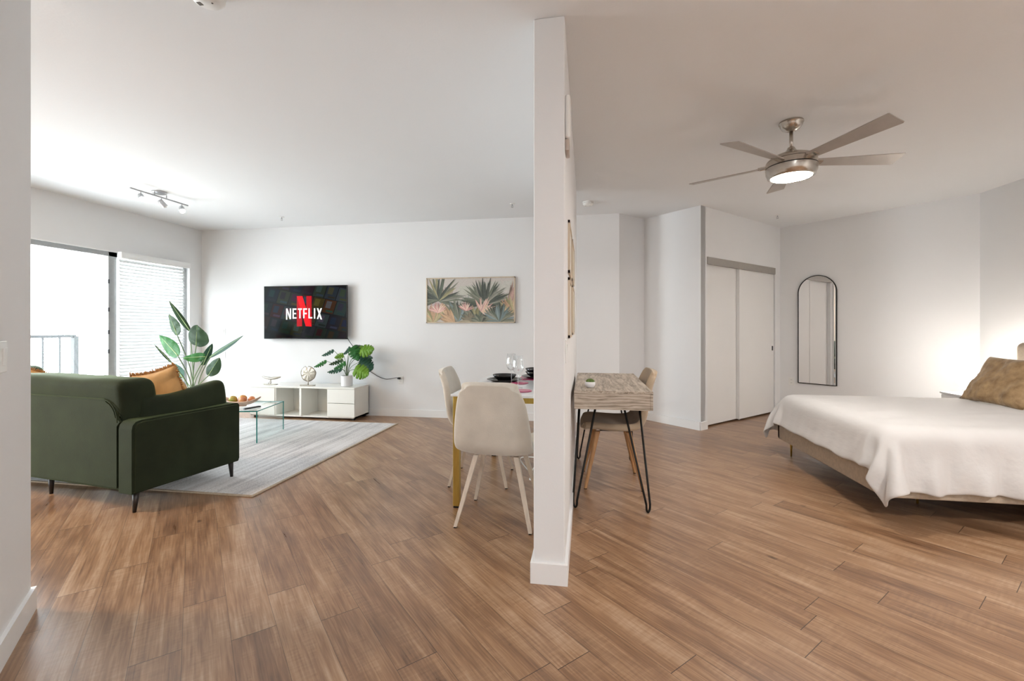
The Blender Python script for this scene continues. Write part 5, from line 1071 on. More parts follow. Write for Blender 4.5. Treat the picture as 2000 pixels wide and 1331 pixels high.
33,0,2,32,0,2,33,0,-2,33,0,0,33,0,2,32,0,-3,33,0,-1,33,0,-1,32,0,1,33,0,-1,33,0,3,33,0,2,32,0,2,33,0,1,33,0,1,33,0,-1,32,0,2,33,0,-1,-1950,34,-292,13,0,31,
9,-1,31,9,0,32,8,0,31,7,-1,33,-3,1,33,7,0,32,9,1,32,25,1,22,30,0,11,33,1,3,33,0,0,33,0,0,33,-1,0,33,0,0,33,0,0,33,0,-1,33,0,0,33,0,0,32,0,1,33,0,-1,
33,0,1,33,0,0,33,0,0,33,0,0,32,0,0,33,0,-1,33,0,0,33,0,0,33,0,0,33,-1,1,32,0,0,33,0,0,33,0,0,33,0,-1,33,0,0,33,0,1,32,0,0,33,0,0,33,0,0,33,0,0,
33,0,0,31,-1,-13,33,0,0,33,0,4,32,0,2,33,0,1,33,0,0,33,0,4,32,0,1,33,0,-2,33,0,2,33,0,-1,32,0,-3,33,0,1,33,0,0,32,0,-1,33,0,-1,33,0,1,33,0,2,32,0,1,
33,0,0,33,0,3,33,0,-1,32,0,1,33,0,0,-1979,9,-279,16,10,26,6,-4,32,11,3,30,11,2,32,17,9,26,13,4,31,5,0,32,9,1,32,23,2,23,32,0,12,33,0,3,33,0,-1,33,0,1,33,0,0,
33,0,0,33,0,0,33,-1,-1,33,0,0,33,0,0,32,0,1,33,0,0,33,0,0,33,0,0,33,0,0,33,0,0,32,0,0,33,0,0,33,0,0,33,0,-1,33,0,1,33,0,0,32,0,0,33,0,0,33,0,0,
33,0,0,33,-1,0,33,0,0,32,0,0,33,0,1,33,0,0,33,0,-1,33,0,-1,31,-1,-12,33,0,1,33,0,2,32,0,1,33,0,3,33,0,0,33,0,3,32,0,-1,33,0,2,33,0,1,33,0,-3,32,0,2,
33,0,-3,33,0,0,32,0,1,33,0,-1,33,0,-2,33,0,0,32,0,4,33,0,1,33,0,2,33,0,-2,32,0,-1,33,0,-1,-1999,3,-274,7,-2,32,12,4,31,13,5,29,13,5,29,14,5,30,14,5,29,16,6,29,
20,2,26,23,2,24,30,2,12,34,0,3,34,-1,-1,32,0,0,33,0,0,33,0,0,33,0,0,33,-1,0,33,0,0,33,0,-1,33,0,1,32,0,0,33,0,0,33,0,0,33,0,0,33,0,0,33,0,0,32,0,0,
33,0,0,33,0,0,33,0,0,33,0,0,32,-1,0,33,0,0,33,0,0,33,0,0,33,0,0,32,0,0,33,0,0,33,0,0,33,0,0,32,-1,0,32,1,1,32,-1,1,33,0,0,33,0,0,33,0,0,33,0,0,
33,1,0,33,-1,-1,32,1,0,33,-1,-1,33,0,0,32,0,1,33,0,0,33,0,0,32,1,0,34,-1,0,32,0,1,33,1,0,32,0,0,34,-1,0,32,0,-1,33,0,0,33,0,0,33,0,0,32,0,0,-1987,1,-275,
19,-12,24,-2,13,30,16,4,28,17,2,28,19,-1,27,6,12,30,21,0,24,12,8,30,12,7,30,32,-2,3,33,0,3,33,0,0,33,0,0,33,0,0,33,0,0,33,0,0,32,0,0,33,-1,0,33,0,0,33,0,0,
32,0,0,33,0,1,33,0,0,33,0,0,33,0,0,33,0,0,32,0,0,33,0,0,33,0,0,33,0,0,33,0,0,32,0,0,33,-1,0,33,0,0,33,0,0,32,0,0,33,0,0,33,0,0,33,0,0,32,0,1,
33,0,0,32,0,1,33,-1,0,33,0,0,32,0,0,33,1,0,33,0,0,33,-1,0,32,1,-1,33,-1,0,33,1,0,33,-1,0,32,0,0,33,0,0,33,0,0,32,0,0,33,1,0,33,-1,0,33,0,0,32,1,0,
33,0,0,33,0,0,33,0,0,32,0,0,33,0,0,33,0,0,-1961,-24,-278,-4,13,30,17,2,28,15,5,29,17,4,28,3,8,31,20,5,26,-1,6,33,-3,4,32,33,-3,4,31,5,8,32,-3,0,32,0,0,33,0,0,
33,0,1,33,0,0,33,0,0,32,0,0,33,-1,0,33,0,0,33,0,0,33,0,0,32,0,0,33,0,0,33,0,0,33,0,0,33,0,0,32,0,0,33,0,0,33,0,1,33,0,-1,32,0,0,33,0,1,33,0,0,
33,0,0,33,0,0,32,0,0,33,0,0,33,0,0,32,0,0,33,-1,1,33,0,0,32,0,0,33,0,1,33,0,0,32,0,0,33,0,0,33,0,0,33,0,0,33,0,0,32,0,-1,33,0,0,33,0,0,32,0,0,
33,0,0,33,0,0,33,0,0,32,0,0,33,0,0,33,0,0,32,0,0,33,0,0,33,0,0,33,0,0,32,0,0,33,0,0,33,0,0,-1956,-14,-265,7,10,31,16,2,28,14,6,29,5,8,31,3,8,32,-10,-10,29,
-2,7,32,31,7,12,32,-2,5,28,-16,0,31,8,1,33,-5,0,32,0,0,33,0,0,33,1,0,33,-1,1,33,0,0,32,0,0,33,0,0,33,0,0,33,1,0,32,-1,0,33,0,0,33,0,0,33,0,0,33,0,0,
33,1,0,32,-1,0,33,1,0,33,-1,0,33,1,0,32,-1,0,33,1,1,33,-1,0,33,1,0,32,0,0,33,0,0,33,0,0,33,-1,0,32,1,1,33,-1,0,33,1,0,32,-1,0,33,0,1,33,1,0,32,-1,0,
33,0,0,33,0,0,33,0,-1,32,0,0,33,0,0,33,0,0,32,0,0,33,0,0,33,0,0,33,0,0,32,0,0,33,0,0,33,0,0,33,0,0,32,0,0,33,0,0,33,0,0,33,0,0,32,0,0,33,0,0,
-1940,4,-245,6,10,30,3,7,33,-3,4,32,-5,-3,33,-5,-14,28,-4,12,31,30,8,11,31,3,10,25,-21,0,31,-11,0,31,11,2,32,-5,-1,33,-2,0,32,0,0,33,2,1,33,-1,-1,33,-1,0,33,0,0,32,2,1,
33,-2,0,33,2,0,33,-2,0,32,1,0,33,0,0,33,-1,0,33,0,0,33,0,0,32,0,0,33,2,0,33,-3,0,33,2,0,32,-1,0,33,2,1,33,-2,-1,33,0,1,32,1,0,33,0,0,33,-1,0,33,-1,0,
32,3,0,33,-2,1,33,1,0,32,-2,0,33,1,0,33,3,1,32,-4,-1,33,2,1,33,-2,-1,33,3,1,32,0,-1,33,-3,0,33,3,0,32,-2,0,33,-1,0,33,3,0,33,-4,0,32,3,0,33,-2,0,33,1,0,
33,0,0,32,1,0,33,-2,0,33,1,0,33,0,0,32,0,0,33,0,0,-1953,31,-219,-2,4,33,-6,-6,32,-5,-11,30,-2,-14,30,-1,19,27,28,10,13,29,9,13,31,-8,4,18,-27,0,33,-7,0,30,12,2,32,-4,-1,
33,-4,0,33,0,0,32,2,1,33,-1,0,33,-1,0,33,1,0,32,-2,-1,33,1,1,33,1,0,33,-2,0,32,2,0,33,-1,0,33,0,0,33,0,0,33,-1,0,32,2,0,33,-3,0,33,3,0,33,-2,0,32,2,0,
33,-2,0,33,0,0,33,1,1,33,1,0,32,-1,0,33,-1,0,33,1,0,33,-1,0,32,2,1,33,0,0,33,-2,0,32,3,1,33,2,0,32,-5,0,33,2,0,33,-2,-1,33,2,1,32,0,-1,33,-2,0,33,2,0,
32,-2,0,33,2,0,33,-2,0,33,1,0,32,0,0,33,0,0,33,0,0,33,-2,0,32,4,0,33,-2,0,33,0,0,33,1,0,32,-2,0,33,1,0,-1967,-3,-183,-16,19,22,0,-14,29,-10,-4,32,5,23,23,26,13,14,
26,14,16,31,3,9,27,-18,2,15,-30,-1,33,-2,0,30,13,2,33,-4,0,32,-4,-1,33,-1,0,33,1,1,32,0,0,33,-1,0,33,0,0,33,0,0,32,0,0,33,-1,0,33,1,0,33,0,0,32,0,0,33,0,0,
33,0,0,33,-1,0,32,0,0,33,0,0,33,0,0,33,0,0,33,2,1,32,-2,-1,33,0,0,33,1,1,33,0,0,32,-1,0,33,0,0,33,-1,0,33,4,1,32,-2,0,33,-1,0,33,1,0,32,4,1,33,-1,0,
32,-4,0,33,1,0,33,-1,-1,32,2,1,33,-2,-1,33,0,0,33,0,0,32,-1,0,33,2,0,33,-1,0,33,1,0,33,-2,0,32,1,0,33,0,0,33,-1,0,32,3,0,33,-2,0,33,0,0,33,2,0,32,0,0,
33,-2,0,-1994,-6,-170,-9,-7,31,-11,7,30,11,23,20,22,17,17,24,16,17,28,11,13,32,-5,6,16,-28,-1,18,-28,0,33,3,0,30,12,3,33,-3,-1,32,-4,0,33,-2,0,33,2,0,32,-1,0,33,0,0,33,-1,0,
33,0,0,32,0,0,33,1,0,33,0,0,33,0,0,33,-1,0,32,1,0,33,0,1,33,-3,-1,33,2,1,32,0,0,33,-1,0,33,1,0,33,0,0,32,-1,0,33,0,0,33,2,0,33,-1,0,32,-1,0,33,1,0,
33,-1,1,33,1,0,32,0,0,33,2,1,33,-2,0,32,6,1,33,-3,-1,32,-4,0,33,3,0,33,-3,0,33,3,0,32,-2,0,33,0,0,33,-1,-1,32,-1,0,33,3,1,33,-3,-1,33,1,0,32,2,1,33,-4,-1,
33,1,0,33,2,0,32,1,1,33,-2,-1,33,0,0,33,3,1,33,0,0,32,-2,-1,-2023,-25,-147,-10,13,28,17,22,18,22,17,17,25,13,17,18,22,17,30,7,12,25,-21,2,4,-32,2,29,-14,-3,33,1,1,31,12,2,
32,-4,-1,33,-1,1,32,-5,-1,33,3,1,33,-1,0,32,0,0,33,0,0,33,0,0,32,-1,-1,33,1,1,33,0,0,33,0,0,33,1,0,32,-2,0,33,1,0,33,-2,0,33,1,0,32,-1,0,33,1,0,33,1,0,
33,-1,0,33,2,1,32,-2,-1,33,0,1,33,-1,0,33,2,0,32,-1,0,33,0,0,33,0,0,33,1,1,32,0,0,33,0,0,32,6,2,33,-6,-1,32,-1,-1,33,0,0,33,0,0,32,-2,0,33,4,1,33,-2,-1,
33,0,0,32,-2,0,33,2,0,33,0,0,33,-1,0,32,1,0,33,0,0,33,0,0,33,0,0,32,0,0,33,1,0,33,-1,0,33,1,0,32,-2,0,33,1,0,-2049,-19,-130,20,20,16,25,15,17,23,15,17,23,16,16,
14,25,18,31,-1,9,9,-31,1,8,-32,1,33,1,0,33,2,1,32,-3,-1,32,8,1,31,-9,-1,33,0,0,33,1,0,33,-1,0,32,0,0,33,0,0,33,0,0,33,0,0,32,0,0,33,0,0,33,0,0,33,0,0,
33,0,0,32,0,1,33,0,0,33,0,0,33,0,0,32,0,0,33,0,0,33,0,0,33,0,0,33,0,0,32,0,0,33,0,0,33,0,0,32,0,1,33,0,0,33,0,0,33,0,0,33,0,1,32,0,0,32,5,1,
33,-5,-1,32,0,0,33,0,0,33,0,0,33,0,0,32,0,0,33,0,0,33,0,0,32,0,0,33,0,0,33,0,0,33,0,0,32,0,-1,33,0,0,33,0,1,33,0,-1,32,0,0,33,0,0,33,0,1,33,0,-1,
33,0,0,32,0,0,-2038,-12,-126,23,15,17,25,15,16,22,16,17,9,26,18,23,18,16,29,-13,5,5,-33,1,7,-32,1,32,-1,0,33,2,1,31,12,1,33,-6,-1,32,1,0,32,-8,-1,33,0,0,33,1,0,32,0,0,
33,-1,0,33,1,0,33,1,0,33,-2,0,32,1,0,33,0,0,33,-1,0,33,1,0,32,0,0,33,-1,0,33,0,1,32,2,0,33,0,0,33,-2,0,33,0,0,33,1,0,33,-1,0,32,1,0,33,0,0,33,0,0,
33,-1,0,32,2,1,33,0,0,33,-2,0,33,1,0,32,1,1,32,7,1,33,-6,-1,32,-3,0,33,1,0,33,-1,0,32,2,0,33,-1,0,33,0,0,33,-1,0,32,2,0,33,-1,-1,33,0,0,33,1,0,32,-1,0,
33,-1,0,33,1,0,33,-1,0,32,2,0,33,0,0,33,-2,0,33,1,0,33,0,0,32,0,0,-2024,-5,-121,23,17,16,23,16,17,14,24,18,8,26,19,29,8,11,24,-22,3,4,-32,1,4,-33,0,33,-3,1,31,10,1,
32,9,1,32,-7,-1,33,-1,-1,32,-5,0,33,-3,-1,33,2,1,32,0,0,33,1,0,33,-1,0,33,0,0,32,0,0,33,0,0,33,-1,0,33,0,0,33,-1,0,32,1,0,33,-1,0,33,1,0,33,-1,0,32,0,1,
33,2,0,33,-1,0,33,0,0,33,0,0,32,0,0,33,2,0,33,-3,0,33,1,0,32,1,1,33,0,0,33,-1,0,33,0,0,33,4,1,32,8,1,32,-6,-1,32,-6,0,33,-1,0,33,1,0,32,-1,0,33,1,0,
33,1,0,33,0,-1,32,-2,0,33,2,0,33,-2,0,33,1,0,32,-1,0,33,2,0,33,-2,0,33,1,0,32,0,0,33,0,0,33,0,0,33,0,0,33,0,0,32,0,0,-2010,5,-117,21,18,17,17,23,17,8,25,19,
14,24,18,31,-4,7,16,-29,2,-7,-32,3,16,-29,-2,33,-3,1,29,14,1,33,5,1,32,-8,-1,32,-3,-1,33,-1,0,33,-2,0,33,-1,0,32,-1,0,33,0,0,33,0,0,33,1,0,32,-2,0,33,1,0,33,0,0,
33,-1,0,33,1,0,32,0,0,33,0,0,33,0,0,33,0,0,33,0,0,32,-2,0,33,0,0,33,1,0,33,0,1,33,-1,0,32,0,0,33,1,0,33,0,0,33,1,0,33,0,1,32,0,0,33,3,0,32,6,1,
33,5,1,32,-8,-1,32,-5,0,33,-2,-1,33,0,0,32,1,0,33,0,0,33,-1,0,33,1,0,32,1,0,33,0,0,33,-1,0,33,-1,0,32,0,0,33,0,0,33,1,0,33,-1,0,32,0,0,33,0,0,33,0,0,
33,-1,0,33,2,0,32,-2,0,
]

# ================================================================= PLANTS AND DECOR
FW = Vector((-math.sin(math.radians(9.4)), math.cos(math.radians(9.4)), 0)); RT = Vector((math.cos(math.radians(9.4)), math.sin(math.radians(9.4)), 0))
def at(u, v, Y):
    """point of the photograph (u, v) taken at the depth plane y = Y"""
    D = FW + RT * ((u - 1000) / 870.0) + Vector((0, 0, -(v - 643.5) / 870.0))
    return Vector((0, 0, 1.23)) + D * (Y / D.y)
def leaf_mesh(base, tip, hw, nrm, cup=0.25, droop=0.06, power=0.75, lobes=0, n=16, seed=0, skew=0.0):
    """blade from base to tip, half width hw, surface normal about nrm; lobes cuts the edge into fingers"""
    bm = NB(); base = Vector(base); tip = Vector(tip); d = (tip - base); L = d.length; d.normalize()
    nrm = Vector(nrm); nrm = (nrm - d * nrm.dot(d)).normalized(); side = d.cross(nrm)
    nn = n * (4 if lobes else 1)
    def f(u, v):
        t = v; x = 2 * u - 1
        w = hw * (math.sin(PI * min(1, (0.03 + 0.97 * t)) ** power)) ** 0.72
        if lobes:
            fr = (t * lobes) % 1.0
            if 0.06 < t < 0.93 and (fr < 0.30): w *= 0.30 + 0.15 * abs(math.sin(seed + t * 9))
        p = base + d * (L * (t + (0.10 * abs(x) if lobes else 0.0) * math.sin(PI * t))) + side * (x * w) + nrm * (-cup * hw * (abs(x) ** 1.4) * math.sin(PI * t)) - Vector((0, 0, droop * L * (t * t)))
        p += nrm * (noise.noise(Vector((t * 5 + seed, x * 2, seed))) * hw * 0.10)
        return p
    grid(bm, 6, nn, f)
    bmesh.ops.remove_doubles(bm, verts=bm.verts[:], dist=1e-5)
    return bm
def rib_mesh(base, tip, nrm, r, droop=0.06):
    base = Vector(base); tip = Vector(tip); d = tip - base; L = d.length
    pts = [base + d * t - Vector((0, 0, droop * L * t * t)) for t in [k / 8 for k in range(9)]]
    nrm = Vector(nrm); dn = d.normalized(); nrm = (nrm - dn * nrm.dot(dn)).normalized()
    b = NB(); tube(b, [p + nrm * 0.0 for p in pts], r, 6, radii=[r * (1 - 0.8 * k / 8) for k in range(9)]); return b

SOL = lambda t: ('SOLIDIFY', dict(thickness=t, offset=0.0))
T = Thing('potted_bird_of_paradise', 'tall plant with large dark green paddle leaves in the window corner', 'plant', (-5.02, 5.02, 0))
b = NB(); lathe(b, [(0.10, 0), (0.145, 0.01), (0.165, 0.15), (0.16, 0.30), (0.15, 0.30), (0.145, 0.27), (0.02, 0.27)], 32, (-5.02, 5.02, 0.0)); T.part('pot', b, WICKER, True, world=True)
b = NB(); lathe(b, [(0.142, 0.262), (0.0, 0.275)], 24, (-5.02, 5.02, 0.0), cap0=False); T.part('soil', b, SOIL, world=True)
root = Vector((-5.02, 5.02, 0.26))
# base uv, tip uv, half width px, depth, normal, material
BL_ = [((346, 655), (330, 613), 13.5, 4.85, (-0.2, -1, 0.25), LEAFD), ((348, 696), (311, 654), 12.5, 4.75, (-0.2, -1, 0.5), LEAFG),
       ((383, 676), (385, 634), 22.5, 5.00, (0.1, -1, 0.2), LEAFD), ((371, 647), (330, 586), 5.5, 5.25, (0.85, -0.5, 0.2), LEAFD),
       ((401, 697), (357, 699), 9.5, 4.78, (0, -1, 0.45), LEAFG), ((410, 698), (476, 654), 6.5, 5.05, (-0.3, -1.0, 0.5), LEAFB),
       ((396, 714), (415, 670), 7.0, 5.30, (0.85, -0.6, 0.1), LEAFB), ((407, 734), (429, 698), 13.0, 4.95, (0.1, -1, 0.1), LEAFD),
       ((335, 709), (301, 672), 2.6, 4.80, (0.8, -0.3, 0.6), LEAFB), ((357, 738), (335, 709), 8.5, 5.1, (0.1, -1, 0.3), LEAFB)]
for i, (bu, tu, hw, Y, nr, m) in enumerate(BL_):
    B = at(*bu, Y); Tp = at(*tu, Y + (0.06 if i % 2 else -0.08))
    lm = leaf_mesh(B, Tp, hw * Y / 870 * 1.22, nr, cup=0.22, droop=0.02, seed=i)
    lf = T.part('leaf', lm, m, True, world=True, mods=[SOL(0.0015), SUB(1)])
    T.part('midrib', rib_mesh(B, Tp, nr, 0.0055, 0.02), RIB, True, world=True, parent=lf)
    c = root + Vector((random.uniform(-.03, .03), random.uniform(-.03, .03), 0))
    mid = (c + B) / 2 + Vector(((c.x - B.x) * 0.22, (c.y - B.y) * 0.22, 0.02))
    b = NB(); tube(b, smooth([c, mid, B], 7), 0.006, 6, radii=None); T.part('stem', b, STEMG, True, world=True, parent=lf)

PC = at(677.5, 750, 5.70); PC.z = SZ
T = Thing('potted_monstera', 'bushy split-leaf plant in a round white pot on the media unit', 'plant', PC)
b = NB(); lathe(b, [(0.068, 0), (0.076, 0.004), (0.078, 0.145), (0.074, 0.148), (0.070, 0.145), (0.068, 0.125), (0.01, 0.125)], 40, PC); T.part('pot', b, POTW, 'auto', world=True)
b = NB(); lathe(b, [(0.068, 0.118), (0.0, 0.128)], 20, PC, cap0=False); T.part('soil', b, SOIL, world=True)
rt = PC + Vector((0, 0, 0.12))
ML_ = [((652, 685), (628, 694), 5.5, 5.60, (-0.2, -0.9, 0.8), LEAFB), ((671, 694), (653, 698), 6.5, 5.52, (0, -0.9, 0.5), LEAFY), ((638, 706), (613, 716), 5.5, 5.62, (-0.2, -0.9, 0.7), LEAFG),
       ((670, 704), (642, 711), 5.0, 5.72, (0, -0.9, 0.8), LEAFD), ((675, 709), (652, 719), 7.5, 5.55, (0, -0.7, 0.8), LEAFG), ((668, 722), (639, 726), 5.5, 5.60, (0, -0.9, 0.8), LEAFB),
       ((684, 678), (669, 692), 8.0, 5.72, (-0.4, -0.6, 0.6), LEAFB), ((688, 678), (700, 702), 10.5, 5.60, (0.3, -1, 0.3), LEAFG), ((699, 687), (731, 680), 11.5, 5.62, (0, -1, 0.5), LEAFY),
       ((697, 698), (728, 698), 9.0, 5.75, (0, -0.7, 0.8), LEAFB), ((701, 708), (729, 719), 13.0, 5.66, (0.1, -1, 0.4), LEAFB), ((692, 722), (720, 731), 12.5, 5.50, (0, -1, 0.45), LEAFY), ((690, 676), (712, 676), 6.0, 5.78, (0, -0.5, 1), LEAFD)]
for i, (bu, tu, hw, Y, nr, m) in enumerate(ML_):
    B = at(*bu, Y); Tp = at(*tu, Y - 0.05)
    lm = leaf_mesh(B, Tp, hw * Y / 870 * 1.3, nr, cup=0.30, droop=0.06, power=0.60, lobes=6, seed=i)
    lf = T.part('leaf', lm, m, True, world=True, mods=[SOL(0.0012)])
    c = rt + Vector((random.uniform(-.012, .012), random.uniform(-.012, .012), 0))
    mid = (c * 0.45 + B * 0.55) + Vector(((c.x - B.x) * 0.25, (c.y - B.y) * 0.25, 0.02))
    b = NB(); tube(b, smooth([c, mid, B], 6), 0.0035, 6); T.part('stem', b, STEMG, True, world=True, parent=lf)

# sculptures on the media unit
sx = at(530, 748, 5.68).x
T = Thing('driftwood_sculpture', 'champagne curved boat-shaped sculpture on a thin stand, left on the media unit', 'sculpture', (sx, 5.68, SZ))
b = NB(); box(b, -0.10, 0.085, -0.03, 0.03, 0.0, 0.009, 0.003, 1); T.part('base', b, SILVERD)
b = NB(); tube(b, [(-0.01, 0, 0.008), (-0.008, 0, 0.08)], 0.006, 8); tube(b, [(-0.045, 0, 0.008), (-0.02, 0, 0.05), (-0.012, 0, 0.075)], 0.004, 6); T.part('rod', b, SILVERD, True)
b = NB()
def hull(u, v):
    x = (u - 0.5) * 0.30; a = v * 2 * PI; e = max(0.04, 1 - abs(2 * u - 1) ** 3.0)
    return Vector((x, 0.024 * e * math.cos(a), 0.088 + 0.65 * (x + 0.0) ** 2 * 1.7 + (0.013 * e + 0.006) * math.sin(a) + 0.003 * noise.noise(Vector((x * 40, a, 1)))))
grid(b, 26, 12, hull); bmesh.ops.remove_doubles(b, verts=b.verts[:], dist=1e-4); T.part('hull', b, SILVERD, True)
sx = at(602, 750, 5.66).x
T = Thing('disc_sculpture', 'round silver leaf-shaped disc on a stand, middle of the media unit', 'sculpture', (sx, 5.66, SZ))
b = NB(); box(b, -0.11, 0.09, -0.035, 0.035, 0.0, 0.010, 0.003, 1); T.part('base', b, SILVERD)
b = NB(); tube(b, [(0, 0, 0.008), (0.002, 0, 0.075)], 0.0065, 8); T.part('rod', b, SILVERD, True)
b = NB()
def disc(side):
    def f(u, v):
        a = -PI / 2 + u * 2 * PI; r = v * 0.118 * (1 + 0.03 * math.sin(a * 3 + 1) + 0.012 * math.sin(a * 7))
        if abs(u - 0.53) < 0.018: r *= 0.72
        return Vector((r * math.cos(a), side * (0.007 * (1 - v ** 4)) + 0.0015 * math.sin(a * 9) * v, 0.165 + r * 0.92 * math.sin(a)))
    return f
grid(b, 60, 8, disc(1)); grid(b, 60, 8, disc(-1)); bmesh.ops.remove_doubles(b, verts=b.verts[:], dist=1e-4); T.part('disc', b, SILVERD, True)

# ================================================================= CHAIRS AND TABLES
def chair_parts(T, fab, leg, oak):
    prof = [(0.225, 0.435), (0.215, 0.462), (0.16, 0.470), (0.05, 0.462), (-0.07, 0.458), (-0.16, 0.468), (-0.215, 0.515), (-0.245, 0.60), (-0.270, 0.70), (-0.295, 0.80), (-0.315, 0.875), (-0.325, 0.912)]
    hw = [0.185, 0.215, 0.232, 0.240, 0.243, 0.245, 0.245, 0.238, 0.225, 0.205, 0.186, 0.172]
    P = smooth([(0, y, z) for y, z in prof], 3); Wd = smooth([(w, 0, 0) for w in hw], 3)
    n = len(P) - 1
    b = NB()
    def f(u, v):
        i = int(round(v * n)); p = P[i]; w = Wd[i].x; x = 2 * u - 1
        xe = math.copysign(1 - (1 - abs(x)) ** 1.15, x)
        t = v
        lift = 0.032 * abs(x) ** 3
        yb = max(0, (t - 0.45) / 0.55)
        k = max(0.0, (v - 0.80) / 0.20)
        end = k * 0.034 * abs(x) ** 5
        w *= 1 - 0.05 * k ** 3 * abs(x)
        if v < 0.10: w *= 1 - 0.12 * ((0.10 - v) / 0.10) ** 2
        return Vector((xe * w, p.y + (0.045 * abs(x) ** 2.5) * min(1, yb * 1.6) * (1 - 0.6 * k), p.z + lift * (1 - min(1, yb * 2)) - end))
    grid(b, 14, n, f)
    sh = T.part('upholstered_shell', b, fab, True, mods=[('SOLIDIFY', dict(thickness=0.052, offset=0.0)), SUB(2)])
    # quilted seams on the inner side of the backrest
    b = NB()
    def onb(x, z):
        for k in range(n):
            if P[k].z <= z <= P[k + 1].z and P[k].y < -0.15:
                t = (z - P[k].z) / max(1e-6, P[k + 1].z - P[k].z); y = P[k].y * (1 - t) + P[k + 1].y * t
                return Vector((x, y + 0.045 * abs(x / 0.22) ** 2.5 * 0.8 + 0.0035, z))
        return Vector((x, -0.3, z))
    for z in (0.62, 0.72, 0.82):
        tube(b, [onb(-0.14 + 0.028 * k, z) for k in range(11)], 0.0022, 4)
    for x in (-0.09, 0.0, 0.09):
        tube(b, [onb(x, 0.55 + 0.04 * k) for k in range(9)], 0.0022, 4)
    T.part('quilting_seam', b, fab, True)
    q = NB(); box(q, -0.10, 0.10, -0.10, 0.10, 0.424, 0.436, 0.004, 1); T.part('seat_bracket', q, BLKMET)
    for sx_ in (-1, 1):
        for sy_ in (-1, 1):
            b = NB()
            if oak: taper(b, (sx_ * 0.13, sy_ * 0.12, 0.43), (sx_ * 0.215, sy_ * 0.215, 0.006), 0.023, 0.012, square=False)
            else: taper(b, (sx_ * 0.13, sy_ * 0.12, 0.43), (sx_ * 0.235, sy_ * 0.225, 0.006), 0.022, 0.0145)
            lg = T.part('leg', b, leg, 'auto')
            b = NB(); e = (0.215, 0.215) if oak else (0.235, 0.225)
            tube(b, [(sx_ * e[0], sy_ * e[1], 0), (sx_ * e[0], sy_ * e[1], 0.007)], 0.012, 8); T.part('foot_cap', b, BLKMET, parent=lg)
T = Thing('dining_chair', 'cream suede dining chair at the near end of the table, seen from behind', 'chair', (-0.555, 2.885, 0), math.radians(-2), 'cream dining chairs')
chair_parts(T, CREAM, BEIGEWOOD, False)
c2 = copy_tree(T.o, (-0.845, 3.60, 0), math.radians(-90 + 4), 'cream suede dining chair at the left long side of the table, seen side-on', 'cream dining chairs')
T = Thing('desk_chair', 'tan suede chair with oak legs pushed under the grey desk', 'chair', (0.205, 3.70, 0), math.radians(92))
chair_parts(T, TAN, OAK, True)

# dining table
TX0, TX1, TY0, TY1, TH = -0.915, -0.275, 2.945, 4.28, 0.785
T = Thing('dining_table', 'white-topped dining table with square brushed gold legs beside the dividing wall', 'table', ((TX0 + TX1) / 2, 3.6, 0))
b = NB(); box(b, TX0, TX1, TY0, TY1, TH - 0.016, TH, 0.003, 2); T.part('tabletop', b, MARBLE, world=True)
b = NB()
box(b, TX0 + 0.03, TX1 - 0.03, TY0 + 0.02, TY0 + 0.04, TH - 0.055, TH - 0.016); box(b, TX0 + 0.03, TX1 - 0.03, TY1 - 0.04, TY1 - 0.02, TH - 0.055, TH - 0.016)
box(b, TX0 + 0.02, TX0 + 0.04, TY0 + 0.04, TY1 - 0.04, TH - 0.055, TH - 0.016); box(b, TX1 - 0.04, TX1 - 0.02, TY0 + 0.04, TY1 - 0.04, TH - 0.055, TH - 0.016)
T.part('apron', b, GOLD, world=True)
for x in (TX0 + 0.035, TX1 - 0.035):
    for y in (TY0 + 0.035, TY1 - 0.035):
        b = NB(); box(b, x - 0.022, x + 0.022, y - 0.022, y + 0.022, 0.012, TH - 0.016, 0.002, 1); lg = T.part('leg', b, GOLD, world=True)
        b = NB(); box(b, x - 0.02, x + 0.02, y - 0.02, y + 0.02, 0, 0.012); T.part('foot_cap', b, BLKMET, world=True, parent=lg)

def plate(x, y, z, r, label):
    T = Thing('dinner_plate', label, 'plate', (x, y, z), 0, 'black plates on the dining table')
    b = NB(); lathe(b, [(0.0, 0.0), (r * 0.62, 0.0), (r * 0.70, 0.004), (r * 0.98, 0.017), (r, 0.020), (r * 0.97, 0.0215), (r * 0.68, 0.008), (0.0, 0.006)], 48); T.part('plate', b, BLKCER, True)
def bowl(x, y, z, r, label):
    T = Thing('bowl', label, 'bowl', (x, y, z), 0, 'black bowls on the dining table')
    b = NB(); lathe(b, [(0.0, 0.0), (r * 0.55, 0.0), (r * 0.60, 0.004), (r * 0.86, 0.028), (r, 0.050), (r * 0.97, 0.051), (r * 0.80, 0.030), (r * 0.5, 0.009), (0.0, 0.007)], 48); T.part('bowl', b, BLKCER, True)
plate(-0.685, 3.75, TH + 0.001, 0.152, 'black dinner plate under a bowl at the left of the dining table')
bowl(-0.685, 3.75, TH + 0.008, 0.103, 'black bowl on a plate at the left of the dining table')
T = Thing('placemat', 'pink placemat under the black dishes beside the dividing wall', 'placemat', (-0.44, 4.02, TH + 0.0005))
b = NB(); box(b, -0.155, 0.150, -0.17, 0.17, 0, 0.003, 0.001, 1); T.part('mat', b, PINK)
plate(-0.43, 4.03, TH + 0.004, 0.148, 'black dinner plate on the pink placemat beside the dividing wall')
bowl(-0.43, 4.03, TH + 0.011, 0.115, 'black bowl on the plate beside the dividing wall, lower of two')
bowl(-0.43, 4.03, TH + 0.040, 0.115, 'black bowl topmost of the stack beside the dividing wall')
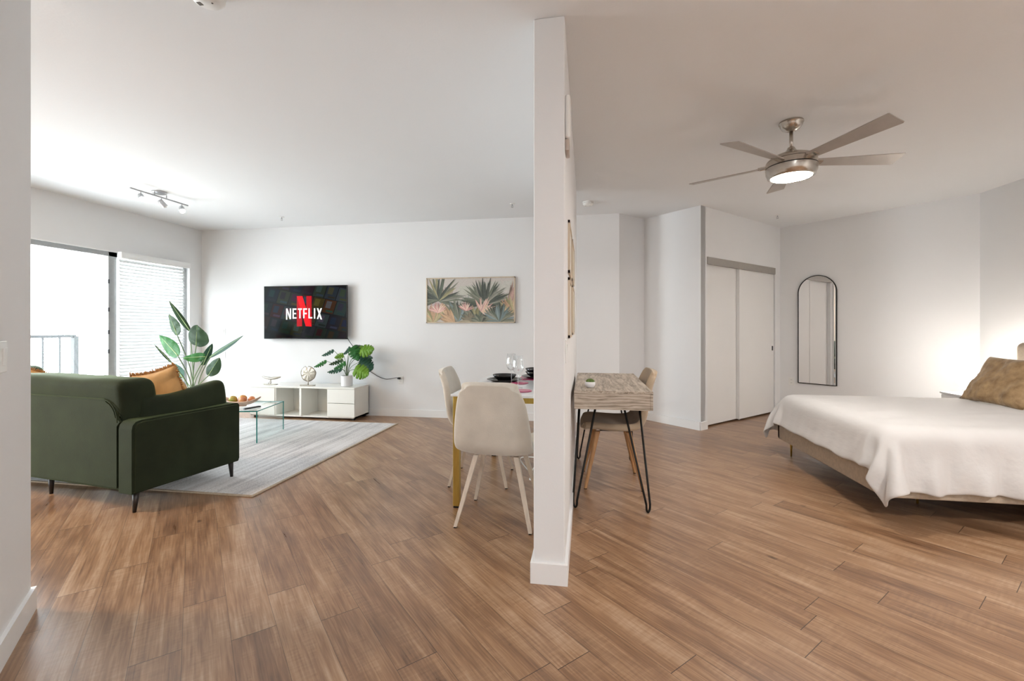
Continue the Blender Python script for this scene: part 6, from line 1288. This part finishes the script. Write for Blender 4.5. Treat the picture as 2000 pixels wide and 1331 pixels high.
for i, (x, y, lab) in enumerate(((-0.452, 3.17, 'pink round coaster nearest the front edge of the dining table'), (-0.535, 3.62, 'pink round coaster behind the nearer wine glass'))):
    T = Thing('coaster', lab, 'coaster', (x, y, TH + 0.0005), 0, 'pink coasters')
    b = NB(); lathe(b, [(0.0, 0), (0.070, 0), (0.073, 0.003), (0.070, 0.006), (0, 0.006)], 40); T.part('disc', b, PINK, 'auto')
def wine(x, y, label):
    T = Thing('wine_glass', label, 'wine glass', (x, y, TH + 0.0008), 0, 'wine glasses on the dining table')
    b = NB(); lathe(b, [(0.036, 0.0), (0.036, 0.002), (0.012, 0.005), (0.005, 0.012), (0.0038, 0.04), (0.0038, 0.095), (0.007, 0.105)], 32, cap1=False); T.part('stem', b, WGLASS, True)
    b = NB(); lathe(b, [(0.007, 0.105), (0.028, 0.118), (0.042, 0.142), (0.044, 0.165), (0.040, 0.20), (0.033, 0.245), (0.0315, 0.245), (0.0385, 0.20), (0.0425, 0.165), (0.0405, 0.143), (0.027, 0.120), (0.0, 0.109)], 32, cap0=False, cap1=False); T.part('bowl', b, WGLASS, True)
wine(-0.505, 3.33, 'clear wine glass nearest the near end of the dining table')
wine(-0.60, 3.60, 'clear wine glass farther back beside the black bowl')

# white extension cord heaped on the floor under the table
T = Thing('extension_cord', 'white extension cord in loose loops on the floor by the dividing wall', 'cord', (-0.36, 3.45, 0))
b = NB()
tube(b, smooth([(-0.262, 3.16, 0.30), (-0.29, 3.20, 0.12), (-0.36, 3.25, 0.10), (-0.40, 3.30, 0.16), (-0.36, 3.45, 0.22), (-0.50, 3.62, 0.18), (-0.54, 3.72, 0.12), (-0.44, 3.70, 0.02), (-0.32, 3.62, 0.02), (-0.30, 3.45, 0.02), (-0.34, 3.25, 0.01), (-0.30, 3.12, 0.008), (-0.28, 3.30, 0.008), (-0.33, 3.52, 0.01), (-0.45, 3.60, 0.008), (-0.40, 3.75, 0.008)], 8), 0.0050, 8)
T.part('cable', b, PLASTIC, True, world=True)
b = NB(); box(b, -0.43, -0.36, 3.72, 3.98, 0.0, 0.035, 0.008, 2); T.part('socket_strip', b, PLASTIC, 'auto', world=True)

# ---------------------------------------------------------------- desk
DX0, DX1, DY0, DY1, DZ0, DZ1 = -0.078, 0.440, 3.05, 4.30, 0.690, 0.815
T = Thing('desk', 'grey wood-grain desk with black hairpin legs against the dividing wall', 'desk', ((DX0 + DX1) / 2, 3.6, 0))
b = NB(); box(b, DX0, DX1, DY0, DY1, DZ1 - 0.016, DZ1, 0.001, 1); T.part('desktop', b, GOAK_TOP, world=True)
b = NB(); box(b, DX0 + 0.001, DX1 - 0.02, DY0, DY0 + 0.016, DZ0, DZ1 - 0.016); T.part('side_panel', b, GOAK_SIDE, world=True)
b = NB(); box(b, DX0 + 0.001, DX1 - 0.02, DY1 - 0.016, DY1, DZ0, DZ1 - 0.016); T.part('side_panel', b, GOAK_SIDE, world=True)
b = NB(); box(b, DX0 + 0.001, DX0 + 0.016, DY0 + 0.016, DY1 - 0.016, DZ0, DZ1 - 0.016); T.part('back_panel', b, GOAK_SIDE, world=True)
b = NB(); box(b, DX0 + 0.016, DX1 - 0.02, DY0 + 0.016, DY1 - 0.016, DZ0, DZ0 + 0.012); T.part('bottom_panel', b, GOAK_SIDE, world=True)
for y0, y1 in ((DY0 + 0.002, (DY0 + DY1) / 2 - 0.002), ((DY0 + DY1) / 2 + 0.002, DY1 - 0.002)):
    b = NB(); box(b, DX1 - 0.019, DX1 - 0.001, y0, y1, DZ0 + 0.002, DZ1 - 0.019, 0.001, 1); T.part('drawer_front', b, GOAK_SIDE, world=True)
def hairpin(cx, cy, bx, by):
    sx_ = 1 if bx > cx else -1; sy_ = 1 if by > cy else -1
    b = NB()
    a = Vector((cx + sx_ * 0.05, cy - sy_ * 0.05, DZ0)); c = Vector((cx - sx_ * 0.06, cy + sy_ * 0.05, DZ0)); f = Vector((bx, by, 0.0075))
    pa = a.lerp(f, 0.95) ; pc = c.lerp(f, 0.95)
    d = (a - c).normalized() * 0.020
    pts = [a, f + d * 0.9 + Vector((0, 0, 0.05)), f + d * 0.75 + Vector((0, 0, 0.016)), f, f - d * 0.75 + Vector((0, 0, 0.016)), f - d * 0.9 + Vector((0, 0, 0.05)), c]
    P = [a] + smooth(pts[1:-1], 4) + [c]
    tube(b, P, 0.0075, 8)
    return b, a, c
for cx, cy, bx, by in ((0.005, 3.15, -0.072, 3.095), (0.318, 3.15, 0.412, 3.085), (0.005, 4.20, -0.066, 4.26), (0.345, 4.20, 0.418, 4.26)):
    b, a, c = hairpin(cx, cy, bx, by); lg = T.part('leg', b, BLKMET, True, world=True)
    b = NB(); box(b, min(a.x, c.x) - 0.01, max(a.x, c.x) + 0.01, min(a.y, c.y) - 0.01, max(a.y, c.y) + 0.01, DZ0 - 0.003, DZ0); T.part('mounting_plate', b, BLKMET, world=True, parent=lg)
px = at(1152.5, 752, 3.22)
T = Thing('potted_succulent', 'tiny green cactus in a white round pot on the grey desk', 'plant', (px.x, 3.22, DZ1))
b = NB(); lathe(b, [(0.020, 0), (0.026, 0.002), (0.036, 0.020), (0.037, 0.038), (0.034, 0.042), (0.031, 0.037), (0.002, 0.036)], 32); T.part('pot', b, POTW, True)
b = NB()
def cact(u, v):
    a = u * 2 * PI; e = v * PI / 2; r = 0.030 * math.cos(e) * (1 + 0.12 * math.cos(a * 9)); return Vector((r * math.cos(a), r * math.sin(a), 0.036 + 0.028 * math.sin(e)))
grid(b, 54, 8, cact); bmesh.ops.remove_doubles(b, verts=b.verts[:], dist=1e-5); T.part('cactus', b, LEAFY if False else leaf_mat('cactus_skin', (0.10, 0.16, 0.04), (0.16, 0.22, 0.07), 0.7), True)

# ---------------------------------------------------------------- things on the dividing wall
T = Thing('alarm_strobe', 'white wall-mounted alarm device with a beige lower lens, high on the dividing wall', 'alarm', (-0.10, 2.30, 2.10))
b = NB(); box(b, -0.10, -0.074, 2.18, 2.31, 2.165, 2.375, 0.011, 4); T.part('housing', b, PLASTIC, 'auto', world=True)
b = NB(); box(b, -0.10, -0.080, 2.19, 2.30, 2.105, 2.163, 0.006, 2); T.part('lens', b, pm('beige_lens', (0.50, 0.42, 0.36), 0.3), 'auto', world=True)
for i, (y0, y1, z0, z1, lab) in enumerate(((2.54, 2.96, 1.55, 1.85, 'thin oak picture frame, upper one nearest the camera on the dividing wall'), (2.54, 2.96, 1.18, 1.525, 'thin oak picture frame, lower one nearest the camera on the dividing wall'),
                                      (3.14, 3.56, 1.57, 1.86, 'thin oak picture frame above the desk, upper far one on the dividing wall'), (3.14, 3.56, 1.19, 1.54, 'thin oak picture frame above the desk, lower far one on the dividing wall'))):
    T = Thing('picture_frame', lab, 'picture', (-0.095, (y0 + y1) / 2, z0), 0, 'frames on the dividing wall')
    b = NB(); 
    for q in ((y0, y1, z0, z0 + 0.016), (y0, y1, z1 - 0.016, z1), (y0, y0 + 0.016, z0, z1), (y1 - 0.016, y1, z0, z1)): box(b, -0.10, -0.088, *q)
    T.part('frame', b, FRAMEW, world=True)
    b = NB(); box(b, -0.099, -0.094, y0 + 0.014, y1 - 0.014, z0 + 0.014, z1 - 0.014); T.part('print', b, pm('cream_print', (0.66, 0.62, 0.55), 0.6, var=0.06, scale=14), world=True)

# ---------------------------------------------------------------- arched mirror
MR = Matrix.Translation((C1[0], C1[1], 0)) @ Matrix.Rotation(-PI / 4, 4, 'Z')
m0 = 0.247; mw = 0.478; mz0 = 0.458; mz1 = 1.985
T = Thing('arched_mirror', 'tall arched mirror with a thin black frame on the bedroom wall', 'mirror', (0, 0, 0)); T.o.matrix_basis = MR @ Matrix.Translation((m0 + mw / 2, -0.001, mz0))
def arch(r_in, n=36):
    r = mw / 2 - r_in; pts = [(-r, r_in)]; h = mz1 - mz0 - mw / 2
    for k in range(n + 1):
        a = PI - PI * k / n; pts.append((r * math.cos(a), h + r * math.sin(a)))
    pts.append((r, r_in)); return pts
XZ = Matrix(((1, 0, 0, 0), (0, 0, 1, 0), (0, 1, 0, 0), (0, 0, 0, 1)))
o1 = arch(0.0); i1 = arch(0.009); b = NB()
vo = [[b.verts.new((x, y, z)) for x, z in o1] for y in (0, -0.025)]; vi = [[b.verts.new((x, y, z)) for x, z in i1] for y in (0, -0.025)]
n = len(o1)
for k in range(n):
    j = (k + 1) % n
    b.faces.new((vo[0][k], vo[0][j], vo[1][j], vo[1][k])); b.faces.new((vi[0][j], vi[0][k], vi[1][k], vi[1][j]))
    b.faces.new((vo[1][k], vo[1][j], vi[1][j], vi[1][k])); b.faces.new((vo[0][j], vo[0][k], vi[0][k], vi[0][j]))
T.part('frame', b, BLKMET)
b = NB(); prism(b, arch(0.008), -0.018, -0.004, XZ)
MIRR = pm('silvered_mirror', (0.86, 0.86, 0.86), 0.01, metal=1.0, var=0.0)
T.part('mirror_glass', b, MIRR)

# ================================================================= BED
T = Thing('bed', 'wide bed with beige upholstered frame and pale headboard', 'bed', (2.9, 3.96, 0))
BX0, BX1, BY0, BY1 = 1.86, 3.90, 3.17, 4.75
def rail(x0, x1, y0, y1): q = NB(); box(q, x0, x1, y0, y1, 0.16, 0.32, 0.015, 3); return q
T.part('side_rail', rail(BX0, BX1, BY0, BY0 + 0.06), BEDFAB, 'auto', world=True)
T.part('side_rail', rail(BX0, BX1, BY1 - 0.06, BY1), BEDFAB, 'auto', world=True)
T.part('foot_rail', rail(BX0, BX0 + 0.06, BY0 + 0.002, BY1 - 0.002), BEDFAB, 'auto', world=True)
q = NB(); box(q, BX0 + 0.05, BX1, BY0 + 0.05, BY1 - 0.05, 0.20, 0.30); T.part('slat_base', q, DWOOD, world=True)
q = NB(); box(q, 3.895, 4.02, 3.10, 4.815, 0.16, 1.11, 0.055, 5); T.part('headboard', q, BEDFAB, 'auto', world=True)
for x, y in ((BX0 + 0.10, BY1 - 0.06), (BX0 + 0.45, BY0 + 0.40), (BX1 - 0.1, BY1 - 0.08), (BX1 - 0.1, BY0 + 0.08)):
    q = NB(); tube(q, [(x, y, 0), (x, y, 0.205)], 0.011, 10, radii=[0.007, 0.014]); T.part('leg', q, GOLD, True, world=True)
for y in (3.13, 4.78):
    q = NB(); box(q, 3.93, 3.99, y - 0.02 if y > 4 else y, y + 0.02 if y > 4 else y + 0.04, 0, 0.17); T.part('leg', q, BLKMET, world=True)
q = NB(); box(q, 1.915, 3.895, 3.215, 4.705, 0.305, 0.560, 0.055, 4)
tag(finish('mattress', q, SHEET, None, 'auto'), 'white mattress on the beige bed frame, under the duvet', 'mattress')
# duvet (cloth shape stored as packed half-millimetre coordinates)
NX, NY = DUVET_N
vv = []; cur = [0, 0, 0]
for i in range(0, len(DUVET), 3):
    cur = [cur[0] + DUVET[i], cur[1] + DUVET[i + 1], cur[2] + DUVET[i + 2]]; vv.append((cur[0] / 1000, cur[1] / 1000, cur[2] / 1000 + 0.004))
ff = [(j * (NX + 1) + i, j * (NX + 1) + i + 1, (j + 1) * (NX + 1) + i + 1, (j + 1) * (NX + 1) + i) for j in range(NY) for i in range(NX)]
for i, (x, y, z) in enumerate(vv):          # loose vertical folds where the cloth hangs
    if z < 0.53:
        k = min(1.0, (0.53 - z) / 0.30)
        if y < 3.22 and x > 2.1: vv[i] = (x, y - 0.030 * k * (math.sin(x * 24 + z * 5) + 0.6 * math.sin(x * 43 - z * 9 + 1)) - 0.012 * k, z + 0.010 * k * math.sin(x * 13 + 2))
        if x < 1.93 and 3.35 < y < 4.6: vv[i] = (x - 0.007 * k * (math.sin(y * 21 + z * 6) + 0.6 * math.sin(y * 47)) - 0.006 * k, y, z + 0.008 * k * math.sin(y * 17))
    elif 2.0 < x < 3.6 and 3.3 < y < 4.6: vv[i] = (x, y, z + 0.008 * noise.noise(Vector((x * 2.2 + y * 1.5, y * 7 - x * 3, 3))) + 0.012 * max(0, noise.noise(Vector((x * 1.2, y * 9 - x * 4, 8)))))
me = bpy.data.meshes.new('duvet'); me.from_pydata(vv, [], ff); me.update()
for p in me.polygons: p.use_smooth = True
me.materials.append(DUVETM)
dv_ = bpy.data.objects.new('duvet', me); COL.objects.link(dv_)
md = dv_.modifiers.new('smooth', 'SMOOTH'); md.iterations = 2; md.factor = 0.5
md = dv_.modifiers.new('solidify', 'SOLIDIFY'); md.thickness = 0.014; md.offset = 1.0
md = dv_.modifiers.new('subsurf', 'SUBSURF'); md.levels = 1; md.render_levels = 1
tag(dv_, 'white cotton duvet draped over the bed with drooping corners', 'duvet')
# pillows
q = cushion(0.60, 0.46, 0.13, 9, 0.6, wr=0.01)
T = Thing('throw_pillow', 'gold-brown patterned pillow leaning at the head of the bed', 'pillow', (3.47, 4.36, 0.79)); T.o.rotation_euler = (math.radians(33), 0, math.radians(90))
T.part('cover', q, JACQ, True)
q = cushion(0.66, 0.46, 0.17, 19, 0.6, wr=0.012)
o = finish('bed_pillow', q, SHEET, None, True); tag(o, 'white sleeping pillow against the headboard behind the gold one', 'pillow'); place(o, (3.76, 3.70, 0.82), (math.radians(-14), 0, math.radians(90)))

# nightstand and lamp
T = Thing('nightstand', 'white nightstand between bed and bedroom wall', 'nightstand', (3.93, 5.2, 0))
q = NB(); box(q, 3.70, 4.13, 4.98, 5.40, 0.555, 0.572, 0.003, 1); T.part('top', q, TRIM, world=True)
q = NB(); box(q, 3.715, 4.13, 4.99, 5.39, 0.12, 0.555, 0.003, 1); T.part('cabinet', q, TRIM, world=True)
for z0, z1 in ((0.14, 0.335), (0.345, 0.545)):
    q = NB(); box(q, 3.703, 3.715, 5.0, 5.38, z0, z1, 0.002, 1); dr = T.part('drawer', q, TRIM, world=True)
    q = NB(); tube(q, [(3.703, 5.19, (z0 + z1) / 2), (3.685, 5.19, (z0 + z1) / 2)], 0.01, 10); T.part('knob', q, GOLD, world=True, parent=dr)
for x in (3.74, 4.10):
    for y in (5.02, 5.36):
        q = NB(); tube(q, [(x, y, 0), (x, y, 0.12)], 0.012, 8); T.part('leg', q, GOLD, world=True)
T = Thing('table_lamp', 'small glowing white lamp on the nightstand behind the gold pillow', 'lamp', (3.82, 5.18, 0.572))
q = NB(); lathe(q, [(0.045, 0), (0.048, 0.008), (0.012, 0.016), (0.009, 0.045)], 28); T.part('base', q, PLASTIC, True)
q = NB(); lathe(q, [(0.03, 0.040), (0.066, 0.06), (0.088, 0.10), (0.090, 0.15), (0.080, 0.19), (0.04, 0.205), (0.0, 0.207)], 32, cap0=True); T.part('lamp_shade', q, emitter('lamp_glow', (1.0, 0.92, 0.83), 30), True)

# ================================================================= CEILING FITTINGS
FX, FY = 1.475, 3.53
fan_ = Thing('ceiling_fan', 'five-blade brushed nickel ceiling fan with a lit round lamp', 'ceiling fan', (FX, FY, H))
q = NB(); lathe(q, [(0.0, 0.0), (0.078, 0.0), (0.080, -0.012), (0.074, -0.020), (0.072, -0.030), (0.060, -0.050), (0.036, -0.066), (0.022, -0.072), (0.0, -0.072)], 40, cap0=False, cap1=False); fan_.part('canopy', q, NICKEL, 'auto')
q = NB(); tube(q, [(0, 0, -0.07), (0, 0, -0.205)], 0.0125, 16); fan_.part('downrod', q, NICKEL, True)
q = NB(); lathe(q, [(0.0, -0.185), (0.022, -0.188), (0.030, -0.205), (0.046, -0.222), (0.090, -0.238), (0.135, -0.258), (0.158, -0.282), (0.160, -0.288)], 56, cap0=False, cap1=True); bd = fan_.part('motor_housing', q, NICKEL, 'auto')
q = NB(); lathe(q, [(0.154, -0.286), (0.154, -0.294)], 56); fan_.part('shadow_gap', q, BLACKP, parent=bd)
q = NB(); lathe(q, [(0.10, -0.290), (0.163, -0.292), (0.165, -0.328), (0.10, -0.330)], 56); fan_.part('middle_ring', q, NICKEL, 'auto', parent=bd)
q = NB(); lathe(q, [(0.156, -0.328), (0.156, -0.335)], 56); fan_.part('shadow_gap', q, BLACKP, parent=bd)
q = NB(); lathe(q, [(0.150, -0.333), (0.166, -0.336), (0.163, -0.368), (0.150, -0.400), (0.137, -0.408), (0.130, -0.404), (0.130, -0.396)], 56, cap0=True, cap1=False); fan_.part('lamp_ring', q, NICKEL, 'auto', parent=bd)
q = NB(); lathe(q, [(0.131, -0.400), (0.118, -0.400), (0.09, -0.409), (0.05, -0.414), (0.0, -0.416)], 40, cap0=True, cap1=False); fan_.part('lamp_dome', q, emitter('fan_lamp_glow', (1.0, 0.94, 0.87), 70), True)
for k, ang in enumerate((-67, 3, 77, 148, 219)):
    a = math.radians(ang)
    Mr = Matrix.Rotation(a, 4, 'Z') @ Matrix.Translation((0, 0, -0.300)) @ Matrix.Rotation(math.radians(-13), 4, 'X')
    q = NB()
    pr = [(0.16, -0.042), (0.30, -0.048), (0.715, -0.070), (0.722, -0.064), (0.712, 0.062), (0.704, 0.068), (0.30, 0.046), (0.16, 0.040)]
    prism(q, pr, -0.003, 0.003, Mr); bl = fan_.part('blade', q, BLADE)
    q = NB(); box(q, 0.10, 0.21, -0.022, 0.022, -0.006, 0.010, 0.003, 1, M=Matrix.Rotation(a, 4, 'Z') @ Matrix.Translation((0, 0, -0.300)) @ Matrix.Rotation(math.radians(-13), 4, 'X')); fan_.part('blade_arm', q, NICKEL, parent=bl)

# track light
T = Thing('track_light', 'silver three-spot track light on the living room ceiling', 'ceiling light', (-4.62, 4.19, H))
zt = H - 0.06
q = NB(); lathe(q, [(0.0, 0.0), (0.070, 0.0), (0.070, -0.016), (0.062, -0.022), (0.0, -0.022)], 32, (-4.62, 4.19, H), cap0=False, cap1=False); T.part('canopy', q, STEEL, 'auto', world=True)
tr0 = Vector((-4.60, 3.86, zt)); tr1 = Vector((-4.60, 4.53, zt))
q = NB(); tube(q, [tr0, tr1], 0.008, 8); T.part('bar', q, STEEL, world=True)
q = NB(); tube(q, [(-4.60, 4.12, zt), (-4.60, 4.12, H - 0.02)], 0.006, 8); tube(q, [(-4.60, 4.26, zt), (-4.60, 4.26, H - 0.02)], 0.006, 8); T.part('mount_post', q, STEEL, world=True)
for i, (y, dx, dy, on) in enumerate(((3.97, 0.75, -0.35, True), (4.20, 0.35, 0.45, False), (4.45, 0.65, -0.45, True))):
    d = Vector((dx, dy, -0.75)).normalized(); j = Vector((-4.60, y, zt - 0.055)); Mh = Matrix.Translation(j) @ d.to_track_quat('Z', 'Y').to_matrix().to_4x4()
    q = NB(); tube(q, [(-4.60, y, zt), (-4.60, y, zt - 0.055)], 0.005, 8); T.part('arm', q, STEEL, world=True)
    q = NB(); lathe(q, [(0.0, -0.03), (0.020, -0.028), (0.026, -0.01), (0.029, 0.055), (0.027, 0.055), (0.024, 0.045)], 24, M=Mh, cap0=False, cap1=False); sp1 = T.part('spot_head', q, STEEL, 'auto', world=True)
    q = NB(); lathe(q, [(0.0, 0.046), (0.0245, 0.046), (0.022, 0.060), (0.0, 0.066)], 20, M=Mh, cap0=False, cap1=False); T.part('bulb', q, emitter('bulb_glow', (1.0, 0.93, 0.82), 60) if on else PLASTIC, True, world=True, parent=sp1)

def detector(name, label, x, y, r, h):
    T = Thing(name, label, 'smoke detector', (x, y, H))
    q = NB(); lathe(q, [(0.0, 0), (r * 1.02, 0), (r * 1.04, -h * 0.25), (r, -h * 0.30)], 44, cap0=False); T.part('mounting_base', q, PLASTIC, 'auto')
    q = NB(); lathe(q, [(r * 0.95, -h * 0.30), (r * 0.95, -h * 0.36)], 44); T.part('vent_gap', q, BLACKP)
    q = NB(); lathe(q, [(r * 0.99, -h * 0.36), (r * 0.98, -h * 0.62), (r * 0.80, -h * 0.88), (r * 0.66, -h), (0.0, -h)], 44, cap1=False); c = T.part('cover', q, PLASTIC, 'auto')
    q = NB()
    for k in range(5): box(q, -r * 0.62 + k * r * 0.06, -r * 0.59 + k * r * 0.06, -r * 0.15, r * 0.15, -h - 0.0006, -h)
    lathe(q, [(0.0, -h - 0.0008), (0.004, -h - 0.0008), (0.004, -h)], 10, (r * 0.30, r * 0.1, 0), cap0=False, cap1=False); T.part('sounder_slots', q, BLACKP, parent=c)
detector('smoke_detector', 'round white smoke detector at the top edge of the photo on the living room ceiling', -1.665, 1.735, 0.072, 0.055)
detector('smoke_detector', 'round white smoke detector on the bedroom ceiling past the end of the dividing wall', 0.03, 5.36, 0.065, 0.045)
for x, y, lab in ((-0.87, 5.28, 'small ceiling sprinkler near the picture in the living room'), (-4.03, 5.40, 'small ceiling sprinkler above the television'), (2.50, 6.38, 'small ceiling sprinkler in front of the closet')):
    T = Thing('sprinkler_head', lab, 'sprinkler', (x, y, H), 0, 'ceiling sprinklers')
    q = NB(); lathe(q, [(0.0, 0), (0.032, 0), (0.030, -0.006), (0.0, -0.006)], 24, cap0=False, cap1=False); T.part('escutcheon', q, PLASTIC, 'auto')
    q = NB(); tube(q, [(0, 0, -0.005), (0, 0, -0.03)], 0.006, 8); tube(q, [(0.01, 0, -0.022), (0.012, 0, -0.034), (0.0, 0, -0.044)], 0.002, 6); tube(q, [(-0.01, 0, -0.022), (-0.012, 0, -0.034), (0.0, 0, -0.044)], 0.002, 6); lathe(q, [(0.0, -0.044), (0.014, -0.044), (0.014, -0.046), (0.0, -0.046)], 16, cap0=False, cap1=False); T.part('nozzle', q, STEEL)

# unseen ceiling discs: fill added behind camera and in bedroom, warm lamp at left
def disc_light(x, y, r, s, label, col=(1.0, 0.88, 0.74)):
    T = Thing('ceiling_light', label, 'ceiling light', (x, y, H), 0, 'flush ceiling lights out of view')
    q = NB(); lathe(q, [(0.0, 0), (r + 0.012, 0), (r + 0.012, -0.03), (r, -0.032)], 32, cap0=False, cap1=False); T.part('rim', q, STEEL, 'auto')
    q = NB(); lathe(q, [(r, -0.028), (r * 0.9, -0.045), (0.0, -0.055)], 32, cap0=False, cap1=False); T.part('diffuser', q, emitter('diffuser_glow_%s' % str(s).replace('.', '_'), col, s), True)
disc_light(-4.55, 1.25, 0.12, LIGHT_HALL, 'flush ceiling light in the hidden left part of the living room', (1.0, 0.68, 0.40))
disc_light(0.9, -1.3, 0.20, FILL_REAR, 'unseen flush fill light added behind the camera', (0.93, 0.965, 1.0))
disc_light(3.0, 0.6, 0.18, FILL_BED, 'unseen flush fill light added behind the bed, to the right of the camera', (1.0, 0.94, 0.88))
